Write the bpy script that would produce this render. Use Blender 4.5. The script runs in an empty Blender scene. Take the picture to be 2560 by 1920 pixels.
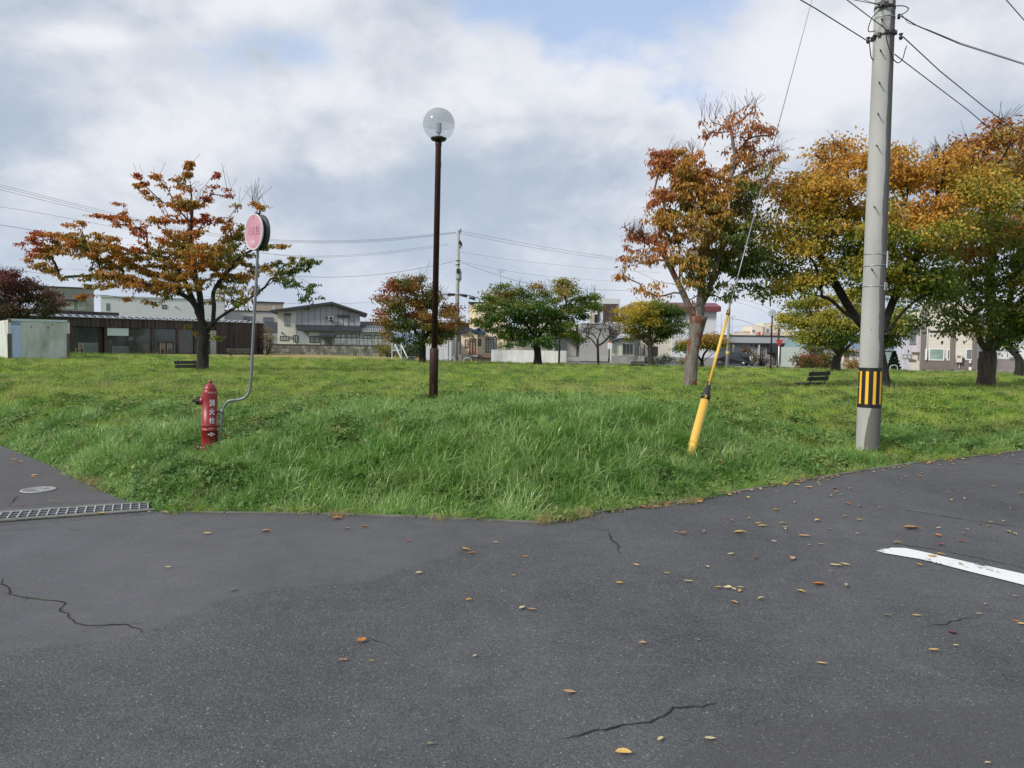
import bpy, bmesh, math, random
import numpy as np
from mathutils import Vector, Matrix, noise as mnoise
PI = math.pi
random.seed(7)
RNG = np.random.default_rng(7)
SC = bpy.context.scene
COL = SC.collection

# ------------------------------------------------------------------ camera
CAM_H, PITCH, ROLL, FPX = 1.6, math.atan(100 / 1950.0), 0.012, 1950.0
cam_d = bpy.data.cameras.new('camera')
cam = bpy.data.objects.new('camera', cam_d)
COL.objects.link(cam)
cam_d.sensor_width = 36.0
cam_d.lens = FPX / 2560.0 * 36.0
cam_d.clip_start, cam_d.clip_end = 0.05, 9000.0
_f = Vector((0, math.cos(PITCH), -math.sin(PITCH)))
_r0, _u0 = Vector((1, 0, 0)), Vector((0, math.sin(PITCH), math.cos(PITCH)))
CR = _r0 * math.cos(ROLL) + _u0 * math.sin(ROLL)
CU = _u0 * math.cos(ROLL) - _r0 * math.sin(ROLL)
cam.matrix_world = Matrix(((CR.x, CU.x, -_f.x, 0), (CR.y, CU.y, -_f.y, 0), (CR.z, CU.z, -_f.z, CAM_H), (0, 0, 0, 1)))
SC.camera = cam

# ------------------------------------------------------------------ sky, sun, exposure
SUN_DIR = Vector((-0.72, -0.50, 0.62)).normalized()     # towards the sun: behind the camera, to the left
sun_el = math.asin(SUN_DIR.z)
sun_rot = math.atan2(SUN_DIR.x, SUN_DIR.y)
world = bpy.data.worlds.new('World')
SC.world = world
world.use_nodes = True
def build_world():
    nt = world.node_tree
    N, L = nt.nodes, nt.links
    N.clear()
    def n(t, **k):
        x = N.new(t)
        for a, b in k.items():
            setattr(x, a, b)
        return x
    def math_(op, a, b=None, clamp=False):
        m = n('ShaderNodeMath', operation=op, use_clamp=clamp)
        for i, v in enumerate((a, b)):
            if v is None: continue
            if isinstance(v, (int, float)): m.inputs[i].default_value = v
            else: L.new(v, m.inputs[i])
        return m.outputs[0]
    def mix(fac, a, b):
        m = n('ShaderNodeMix', data_type='RGBA')
        for s, v in ((0, fac), (6, a), (7, b)):
            if isinstance(v, (int, float)): m.inputs[s].default_value = v
            elif isinstance(v, tuple): m.inputs[s].default_value = (*v, 1)
            else: L.new(v, m.inputs[s])
        return m.outputs[2]
    def ramp(v, lo, hi):
        m = n('ShaderNodeMapRange', interpolation_type='SMOOTHSTEP')
        L.new(v, m.inputs[0]); m.inputs[1].default_value = lo; m.inputs[2].default_value = hi
        return m.outputs[0]
    tc = n('ShaderNodeTexCoord')
    sep = n('ShaderNodeSeparateXYZ'); L.new(tc.outputs['Generated'], sep.inputs[0])
    zc = math_('MAXIMUM', sep.outputs[2], 0.0)
    den = math_('ADD', zc, 0.55)
    px, py = math_('DIVIDE', sep.outputs[0], den), math_('DIVIDE', sep.outputs[1], den)
    def vec(sx, sy, ox, oy, oz):
        c = n('ShaderNodeCombineXYZ')
        L.new(math_('MULTIPLY_ADD', px, sx), c.inputs[0]); c.inputs[0].links[0].from_node.inputs[2].default_value = ox
        L.new(math_('MULTIPLY_ADD', py, sy), c.inputs[1]); c.inputs[1].links[0].from_node.inputs[2].default_value = oy
        c.inputs[2].default_value = oz
        return c.outputs[0]
    def nz(v, scale, det, rough, dist):
        t = n('ShaderNodeTexNoise'); L.new(v, t.inputs['Vector'])
        t.inputs['Scale'].default_value = scale; t.inputs['Detail'].default_value = det
        t.inputs['Roughness'].default_value = rough; t.inputs['Distortion'].default_value = dist
        return t.outputs[0]
    def sub(a, b): return math_('SUBTRACT', a, b)
    def mul(a, b): return math_('MULTIPLY', a, b)
    def add(*v):
        r = v[0]
        for q in v[1:]: r = math_('ADD', r, q)
        return r
    cover = nz(vec(1, 1, CLOUD[0], CLOUD[1], 0.3), 2.3, 8, 0.55, 0.15)
    tone = nz(vec(1, 1, CLOUD[2], CLOUD[3], 4.2), 2.0, 8, 0.52, 0.2)
    fine = nz(vec(1, 1.0, 9.1, 3.3, 7.7), 6.0, 8, 0.56, 0.25)
    fine2 = nz(vec(1, 1.0, 1.1, 6.3, 2.7), 15.0, 6, 0.60, 0.2)
    # thinner and thicker parts of the deck in this direction of view; edges are broken up by the noise
    wx, wz = mul(sub(fine, 0.5), 0.22), mul(sub(tone, 0.5), 0.16)
    yy = math_('MAXIMUM', sep.outputs[1], 0.05)
    front = math_('GREATER_THAN', sep.outputs[1], 0.05)
    tx = add(math_('DIVIDE', sep.outputs[0], yy), wx); tz = add(math_('DIVIDE', sep.outputs[2], yy), wz)
    def gap(dx, dz, w, h):
        a2 = math_('POWER', math_('ABSOLUTE', math_('DIVIDE', sub(tx, dx), w)), 2)
        b2 = math_('POWER', math_('ABSOLUTE', math_('DIVIDE', sub(tz, dz), h)), 2)
        return mul(math_('EXPONENT', mul(add(a2, b2), -1)), front)
    g = gap(0.0, 0.44, 0.17, 0.05)
    for a in ((0.16, 0.45, 0.14, 0.06), (-0.33, 0.372, 0.13, 0.042), (-0.43, 0.46, 0.08, 0.04), (0.07, 0.40, 0.06, 0.025)):
        g = math_('MAXIMUM', g, gap(*a))
    s = add(mul(g, 0.32), mul(cover, 0.9), mul(sub(fine, 0.5), 0.55), mul(sub(fine2, .5), .30))
    fac_gap = ramp(s, 0.56, 0.82)
    lift = mul(gap(0.36, 0.36, 0.26, 0.085), 0.20)
    for a in ((-0.12, 0.36, 0.20, 0.07, .12), (-0.28, 0.44, 0.14, 0.04, .14), (-0.53, 0.385, 0.055, 0.018, .20), (0.40, 0.27, 0.20, 0.05, .08), (-0.22, 0.235, 0.05, .018, .10), (-0.03, 0.275, .05, .02, .10)):
        lift = math_('MAXIMUM', lift, mul(gap(*a[:4]), a[4]))
    for a in ((-0.68, 0.30, 0.17, 0.18, .16), (0.0, 0.19, 0.34, 0.05, .10), (-0.2, 0.26, .10, .04, .05), (0.12, 0.235, 0.10, 0.03, .06), (0.6, 0.30, .12, .06, .07)):
        lift = sub(lift, mul(gap(*a[:4]), a[4]))
    br = add(mul(tone, 0.95), mul(fine, .30), mul(sub(fine, .5), .22), mul(sub(fine2, .5), .22), lift)
    f1 = ramp(br, 0.44, 0.88)
    S = 10.0
    deck = mix(f1, (0.305*S, 0.36*S, 0.44*S), (0.60*S, 0.61*S, 0.64*S))
    hz = math_('EXPONENT', math_('MULTIPLY', zc, -11.0))
    deck = mix(math_('MULTIPLY', hz, 0.85), deck, (0.43*S, 0.485*S, 0.57*S))
    sky = n('ShaderNodeTexSky', sky_type='NISHITA', sun_disc=False)
    sky.sun_elevation = sun_el; sky.sun_rotation = sun_rot; sky.altitude = 50
    blue = mix(0.80, sky.outputs[0], (0.32*S, 0.425*S, 0.63*S))
    col = mix(math_('MULTIPLY', fac_gap, 0.88), deck, blue)
    bg = n('ShaderNodeBackground'); bg.inputs[1].default_value = 0.1
    L.new(col, bg.inputs[0])
    out = n('ShaderNodeOutputWorld'); L.new(bg.outputs[0], out.inputs[0])
CLOUD = (3.1, 7.4, 1.7, 5.2)
build_world()
sun_d = bpy.data.lights.new('sun', 'SUN')
sun_d.energy, sun_d.angle, sun_d.color = 2.5, math.radians(12), (1.0, 0.93, 0.83)
sun = bpy.data.objects.new('sun', sun_d)
sun.rotation_euler = SUN_DIR.to_track_quat('Z', 'Y').to_euler()
sun.location = (0, 0, 40)
COL.objects.link(sun)
SC.view_settings.view_transform = 'Standard'
SC.view_settings.look = 'None'
SC.view_settings.gamma = 1
SC.view_settings.use_curve_mapping = False
SC.view_settings.exposure = 0.54
SC.render.engine = 'CYCLES'
SC.cycles.max_bounces = 8
SC.cycles.transparent_max_bounces = 8

# ------------------------------------------------------------------ reading positions off the view
def ray(px, py):
    return _f + CR * ((px - 1280) / FPX) + CU * ((960 - py) / FPX)
def P(px, py, Y):
    r = ray(px, py); t = Y / r.y
    return Vector((r.x * t, Y, CAM_H + r.z * t))
def G0(px, py, z=0.0):
    r = ray(px, py); t = (z - CAM_H) / r.z
    return Vector((r.x * t, r.y * t, z))

# ------------------------------------------------------------------ materials
MATS = {}
def new_mat(name):
    m = bpy.data.materials.new(name); m.use_nodes = True
    return m, m.node_tree.nodes, m.node_tree.links, m.node_tree.nodes['Principled BSDF']
def _noise(N, L, scale, det=4, rough=0.55, coord='obj', stretch=None):
    t = N.new('ShaderNodeTexNoise'); t.inputs['Scale'].default_value = scale
    t.inputs['Detail'].default_value = det; t.inputs['Roughness'].default_value = rough
    if coord == 'world':
        g = N.new('ShaderNodeNewGeometry'); src = g.outputs['Position']
    else:
        g = N.new('ShaderNodeTexCoord'); src = g.outputs['Object']
    if stretch:
        mp = N.new('ShaderNodeMapping'); mp.inputs['Scale'].default_value = stretch
        L.new(src, mp.inputs[0]); src = mp.outputs[0]
    L.new(src, t.inputs['Vector'])
    return t
def _ramp(N, L, fac, stops):
    r = N.new('ShaderNodeValToRGB'); L.new(fac, r.inputs[0])
    e = r.color_ramp.elements
    while len(e) > len(stops): e.remove(e[-1])
    while len(e) < len(stops): e.new(1.0)
    for i, (p, c) in enumerate(stops):
        e[i].position = p; e[i].color = (*c, 1)
    return r.outputs[0]
def mat(key, col=None, rough=0.6, var=0.12, scale=3.0, bump=0.0, bscale=30, metal=0.0, stretch=None, spec=0.5, dirt=None, coord='obj'):
    """plain surface with uneven tone, fine relief and optional streaks of dirt"""
    if key in MATS: return MATS[key]
    m, N, L, b = new_mat(key)
    t = _noise(N, L, scale, 6, 0.6, coord, stretch)
    lo = tuple(c * (1 - var) for c in col); hi = tuple(min(1, c * (1 + var)) for c in col)
    c = _ramp(N, L, t.outputs[0], [(0.3, lo), (0.7, hi)])
    if dirt:
        dcol, amount, dscale, dstr = dirt
        t2 = _noise(N, L, dscale, 7, 0.65, coord, dstr)
        mr = N.new('ShaderNodeMapRange'); L.new(t2.outputs[0], mr.inputs[0])
        mr.inputs[1].default_value, mr.inputs[2].default_value = 0.48, 0.68
        mr.inputs[4].default_value = amount
        mx = N.new('ShaderNodeMix'); mx.data_type = 'RGBA'
        L.new(mr.outputs[0], mx.inputs[0]); L.new(c, mx.inputs[6]); mx.inputs[7].default_value = (*dcol, 1)
        c = mx.outputs[2]
    L.new(c, b.inputs['Base Color'])
    b.inputs['Roughness'].default_value = rough
    b.inputs['Metallic'].default_value = metal
    b.inputs['Specular IOR Level'].default_value = spec
    if bump:
        t3 = _noise(N, L, bscale, 5, 0.6, coord, stretch)
        bp = N.new('ShaderNodeBump'); bp.inputs['Strength'].default_value = bump; bp.inputs['Distance'].default_value = 0.02
        L.new(t3.outputs[0], bp.inputs['Height']); L.new(bp.outputs[0], b.inputs['Normal'])
    MATS[key] = m
    return m

# ------------------------------------------------------------------ mesh building
class MB:
    def __init__(s): s.v, s.f, s.smooth = [], [], []
    def add(s, vs, fs, smooth=False, M=None):
        o = len(s.v)
        for p in vs:
            p = Vector(p)
            if M is not None: p = M @ p
            s.v.append(tuple(p))
        for f in fs:
            s.f.append(tuple(i + o for i in f)); s.smooth.append(smooth)
        return s
    def box(s, x0, x1, y0, y1, z0, z1, M=None):
        x0, x1 = sorted((x0, x1)); y0, y1 = sorted((y0, y1)); z0, z1 = sorted((z0, z1))
        return s.add([(x0,y0,z0),(x1,y0,z0),(x1,y1,z0),(x0,y1,z0),(x0,y0,z1),(x1,y0,z1),(x1,y1,z1),(x0,y1,z1)],
            [(0,3,2,1),(4,5,6,7),(0,1,5,4),(1,2,6,5),(2,3,7,6),(3,0,4,7)], M=M)
    def prism(s, prof, y0, y1, M=None, axis='y'):
        """profile of (x,z) pushed along y (or (y,z) along x)"""
        n = len(prof)
        if axis == 'y': vs = [(a, y0, b) for a, b in prof] + [(a, y1, b) for a, b in prof]
        else: vs = [(y0, a, b) for a, b in prof] + [(y1, a, b) for a, b in prof]
        fs = [tuple(range(n)), tuple(range(2*n-1, n-1, -1))] + [(i, i+n, (i+1) % n + n, (i+1) % n) for i in range(n)]
        return s.add(vs, fs, M=M)
    def tube(s, pts, rad, n=8, cap=True, smooth=True, M=None):
        pts = [Vector(p) for p in pts]
        if isinstance(rad, (int, float)): rad = [rad] * len(pts)
        vs, fs = [], []
        prev = None
        for i, p in enumerate(pts):
            a = pts[max(i-1, 0)]; b = pts[min(i+1, len(pts)-1)]
            d = (b - a).normalized()
            if prev is None:
                x = d.orthogonal().normalized()
            else:
                x = (prev - d * prev.dot(d))
                x = x.normalized() if x.length > 1e-6 else d.orthogonal().normalized()
            prev = x
            y = d.cross(x)
            for k in range(n):
                t = 2 * PI * k / n
                vs.append(p + (x * math.cos(t) + y * math.sin(t)) * rad[i])
        for i in range(len(pts) - 1):
            for k in range(n):
                fs.append((i*n+k, i*n+(k+1) % n, (i+1)*n+(k+1) % n, (i+1)*n+k))
        s.add(vs, fs, smooth, M)
        if cap:
            o = len(s.v) - len(vs)
            s.f.append(tuple(o + k for k in reversed(range(n)))); s.smooth.append(False)
            s.f.append(tuple(o + (len(pts)-1)*n + k for k in range(n))); s.smooth.append(False)
        return s
    def lathe(s, prof, n=24, M=None, smooth=True, cap=True):
        vs = [(r * math.cos(2*PI*k/n), r * math.sin(2*PI*k/n), z) for r, z in prof for k in range(n)]
        fs = [(i*n+k, i*n+(k+1) % n, (i+1)*n+(k+1) % n, (i+1)*n+k) for i in range(len(prof)-1) for k in range(n)]
        s.add(vs, fs, smooth, M)
        if cap:
            o = len(s.v) - len(vs)
            s.f.append(tuple(o + k for k in reversed(range(n)))); s.smooth.append(False)
            s.f.append(tuple(o + (len(prof)-1)*n + k for k in range(n))); s.smooth.append(False)
        return s
    def build(s, name, m, parent=None, loc=None, kind=None, bevel=0):
        me = bpy.data.meshes.new(name)
        me.from_pydata(s.v, [], s.f)
        me.polygons.foreach_set('use_smooth', s.smooth)
        me.materials.append(m)
        me.update()
        o = bpy.data.objects.new(name, me); COL.objects.link(o)
        if parent is not None: o.parent = parent
        if loc is not None: o.location = loc
        if kind: o['kind'] = kind
        if bevel:
            md = o.modifiers.new('bevel', 'BEVEL'); md.width = bevel; md.segments = 2; md.limit_method = 'ANGLE'
        return o
def np_obj(name, verts, faces, m, parent=None, col=None, smooth=False, kind=None):
    """mesh straight from arrays; faces is (n,3) or (n,4)"""
    me = bpy.data.meshes.new(name)
    k = faces.shape[1]
    me.vertices.add(len(verts)); me.vertices.foreach_set('co', np.asarray(verts, np.float32).ravel())
    me.loops.add(faces.size); me.loops.foreach_set('vertex_index', faces.astype(np.int32).ravel())
    me.polygons.add(len(faces)); me.polygons.foreach_set('loop_start', np.arange(0, faces.size, k, dtype=np.int32))
    me.update(calc_edges=True)
    if smooth: me.polygons.foreach_set('use_smooth', np.ones(len(faces), bool))
    if col is not None:
        a = me.color_attributes.new('tint', 'FLOAT_COLOR', 'POINT')
        c4 = np.ones((len(verts), 4), np.float32); c4[:, :3] = col
        a.data.foreach_set('color', c4.ravel())
    me.materials.append(m)
    o = bpy.data.objects.new(name, me); COL.objects.link(o)
    if parent is not None: o.parent = parent
    if kind: o['kind'] = kind
    return o
def tag(o, label=None, cat=None, group=None, kind=None):
    for k, v in (('label', label), ('category', cat), ('group', group), ('kind', kind)):
        if v: o[k] = v
    return o
def thing(name, label, cat, loc=(0, 0, 0), rz=0.0, group=None):
    o = bpy.data.objects.new(name, None); COL.objects.link(o)
    o.location = loc; o.rotation_euler = (0, 0, rz)
    return tag(o, label, cat, group)
def copy_tree(o, parent=None):
    c = o.copy(); COL.objects.link(c)
    if parent is not None: c.parent = parent
    for ch in [x for x in bpy.data.objects if x.parent is o]: copy_tree(ch, c)
    return c

# ------------------------------------------------------------------ lie of the land
_edge_px = [(-420, 1000), (-150, 1062), (0, 1113), (115, 1158), (265, 1232), (340, 1262), (398, 1281), (560, 1284), (740, 1285), (1040, 1294), (1354, 1308),
            (1400, 1307), (1470, 1287), (1712, 1255), (1967, 1209), (2256, 1163), (2560, 1128), (2760, 1108)]
EDGE = np.array([[G0(*p).x, G0(*p).y] for p in _edge_px])
_d0 = EDGE[0] - EDGE[2]; _d1 = EDGE[-1] - EDGE[-3]
EDGE = np.vstack([EDGE[0] + _d0 / np.linalg.norm(_d0) * 45, EDGE, EDGE[-1] + _d1 / np.linalg.norm(_d1) * 90])
PARK = np.vstack([EDGE, [[110, 200], [-110, 200]]])
def sm(t):
    t = np.clip(t, 0, 1); return t * t * (3 - 2 * t)
def inside(x, y, poly=PARK):
    r = np.zeros(x.shape, bool); n = len(poly)
    for i in range(n):
        x0, y0 = poly[i]; x1, y1 = poly[(i + 1) % n]
        if y0 == y1: continue
        c = ((y0 > y) != (y1 > y)) & (x < (x1 - x0) * (y - y0) / (y1 - y0) + x0)
        r ^= c
    return r
def edge_dist(x, y):
    d = np.full(x.shape, 1e9)
    for i in range(len(EDGE) - 1):
        a, b = EDGE[i], EDGE[i + 1]; ab = b - a; L2 = ab @ ab
        t = np.clip(((x - a[0]) * ab[0] + (y - a[1]) * ab[1]) / L2, 0, 1)
        d = np.minimum(d, np.hypot(x - a[0] - t * ab[0], y - a[1] - t * ab[1]))
    return np.where(inside(x, y), d, -d)
def height(x, y):
    x = np.asarray(x, float); y = np.asarray(y, float)
    d = edge_dist(x, y)
    W = 2.2 + 3.2 * sm((x - 2.5) / 3.0)
    gut = 0.34 * sm((x + 3.4) / 0.8) + 0.04           # open gutter along the road, none along the left path
    t = (d - gut)
    base = -0.06 + 0.36 * sm(t / W) + 0.12 * sm(t / 0.45)*(1 - sm((x-1)/4.0)*.7) - 0.12 * sm((t - 1) / 5)*(1 - sm((x-1)/4.0)*.8) + 0.06*sm(t/6)
    ex = 0.23 * np.exp(-((x + 0.2) / 3.3) ** 2) * sm(t / 2.4) * (1 - sm((t - 4.5) / 9))
    far = np.clip((y - 20) / 70, 0, 2) * np.clip(0.5 + x / 60, 0, 1.15)
    bumps = 0.035 * np.sin(x * 1.9 + 1.3 * np.sin(y * 1.1)) * np.sin(y * 1.7 + x * .6) * sm(t / 1.2) * (1 - sm((y - 25) / 20))
    h = base + ex - far + bumps
    h = np.where(t < 0, -0.30, h)
    return np.where(d < 0, -0.45, h)
def H(x, y): return float(height(np.array([x]), np.array([y]))[0])
def GP(px, py, y0=6.0, y1=140.0):
    """ground point seen at a pixel"""
    r = ray(px, py)
    ys = np.concatenate([np.arange(y0, 30, .1), np.arange(30, y1, .5)])
    t = ys / r.y
    zz = CAM_H + r.z * t - height(r.x * t, ys)
    k = np.argmax(zz < 0)
    if not (zz < 0).any(): k = len(ys) - 1
    return Vector((r.x * t[k], ys[k], H(r.x * t[k], ys[k])))
# ------------------------------------------------------------------ ground, road
def zone_colors(x, y):
    """grass, dry grass, tarmac - what covers the land where"""
    c = np.zeros((len(x), 3))
    n = np.array([mnoise.noise((a * .12, b * .12, 3.0)) for a, b in zip(x, y)])
    far = 58 + 3 * n + np.where(x < -20, 2, 0)
    return far
def ground_material():
    m, N, L, b = new_mat('ground')
    t = _noise(N, L, 0.35, 5, 0.6, 'world'); t2 = _noise(N, L, 6.0, 6, 0.7, 'world')
    t3 = _noise(N, L, 30.0, 4, 0.7, 'world')
    g = _ramp(N, L, t.outputs[0], [(0.3, (0.12, 0.23, 0.03)), (0.5, (0.23, 0.34, 0.055)), (0.72, (0.35, 0.39, 0.09))])
    g2 = _ramp(N, L, t2.outputs[0], [(0.3, (0.6, 0.6, 0.6)), (0.7, (1.3, 1.3, 1.3))])
    mx = N.new('ShaderNodeMix'); mx.data_type = 'RGBA'; mx.blend_type = 'MULTIPLY'; mx.inputs[0].default_value = 1
    L.new(g, mx.inputs[6]); L.new(g2, mx.inputs[7])
    at = N.new('ShaderNodeAttribute'); at.attribute_name = 'tint'
    sp = N.new('ShaderNodeSeparateColor'); L.new(at.outputs['Color'], sp.inputs[0])
    prev = mx.outputs[2]
    dry = _ramp(N, L, t2.outputs[0], [(0.3, (0.30, 0.20, 0.09)), (0.7, (0.50, 0.38, 0.19))])
    tar = _ramp(N, L, t2.outputs[0], [(0.3, (0.15, 0.15, 0.15)), (0.7, (0.22, 0.215, 0.21))])
    soil = _ramp(N, L, t3.outputs[0], [(0.3, (0.03, 0.028, 0.015)), (0.7, (0.06, 0.06, 0.03))])
    for i, c in ((0, dry), (1, tar), (2, soil)):
        q = N.new('ShaderNodeMix'); q.data_type = 'RGBA'
        L.new(sp.outputs[i], q.inputs[0]); L.new(prev, q.inputs[6]); L.new(c, q.inputs[7]); prev = q.outputs[2]
    L.new(prev, b.inputs['Base Color']); b.inputs['Roughness'].default_value = 0.95; b.inputs['Specular IOR Level'].default_value = 0.1
    bp = N.new('ShaderNodeBump'); bp.inputs['Strength'].default_value = 0.8; bp.inputs['Distance'].default_value = 0.08
    L.new(t3.outputs[0], bp.inputs['Height']); L.new(bp.outputs[0], b.inputs['Normal'])
    return m
def grid_obj(name, xs, ys, m):
    X, Y = np.meshgrid(xs, ys)
    x, y = X.ravel(), Y.ravel()
    z = height(x, y)
    nx, ny = len(xs), len(ys)
    i = (np.arange(ny - 1)[:, None] * nx + np.arange(nx - 1)[None, :]).ravel()
    f = np.stack([i, i + 1, i + 1 + nx, i + nx], 1)
    nn = np.array([mnoise.noise((a * .10, b * .10, 3.0)) for a, b in zip(x, y)])
    n2 = np.array([mnoise.noise((a * .6, b * .9, 8.0)) for a, b in zip(x, y)])
    far_edge = 60 + 4 * nn + np.clip(x + 5, -14, 0) * 0.05
    col = np.zeros((len(x), 3))
    dry = sm((y - far_edge) / 1.5) * (1 - sm((y - far_edge - 22) / 4)) * (x < 6) * (x > -32)
    col[:, 0] = np.clip(dry * (0.8 + n2), 0, 1)
    lane = sm((x + 9 + (y - 60) * .02) / 2.0) * sm((y - far_edge - 1) / 1.0)
    col[:, 1] = np.clip(np.maximum(lane, sm((y - 92) / 4)), 0, 1)
    col[:, 2] = np.clip(1 - sm((edge_dist(x, y) - .2) / 1.2), 0, 1) * .9
    o = np_obj(name, np.stack([x, y, z], 1), f, m, col=col, smooth=True, kind='structure')
    return o
gm = ground_material()
xs = np.unique(np.round(np.concatenate([np.arange(-150, -16, 4), np.arange(-16, -9, .5), np.arange(-9, 11, .09), np.arange(11, 20, .5), np.arange(20, 151, 4)]), 3))
ys = np.unique(np.round(np.concatenate([np.arange(-12, 6, 3), np.arange(6.3, 14, .09), np.arange(14, 24, .35), np.arange(24, 70, 1.2), np.arange(70, 205, 4)]), 3))
ground = grid_obj('park_ground', xs, ys, gm)
far_ground = MB().add([(-5000, -5000, -3), (5000, -5000, -3), (5000, 6000, -3), (-5000, 6000, -3)], [(0, 1, 2, 3)]).build(
    'ground', mat('far ground', (0.12, 0.14, 0.08), 0.9, 0.3, 0.01), kind='structure')

def asphalt(name, base, flecks=1.0, rough=0.75, stain=1.0, bump=.5, into=None):
    m, N, L, b = new_mat(name)
    def M(op, a, bb=None, c=None):
        q = N.new('ShaderNodeMath'); q.operation = op
        for i, v in enumerate((a, bb, c)):
            if v is None: continue
            if isinstance(v, (int, float)): q.inputs[i].default_value = v
            else: L.new(v, q.inputs[i])
        return q.outputs[0]
    big = _noise(N, L, 0.45, 5, 0.6, 'world'); mid = _noise(N, L, 5.0, 6, 0.65, 'world'); fin = _noise(N, L, 160, 4, 0.75, 'world')
    streak = _noise(N, L, 1.1, 5, 0.6, 'world', (1.0, 0.35, 1))
    g = N.new('ShaderNodeNewGeometry')
    vo = N.new('ShaderNodeTexVoronoi'); vo.inputs['Scale'].default_value = 115; L.new(g.outputs['Position'], vo.inputs['Vector'])
    vo2 = N.new('ShaderNodeTexVoronoi'); vo2.inputs['Scale'].default_value = 62; L.new(g.outputs['Position'], vo2.inputs['Vector'])
    def cell(v, lo, hi):
        s = N.new('ShaderNodeSeparateColor'); L.new(v.outputs['Color'], s.inputs[0])
        return M('MULTIPLY', M('GREATER_THAN', s.outputs[0], lo), M('LESS_THAN', v.outputs['Distance'], hi))
    br = M('ADD', M('MULTIPLY', M('SUBTRACT', big.outputs[0], .5), .5 * stain), M('MULTIPLY', M('SUBTRACT', mid.outputs[0], .5), .38 * stain))
    br = M('ADD', br, M('MULTIPLY', M('SUBTRACT', streak.outputs[0], .5), .35 * stain))
    s1 = N.new('ShaderNodeSeparateColor'); L.new(vo.outputs['Color'], s1.inputs[0])
    br = M('ADD', br, M('MULTIPLY', M('SUBTRACT', s1.outputs[1], .5), .55 * flecks))
    br = M('ADD', br, M('MULTIPLY', M('SUBTRACT', fin.outputs[0], .5), 1.3))
    br = M('ADD', br, 1.0)
    cm = N.new('ShaderNodeVectorMath'); cm.operation = 'SCALE'; cm.inputs[0].default_value = base; L.new(br, cm.inputs['Scale'])
    if into:      # a repair whose edge runs out into the older surface
        at = N.new('ShaderNodeAttribute'); at.attribute_name = 'tint'; se = N.new('ShaderNodeSeparateColor'); L.new(at.outputs['Color'], se.inputs[0])
        fq = M('ADD', se.outputs[0], M('MULTIPLY', M('SUBTRACT', mid.outputs[0], .5), 1.0)); fr_ = N.new('ShaderNodeMapRange'); L.new(fq, fr_.inputs[0]); fr_.inputs[1].default_value = .35; fr_.inputs[2].default_value = .65
        bm_ = N.new('ShaderNodeMix'); bm_.data_type = 'RGBA'; L.new(fr_.outputs[0], bm_.inputs[0]); bm_.inputs[6].default_value = (*into, 1); bm_.inputs[7].default_value = (*base, 1)
        L.new(bm_.outputs[2], cm.inputs[0])
    w = M('MULTIPLY', M('MAXIMUM', M('MULTIPLY', cell(vo, .88, .5), .22), M('MULTIPLY', cell(vo2, .96, .30), .6)), flecks)
    mx = N.new('ShaderNodeMix'); mx.data_type = 'RGBA'; L.new(w, mx.inputs[0]); L.new(cm.outputs[0], mx.inputs[6]); mx.inputs[7].default_value = (.36, .37, .36, 1)
    L.new(mx.outputs[2], b.inputs['Base Color'])
    b.inputs['Roughness'].default_value = rough; b.inputs['Specular IOR Level'].default_value = 0.35
    rr = M('MULTIPLY_ADD', mid.outputs[0], .3, rough - .15); L.new(rr, b.inputs['Roughness'])
    hgt = M('ADD', M('MULTIPLY', vo.outputs['Distance'], -1.0 * flecks), M('MULTIPLY', fin.outputs[0], .8))
    bp = N.new('ShaderNodeBump'); bp.inputs['Strength'].default_value = bump; bp.inputs['Distance'].default_value = 0.006
    L.new(hgt, bp.inputs['Height']); L.new(bp.outputs[0], b.inputs['Normal'])
    MATS[name] = m
    return m
A_ROAD = asphalt('coarse asphalt', (0.080, 0.081, 0.087), 1.0, stain=1.9)
A_PATCH = asphalt('smooth asphalt', (0.087, 0.0862, 0.0925), 0.45, 0.62, 1.9, .25, (0.080, 0.081, 0.087))
A_PATH = asphalt('path asphalt', (0.082, 0.079, 0.081), 0.35, 0.7, 1.5, .3)
A_OLD = asphalt('worn dark asphalt', (0.070, 0.070, 0.073), 0.55, 0.7, .8, .3, (0.080, 0.081, 0.087))
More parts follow.
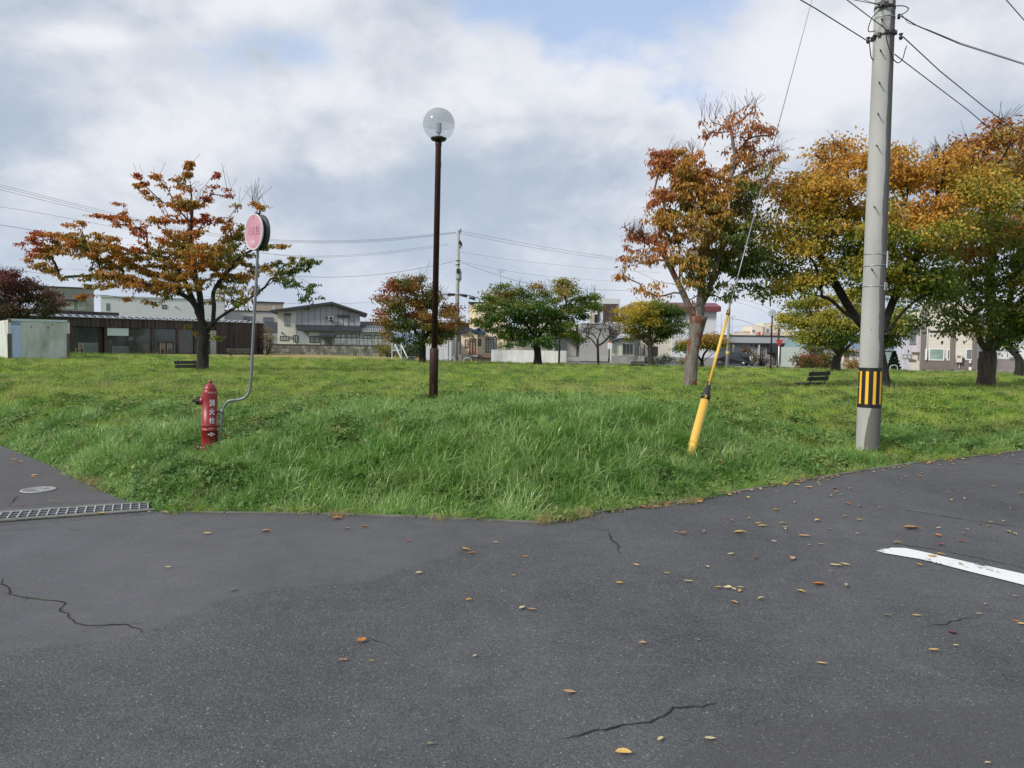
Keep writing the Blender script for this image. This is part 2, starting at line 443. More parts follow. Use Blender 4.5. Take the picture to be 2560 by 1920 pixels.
def sheet(name, pts, z, m, parent=None, thick=0.0, rough_edge=0.0, seed=0):
    """flat sheet from an outline, optionally with a ragged edge"""
    pts = [Vector((p[0], p[1])) for p in pts]
    if rough_edge:
        out = []
        for i, a in enumerate(pts):
            b = pts[(i + 1) % len(pts)]; n = max(1, int((b - a).length / 0.03)) if (b - a).length < 12 else 1
            nrm = Vector((-(b - a).y, (b - a).x)); nrm = nrm.normalized() if nrm.length else nrm
            for k in range(n):
                q = a.lerp(b, k / n)
                q = q + nrm * rough_edge * (mnoise.noise((q.x * 2.3, q.y * 2.3, seed)) * 1.4 + mnoise.noise((q.x * 14, q.y * 14, seed)) * .5)
                out.append(q)
        pts = out
    bm = bmesh.new(); lay = bm.verts.layers.float_color.new('tint')
    vs = [bm.verts.new((p.x, p.y, z)) for p in pts]
    for v in vs: v[lay] = (1, 1, 1, 1)
    es = [bm.edges.new((vs[i], vs[(i + 1) % len(vs)])) for i in range(len(vs))]
    bmesh.ops.triangle_fill(bm, use_beauty=True, use_dissolve=False, edges=es)
    if rough_edge and z < .004:       # feathered rim dipping into the road
        sg_ = 1 if sum(pts[i].x * pts[(i + 1) % len(pts)].y - pts[(i + 1) % len(pts)].x * pts[i].y for i in range(len(pts))) > 0 else -1
        ring = []
        for i, p in enumerate(pts):
            d = (pts[(i + 3) % len(pts)] - pts[i - 3]); nn = Vector((d.y, -d.x)).normalized() * sg_ * .12
            v = bm.verts.new((p.x + nn.x, p.y + nn.y, -.0012)); v[lay] = (0, 0, 0, 1); ring.append(v)
        for i in range(len(vs)):
            j = (i + 1) % len(vs)
            try: bm.faces.new((vs[i], vs[j], ring[j], ring[i]))
            except ValueError: pass
    bm.normal_update()
    for f in bm.faces:
        if f.normal.z < 0: f.normal_flip()
    me = bpy.data.meshes.new(name); bm.to_mesh(me); bm.free()
    me.materials.append(m)
    o = bpy.data.objects.new(name, me); COL.objects.link(o)
    if parent is not None: o.parent = parent
    return o
_road_out = [tuple(p) for p in EDGE] + [(60, -40), (-60, -40)]
road = sheet('road', _road_out, 0.0, A_ROAD); road['kind'] = 'structure'
# concrete lip along the gutter, in the lengths it was laid
K = []
for i in range(7, len(EDGE) - 1):
    a, b = Vector(EDGE[i]), Vector(EDGE[i + 1]); n = max(1, round(min((b - a).length, 30) / 0.6))
    if (b - a).length > 40: b = a + (b - a).normalized() * 12; n = 20
    for k in range(n): K.append((a.lerp(b, k / n), a.lerp(b, (k + 1) / n)))
kerb = thing('kerb', 'thin weathered concrete gutter edge between the asphalt and the grass bank', 'kerb')
kerb['kind'] = 'structure'; del kerb['category']
KM = mat('gutter concrete', (0.15, 0.145, 0.125), 0.9, 0.3, 5, 0.5, 60, dirt=((0.09, 0.085, 0.06), .8, 3, None), coord='world')
for i, (a, b) in enumerate(K):
    d = (b - a).normalized(); nrm = Vector((-d.y, d.x)); g = 0.006
    a2, b2 = a + d * g, b - d * g
    w = 0.055 + random.uniform(-.006, .006); t = 0.012 + random.uniform(-.004, .005)
    m_ = MB()
    q = [a2 - nrm * .004, b2 - nrm * .004, b2 + nrm * w, a2 + nrm * w]
    m_.add([(p.x, p.y, z) for z in (-0.36, t) for p in q], [(0, 3, 2, 1), (4, 5, 6, 7), (0, 1, 5, 4), (1, 2, 6, 5), (2, 3, 7, 6), (3, 0, 4, 7)])
    m_.build('kerb_stone', KM, kerb)
# repairs and the side path
def gpx(lst, z=0): return [(G0(x, y, z).x, G0(x, y, z).y) for x, y in lst]
sheet('asphalt_patch', gpx([(-700, 1660), (0, 1616), (174, 1603), (347, 1574), (463, 1528), (544, 1493), (648, 1470), (740, 1460), (925, 1446), (984, 1421), (1076, 1394), (1157, 1366), (1273, 1342), (1345, 1316),
      (1040, 1301), (740, 1292), (560, 1291), (400, 1289), (0, 1321), (-500, 1368)]), 0.0015, A_PATCH, road, rough_edge=0.035, seed=3)
sheet('asphalt_patch', gpx([(1500, 2060), (1750, 1880), (2050, 1810), (2200, 1790), (2560, 1770), (3000, 1760), (3200, 2060)]), 0.0015, A_OLD, road, rough_edge=0.03, seed=5)
sheet('side_path', gpx([(-480, 995), (-150, 1064), (0, 1117), (115, 1161), (265, 1236), (335, 1264), (290, 1250), (0, 1267), (-700, 1310)]), 0.0015, A_PATH, road)
# cracks
CRM = mat('crack', (0.012, 0.012, 0.012), 1.0, 0.2, 10)
MOSS = mat('moss in crack', (0.09, 0.11, 0.03), 1.0, 0.4, 20)
def crack(pts, w, seed, m=CRM, z=0.0045):
    P2 = [Vector(p) for p in gpx([(x * 1.1573, y * 1.1573) for x, y in pts])]
    out = []
    for a, b in zip(P2[:-1], P2[1:]):
        n = max(2, int((b - a).length / .025))
        for k in range(n):
            q = a.lerp(b, k / n); j = .018
            out.append(q + Vector((mnoise.noise((q.x * 18, q.y * 18, seed)), mnoise.noise((q.x * 18, q.y * 18, seed + 9)))) * j + Vector((mnoise.noise((q.x * 60, q.y * 60, seed)), mnoise.noise((q.x * 60, q.y * 60, seed + 5)))) * .008)
    out.append(P2[-1])
    vs, fs = [], []
    for i, q in enumerate(out):
        d = (out[min(i + 1, len(out) - 1)] - out[max(i - 1, 0)]).normalized(); nn = Vector((-d.y, d.x))
        ww = w * (0.35 + 1.2 * abs(mnoise.noise((q.x * 9, q.y * 9, seed + 3)))) * min(1, i / 6, (len(out) - 1 - i) / 6) + .0007
        vs += [(q.x + nn.x * ww, q.y + nn.y * ww, z), (q.x - nn.x * ww, q.y - nn.y * ww, z)]
    fs = [(2 * i, 2 * i + 1, 2 * i + 3, 2 * i + 2) for i in range(len(out) - 1)]
    o = MB().add(vs, fs).build('crack', m, road)
    return o
crack([(5, 1250), (4, 1262), (18, 1269), (19, 1283), (40, 1289), (60, 1292), (98, 1297), (130, 1300), (141, 1305), (132, 1313), (131, 1321), (147, 1326), (153, 1338), (165, 1347), (200, 1353), (225, 1351), (270, 1350), (288, 1357), (306, 1361), (303, 1370)], .007, 1)
crack([(132, 1300), (158, 1306)], .005, 2); crack([(19, 1283), (2, 1279)], .004, 31); crack([(60, 1292), (52, 1301)], .003, 32); crack([(270, 1350), (292, 1348), (310, 1352)], .003, 33); crack([(1440, 1545), (1470, 1556), (1490, 1553)], .003, 34); crack([(1335, 1188), (1342, 1199)], .004, 35); crack([(200, 1353), (225, 1358)], .005, 8)
crack([(20, 1285), (60, 1293), (98, 1297)], .006, 3, MOSS, .0055); crack([(133, 1312), (132, 1320), (152, 1330)], .008, 4, MOSS, .0055)
crack([(1200, 1601), (1250, 1590), (1320, 1573), (1400, 1560), (1440, 1545), (1460, 1530), (1530, 1525), (1545, 1524), (1548, 1517)], .006, 5)
crack([(1315, 1150), (1320, 1165), (1332, 1175), (1337, 1190)], .010, 6)
crack([(1290, 1142), (1330, 1152)], .004, 6.5)
crack([(2000, 1353), (2040, 1349), (2065, 1340), (2115, 1333)], .006, 7)
crack([(1920, 1173), (1980, 1182), (2060, 1195), (2160, 1216), (2240, 1235), (2330, 1260)], .006, 10)
crack([(1930, 1098), (2000, 1109), (2080, 1123), (2150, 1133), (2300, 1150)], .007, 11)
crack([(775, 1378), (800, 1381), (830, 1392), (848, 1398)], .004, 12)
crack([(0, 1148), (60, 1143), (105, 1139)], .004, 13); crack([(140, 1141), (180, 1149)], .004, 14)
crack([(20, 1093), (30, 1080), (42, 1072)], .006, 15, CRM, .0075)
# painted line
def paint_mat():
    m, N, L, b = new_mat('road paint')
    t = _noise(N, L, 30, 8, 0.72, 'world'); t2 = _noise(N, L, 2.2, 3, 0.5, 'world')
    ad = N.new('ShaderNodeMath'); ad.operation = 'MULTIPLY_ADD'; L.new(t2.outputs[0], ad.inputs[0]); ad.inputs[1].default_value = .55; L.new(t.outputs[0], ad.inputs[2])
    c = _ramp(N, L, ad.outputs[0], [(0.0, (.74, .75, .76)), (.90, (.76, .77, .78)), (.935, (.09, .09, .095)), (1, (.08, .08, .085))])
    L.new(c, b.inputs['Base Color']); b.inputs['Roughness'].default_value = .6
    return m
top = [(1925, 1185), (1955, 1186), (2212, 1242), (2420, 1290), (2700, 1356)]; bot = [(2690, 1392), (2400, 1318), (2212, 1266), (1985, 1209), (1912, 1197)]
frayed = [(1890, 1191), (1912, 1190), (1897, 1188), (1918, 1187)]
sheet('road_marking', gpx([(x * 1.1573, y * 1.1573) for x, y in top + bot + frayed]), 0.008, paint_mat(), road, rough_edge=.011, seed=2)

# ------------------------------------------------------------------ grating and manhole
gr = thing('drain_grating', 'long galvanised steel drain grating across the side path beside the bank', 'drain grating')
STEEL = mat('galvanised steel', (0.48, 0.50, 0.52), 0.42, 0.2, 8, 0.1, 60, metal=0.55, coord='world')
c0 = [Vector((*p, 0.0)) for p in gpx([(-330, 1298), (372, 1277), (352, 1256), (-330, 1260)])]   # near-left, near-right, far-right, far-left
c0 = [Vector((*p, 0.0)) for p in gpx([(0, 1302), (372, 1275), (336, 1252), (0, 1280)])]
dirg = (c0[1] - c0[0]).normalized(); L_ = 5.2; wv = Vector((-dirg.y, dirg.x, 0)); WG = 0.30
org = c0[1] + Vector((0, 0, 0.018))
def gp(u, w, z=0): return org - dirg * u + wv * w + Vector((0, 0, z))
def gbox(name, u0, u1, w0, w1, z0, z1, m, par):
    q = [gp(u0, w0), gp(u1, w0), gp(u1, w1), gp(u0, w1)]
    mb = MB().add([(p.x, p.y, p.z + z) for z in (z0, z1) for p in q], [(0, 1, 2, 3), (4, 7, 6, 5), (0, 4, 5, 1), (1, 5, 6, 2), (2, 6, 7, 3), (3, 7, 4, 0)])
    return mb.build(name, m, par)
gbox('pit_shade', -.02, L_, -.02, WG + .02, -.0125, -.0085, mat('drain shade', (0.006, 0.006, 0.006), 1.0, .1), gr)  # flat black sheet: the shade of the hollow put into its colour
for w in (0, .1, .2, .3): gbox('bearing_bar', 0, L_, w - .004, w + .004, -.008, .0, STEEL, gr)
for k in range(int(L_ / .075)): gbox('cross_bar', k * .075, k * .075 + .011, .004, WG - .004, -.007, .004, STEEL, gr)
CONC = mat('drain rim concrete', (0.17, 0.165, 0.145), 0.9, 0.35, 6, 0.5, 50, dirt=((0.07, 0.08, 0.03), .7, 5, None), coord='world')
gbox('rim', -.05, L_, -.075, -.012, -.013, -.002, CONC, gr); gbox('rim', -.05, L_, WG + .012, WG + .085, -.013, -.002, CONC, gr)
mc = G0(96, 1226); mh = thing('manhole_cover', 'small round pale metal cover set in the side path', 'manhole cover', (mc.x, mc.y, 0.006)); mh.scale = (.88, .88, 1)
MHM = mat('cover metal', (0.36, 0.37, 0.37), 0.55, 0.2, 20, 0.4, 90, metal=.3, dirt=((.15, .14, .12), .6, 9, None))
MB().lathe([(0.0, .004), (.15, .004), (.152, 0.0065)], 40, cap=False).build('lid', MHM, mh)
MB().lathe([(.155, 0), (.155, .007), (.185, .007), (.19, 0)], 40, cap=False).build('frame', MHM, mh)
for k in range(10):
    M = Matrix.Rotation(k * PI / 5, 4, 'Z')
    MB().box(.05, .13, -.006, .006, .004, .009, M).build('rib', MHM, mh)

# ------------------------------------------------------------------ grass
def blade_mat(name, stops, sc=0.5, rough=0.5, trans=0.25, tipw=0.0):
    m, N, L, b = new_mat(name)
    t = _noise(N, L, sc, 4, 0.6, 'world'); oi = N.new('ShaderNodeObjectInfo')
    t2 = _noise(N, L, 3.5, 3, 0.6, 'world')
    a = N.new('ShaderNodeMath'); a.operation = 'MULTIPLY_ADD'; L.new(oi.outputs['Random'], a.inputs[0]); a.inputs[1].default_value = .40; L.new(t.outputs[0], a.inputs[2])
    a2 = N.new('ShaderNodeMath'); a2.operation = 'MULTIPLY_ADD'; L.new(t2.outputs[0], a2.inputs[0]); a2.inputs[1].default_value = .25; L.new(a.outputs[0], a2.inputs[2])
    c = _ramp(N, L, a2.outputs[0], [(max(0, p + .04), q) for p, q in stops])
    L.new(c, b.inputs['Base Color']); b.inputs['Roughness'].default_value = rough; b.inputs['Specular IOR Level'].default_value = .45
    tr = N.new('ShaderNodeBsdfTranslucent'); L.new(c, tr.inputs[0])
    mx = N.new('ShaderNodeMixShader'); mx.inputs[0].default_value = trans
    L.new(b.outputs[0], mx.inputs[1]); L.new(tr.outputs[0], mx.inputs[2]); L.new(mx.outputs[0], N['Material Output'].inputs[0])
    return m
def clump(name, n, R, h0, h1, w, bend, m, rng, lean=0.0, segs=4):
    """n curved blades rooted in a disc of radius R"""
    a = rng.uniform(0, 2 * PI, n); r = R * np.sqrt(rng.uniform(0, 1, n))
    root = np.stack([r * np.cos(a), r * np.sin(a), np.full(n, -.03)], 1)
    phi = rng.uniform(0, 2 * PI, n); hh = rng.uniform(h0, h1, n); bd = rng.uniform(.35, 1, n) * bend
    d = np.stack([np.cos(phi), np.sin(phi), np.zeros(n)], 1); s = np.stack([-np.sin(phi), np.cos(phi), np.zeros(n)], 1)
    V = []
    for k in range(segs + 1):
        t = k / segs
        ang = bd * t ** 1.3 * 1.5
        # integrate a curling stem
        if k == 0: pos = root.copy(); prev = 0
        else:
            am = (ang + prev_ang) / 2
            pos = pos + (d * np.sin(am)[:, None] + np.array([0, 0, 1.0]) * np.cos(am)[:, None]) * (hh / segs)[:, None]
        prev_ang = ang
        ww = (w * (1 - t ** 1.7) * rng.uniform(.8, 1.2, n))[:, None]
        if k < segs: V += [pos - s * ww, pos + s * ww]
        else: V += [pos]
    V = np.stack(V, 1)   # n, 2*segs+1, 3
    nv = 2 * segs + 1
    quads = [(2 * k, 2 * k + 1, 2 * k + 3, 2 * k + 2) for k in range(segs - 1)]
    vs = V.reshape(-1, 3); fs = []
    base = np.arange(n) * nv
    F = [tuple(b + i for i in q) for b in base for q in quads] + [(b + nv - 3, b + nv - 2, b + nv - 1) for b in base]
    me = bpy.data.meshes.new(name); me.from_pydata(vs.tolist(), [], F); me.materials.append(m)
    me.polygons.foreach_set('use_smooth', np.ones(len(me.polygons), bool)); me.update()
    return bpy.data.objects.new(name, me)
GRASS_LUSH = blade_mat('lush grass', [(.36, (.040, .120, .016)), (.55, (.088, .235, .030)), (.74, (.17, .345, .055)), (.93, (.34, .48, .17))], 1.3, .32, .35)
GRASS_PARK = blade_mat('park grass', [(.38, (.135, .28, .03)), (.57, (.235, .39, .05)), (.80, (.31, .44, .075)), (1.0, (.42, .47, .13))], .30, .55, .38)
GRASS_DRY = blade_mat('dry grass', [(.4, (.30, .22, .10)), (.7, (.42, .34, .18)), (.9, (.34, .30, .12))], 2, .7, .3)
WEED = blade_mat('weed leaves', [(.4, (.055, .14, .03)), (.65, (.10, .215, .045)), (.9, (.20, .28, .07))], 1.2, .5, .3)
def weed_clump(name, n, R, size, m, rng):
    vs, fs = [], []
    for i in range(n):
        a = rng.uniform(0, 2 * PI); r = R * math.sqrt(rng.uniform(0, 1)); z = rng.uniform(.03, .16)
        c = Vector((r * math.cos(a), r * math.sin(a), z))
        d = Vector((rng.normal(), rng.normal(), rng.uniform(-.3, .5))).normalized(); s = d.cross(Vector((0, 0, 1))).normalized()
        L = size * rng.uniform(.6, 1.3); W = L * rng.uniform(.28, .42); up = s.cross(d) * (L * .12)
        o = len(vs)
        vs += [c, c + d * L * .35 + s * W + up, c + d * L * .8 + s * W * .6 + up, c + d * L, c + d * L * .8 - s * W * .6 + up, c + d * L * .35 - s * W + up, c + d * L * .5]
        fs += [(o, o + 6, o + 1), (o + 1, o + 6, o + 2), (o + 2, o + 6, o + 3), (o + 3, o + 6, o + 4), (o + 4, o + 6, o + 5), (o + 5, o + 6, o)]
    me = bpy.data.meshes.new(name); me.from_pydata([tuple(v) for v in vs], [], fs); me.materials.append(m); me.update()
    return bpy.data.objects.new(name, me)
def scatter(name, protos, pts, rot, scl, idx, label):
    """one object: points carrying tufts"""
    c = bpy.data.collections.new(name + ' tufts')
    for i, p in enumerate(protos):
        p.name = '%02d %s' % (i, p.name); c.objects.link(p)
    me = bpy.data.meshes.new(name); me.vertices.add(len(pts)); me.vertices.foreach_set('co', np.asarray(pts, np.float32).ravel())
    for nme, ty, dat in (('rot', 'FLOAT_VECTOR', rot), ('scl', 'FLOAT', scl), ('idx', 'INT', idx)):
        a = me.attributes.new(nme, ty, 'POINT')
        if ty == 'FLOAT_VECTOR': a.data.foreach_set('vector', np.asarray(dat, np.float32).ravel())
        else: a.data.foreach_set('value', np.asarray(dat, np.int32 if ty == 'INT' else np.float32))
    o = bpy.data.objects.new(name, me); COL.objects.link(o)
    tag(o, label, None, None, 'stuff')
    ng = bpy.data.node_groups.new(name, 'GeometryNodeTree')
    ng.interface.new_socket('Geometry', in_out='INPUT', socket_type='NodeSocketGeometry')
    ng.interface.new_socket('Geometry', in_out='OUTPUT', socket_type='NodeSocketGeometry')
    N, L = ng.nodes, ng.links
    gi, go = N.new('NodeGroupInput'), N.new('NodeGroupOutput')
    ci = N.new('GeometryNodeCollectionInfo'); ci.inputs['Collection'].default_value = c
    ci.inputs['Separate Children'].default_value = True; ci.inputs['Reset Children'].default_value = True
    ip = N.new('GeometryNodeInstanceOnPoints'); ip.inputs['Pick Instance'].default_value = True
    def at(nme, ty):
        x = N.new('GeometryNodeInputNamedAttribute'); x.data_type = ty; x.inputs[0].default_value = nme; return x.outputs[0]
    L.new(gi.outputs[0], ip.inputs['Points']); L.new(ci.outputs[0], ip.inputs['Instance'])
    L.new(at('idx', 'INT'), ip.inputs['Instance Index'])
    L.new(at('rot', 'FLOAT_VECTOR'), ip.inputs['Rotation']); L.new(at('scl', 'FLOAT'), ip.inputs['Scale'])
    L.new(ip.outputs[0], go.inputs[0])
    md = o.modifiers.new('tufts', 'NODES'); md.node_group = ng
    return o
rg = np.random.default_rng(11)
def sample(n, y0, y1, xk, dens=None, dmin=.3):
    """points over the park between two depths, inside the view and a margin"""
    y = y0 + (y1 - y0) * rg.uniform(0, 1, n) ** 1.0
    x = (rg.uniform(-1, 1, n)) * (0.70 * y + xk)
    ok = edge_dist(x, y) > dmin
    return x[ok], y[ok]
def noise_at(x, y, s, z): return np.array([mnoise.noise((a * s, b * s, z)) for a, b in zip(x, y)])
# near bank
hydrant_xy = (P(523, 1116, 9.3).x, 9.3)
x, y = sample(120000, 6.6, 15, 1.5, dmin=.03)
dm = edge_dist(x, y); gut_ = .16 * sm((x + 3.4) / .8) * (.55 + noise_at(x, y, 2.5, 6.0))
ok = dm > gut_
x, y, dm = x[ok], y[ok], dm[ok]
keep = rg.uniform(0, 1, len(x)) < np.clip((8.6 / y) ** 1.6, .25, 1) * .62
x, y = x[keep], y[keep]
d = edge_dist(x, y); z = np.maximum(height(x, y), -.10)
e_ = .05
gx = (edge_dist(x + e_, y) - edge_dist(x - e_, y)); gy = (edge_dist(x, y + e_) - edge_dist(x, y - e_))
outang = np.arctan2(-gy, -gx)                       # towards the road
nz_ = noise_at(x, y, .8, 2.0); nz2 = noise_at(x, y, 2.2, 5.0)
cen = np.exp(-((x - .2) / 4.2) ** 2)
lush = np.clip(np.maximum(cen, .42 + .16 * nz_), 0, 1) * np.clip(1.35 - d / (2.0 + 2.8 * cen), 0, 1)
nz3 = noise_at(x, y, 1.5, 9.0)
tall = np.clip(.34 + .75 * lush + .45 * nz_ + .55 * nz3, .2, 1.45)
u = rg.uniform(0, 1, len(x))
idx = np.where(u < .10 + .20 * (nz2 > .10), 6 + rg.integers(0, 2, len(x)), np.where(lush + .35 * nz_ > rg.uniform(.05, .30, len(x)), rg.integers(0, 3, len(x)), 3 + rg.integers(0, 3, len(x))))
idx = np.where((rg.uniform(0, 1, len(x)) < .022 + .05 * (d < .5)), 8, idx)
idx = np.where((idx < 3) & (lush < .10), 3, idx)
near_edge = np.clip(1 - (d - .15) / .6, 0, 1)
lean = np.where(idx < 3, .24, .12) + .55 * near_edge
rot = np.stack([lean + rg.normal(0, .20, len(x)), rg.normal(0, .20, len(x)), outang + PI / 2 + np.where(rg.uniform(0, 1, len(x)) < .55, rg.uniform(-PI, PI, len(x)), rg.normal(0, .9, len(x))) * (1 - .7 * near_edge)], 1)
scl = np.where(idx < 3, .62 * tall + .12, np.where(idx < 6, .55 + .35 * tall, .75)) * rg.uniform(.6, 1.35, len(x)) * (1 - .25 * near_edge)
for hx, hy, hr in ((hydrant_xy[0], hydrant_xy[1] - .35, .7), (P(1723, 1146, 9.75).x, 9.5, .5), (5.45, 11.7, .7)):
    scl = scl * (1 - .55 * np.clip(1 - np.hypot(x - hx, y - hy) / hr, 0, 1))
# tufts that have crept over the concrete lip
ke = rg.uniform(0, 1, 420); seg = np.array([[G0(a, b).x, G0(a, b).y] for a, b in ((398, 1281), (740, 1285), (1040, 1294), (1354, 1308), (1400, 1307), (1470, 1287), (1712, 1255), (1967, 1209), (2256, 1163), (2560, 1128))])
sl = np.r_[0, np.cumsum(np.hypot(*np.diff(seg, axis=0).T))]; kx, ky = np.interp(ke * sl[-1], sl, seg[:, 0]), np.interp(ke * sl[-1], sl, seg[:, 1])
kk_ = noise_at(kx, ky, 1.4, 12.0) > -.12; kx, ky = kx[kk_] + rg.normal(0, .02, kk_.sum()), ky[kk_] + .07 + rg.normal(0, .03, kk_.sum())
n_ = len(kx); x, y, z = np.r_[x, kx], np.r_[y, ky], np.r_[z, np.full(n_, .0)]
idx = np.r_[idx, rg.choice([3, 5, 6, 8, 4], n_)]; scl = np.r_[scl, rg.uniform(.3, .75, n_)]
rot = np.vstack([rot, np.stack([rg.uniform(.2, .9, n_), rg.normal(0, .3, n_), rg.normal(0, .8, n_)], 1)])
protos = [clump('tuft', 34, .11, .18, .38, .0052, 1.55, GRASS_LUSH, rg), clump('tuft', 28, .10, .24, .48, .0058, 1.9, GRASS_LUSH, rg), clump('tuft', 30, .12, .12, .26, .0044, 1.2, GRASS_LUSH, rg),
          clump('tuft', 30, .11, .08, .22, .0034, .9, GRASS_PARK, rg, segs=3), clump('tuft', 26, .10, .10, .28, .0036, 1.1, GRASS_PARK, rg, segs=3), clump('tuft', 34, .13, .07, .17, .0036, .8, GRASS_PARK, rg, segs=3),
          weed_clump('weed', 26, .12, .055, WEED, rg), weed_clump('weed', 20, .13, .075, WEED, rg), clump('straw', 14, .09, .10, .30, .0028, 1.6, GRASS_DRY, rg, segs=3)]
print('bank tufts', len(x))
scatter('bank_grass', protos, np.stack([x, y, z], 1), rot, scl, idx, 'long green grass and weeds growing over the bank beside the road')
# park lawn
x, y = sample(75000, 14, 62, 2.5)
keep = rg.uniform(0, 1, len(x)) < np.clip((16 / y) ** 1.25, .10, 1) * 1.0
x, y = x[keep], y[keep]
z = height(x, y); nz_ = noise_at(x, y, .25, 4.0)
u = rg.uniform(0, 1, len(x))
idx = np.where(u < .02 + .05 * (nz_ > .15), 4, np.where(u < .12, 3, rg.integers(0, 3, len(x))))
rot = np.stack([rg.normal(0, .12, len(x)), rg.normal(0, .12, len(x)), rg.uniform(0, 6.28, len(x))], 1)
scl = rg.uniform(.7, 1.25, len(x)) * np.clip(.55 + y / 75, .7, 1.25)
protos = [clump('turf', 60, .26, .06, .19, .0055, .9, GRASS_PARK, rg, segs=3), clump('turf', 50, .24, .08, .24, .006, 1.1, GRASS_PARK, rg, segs=3), clump('turf', 70, .30, .05, .15, .006, .8, GRASS_PARK, rg, segs=3),
          weed_clump('turf_weed', 40, .25, .08, WEED, rg), clump('seed_stalks', 16, .25, .25, .45, .003, .5, GRASS_DRY, rg, segs=3)]
print('lawn tufts', len(x))
scatter('lawn_grass', protos, np.stack([x, y, z], 1), rot, scl, idx, 'uneven yellow-green lawn covering the park beyond the bank')
# ------------------------------------------------------------------ lettering
def lettering(txt, size, m, parent, M=None, bend=None, name='lettering', depth=0.0, thick=0.0, sx=1.0):
    cu = bpy.data.curves.new('txt', 'FONT'); cu.body = txt; cu.size = size; cu.align_x = 'CENTER'; cu.align_y = 'CENTER'
    cu.resolution_u = 3; cu.offset = thick
    to = bpy.data.objects.new('txt', cu); COL.objects.link(to)
    bpy.context.view_layer.update()
    me = bpy.data.meshes.new_from_object(to.evaluated_get(bpy.context.evaluated_depsgraph_get()))
    bpy.data.objects.remove(to); bpy.data.curves.remove(cu)
    bm = bmesh.new(); bm.from_mesh(me)
    for v in bm.verts: v.co.x *= sx
    if bend:
        bmesh.ops.triangulate(bm, faces=bm.faces[:])
        for k in range(-12, 13):
            g = bm.verts[:] + bm.edges[:] + bm.faces[:]
            bmesh.ops.bisect_plane(bm, geom=g, plane_co=(k * size * .08, 0, 0), plane_no=(1, 0, 0))
        R, ang0, z0 = bend
        for v in bm.verts:
            t = ang0 + v.co.x / R
            v.co = Vector((R * math.sin(t), -R * math.cos(t), z0 + v.co.y))
    elif M is not None: bmesh.ops.transform(bm, matrix=M, verts=bm.verts)
    bm.to_mesh(me); bm.free()
    me.materials.clear(); me.materials.append(m)
    o = bpy.data.objects.new(name, me); COL.objects.link(o); o.parent = parent
    return o
WHITE = mat('white paint', (.78, .78, .76), .5, .08, 40)
# ------------------------------------------------------------------ hydrant
YH = 9.3
hb = P(523, 1116, YH); hb.z -= 0.02
hyd = thing('fire_hydrant', 'dark red fire hydrant standing in the grass at the bank corner', 'fire hydrant', hb)
hyd.rotation_euler = (0, 0.022, 0)
RED = mat('hydrant red', (.24, .014, .020), .38, .22, 9, .15, 45, dirt=((.30, .09, .07), .55, 11, (1, 1, .4)))
REDW = mat('hydrant worn edge', (.42, .12, .10), .5, .2, 20)
k = .000726
MB().lathe([(.112, -.16), (.112, .0), (.098, .01), (.094, .02), (.0945, .22), (.0955, .2205), (.0955, .2240), (.0925, .2245), (.0925, .274), (.0935, .2745), (.0935, .278), (.0895, .2785), (.087, .60), (.0875, .66), (.083, .69), (.076, .703), (.0755, .706)], 40).build('barrel', RED, hyd)
for z in (.2225, .2765): MB().lathe([(.0957 if z < .25 else .0937, z - .0014), (.0957 if z < .25 else .0937, z + .0014)], 40, cap=False).build('joint_line', REDW, hyd)
bon = MB().lathe([(.070, .705), (.078, .710), (.078, .716), (.070, .722), (.066, .735), (.055, .755), (.036, .772), (.024, .776)], 36).build('bonnet', RED, hyd)
MB().lathe([(.0235, .775), (.0225, .806), (.020, .812)], 5, smooth=False).build('operating_nut', RED, hyd)
ol = Matrix.Translation((-.075, -.01, .566)) @ Matrix.Rotation(-PI / 2, 4, 'Y') @ Matrix.Identity(4)
MB().lathe([(.058, -.02), (.056, .012), (.050, .022), (.05, .03)], 28, M=ol).build('outlet', RED, hyd)
BLK = mat('black plastic', (.012, .013, .016), .42, .2, 20)
cap = MB().lathe([(.046, .024), (.052, .027), (.052, .040), (.049, .043), (.049, .075), (.045, .083), (.018, .086)], 12, M=ol, smooth=False).build('outlet_cap', BLK, hyd)
MB().prism([(-.021, .084), (.021, .084), (.014, .128), (-.014, .128)], -.011, .011, ol).build('cap_lug', BLK, cap)
CH = mat('tarnished chain', (.30, .27, .18), .5, .3, 60, metal=.6)
chp = [(-.148, -.03, .50 - .0), (-.150, -.035, .46), (-.146, -.04, .40), (-.132, -.045, .355), (-.115, -.05, .345), (-.102, -.055, .37), (-.096, -.05, .41), (-.09, -.04, .45)]
chain = thing('x', None, None); bpy.data.objects.remove(chain)
mb = MB()
for a, b in zip(chp[:-1], chp[1:]):
    for t in (0, .33, .66):
        p = Vector(a).lerp(Vector(b), t); q = Vector(a).lerp(Vector(b), t + .3)
        mb.tube([p, (p + q) / 2 + Vector((.004, 0, 0)), q], .0028, 5)
mb.build('cap_chain', CH, hyd)
for kx, ang in (('a', 0),):
    MB().box(.085, .150, -.012, .012, .428, .452).build('bracket', RED, hyd)
    MB().box(.08, .150, -.012, .012, .165, .185).build('bracket', RED, hyd)
MB().lathe([(.10, .0), (.145, .0), (.145, .02), (.098, .022)], 8, smooth=False, M=Matrix.Translation((0, 0, -.02))).build('base_flange', RED, hyd)
for t in range(8):
    a = t * PI / 4 + .3
    MB().lathe([(.009, 0), (.009, .022), (.004, .026)], 6, M=Matrix.Translation((.125 * math.cos(a), .125 * math.sin(a), 0))).build('bolt', mat('bolt zinc', (.5, .5, .48), .5, .2, 30, metal=.5), hyd)
A0 = math.radians(-13) + math.atan2(hb.x, YH) * -1 + math.radians(13)
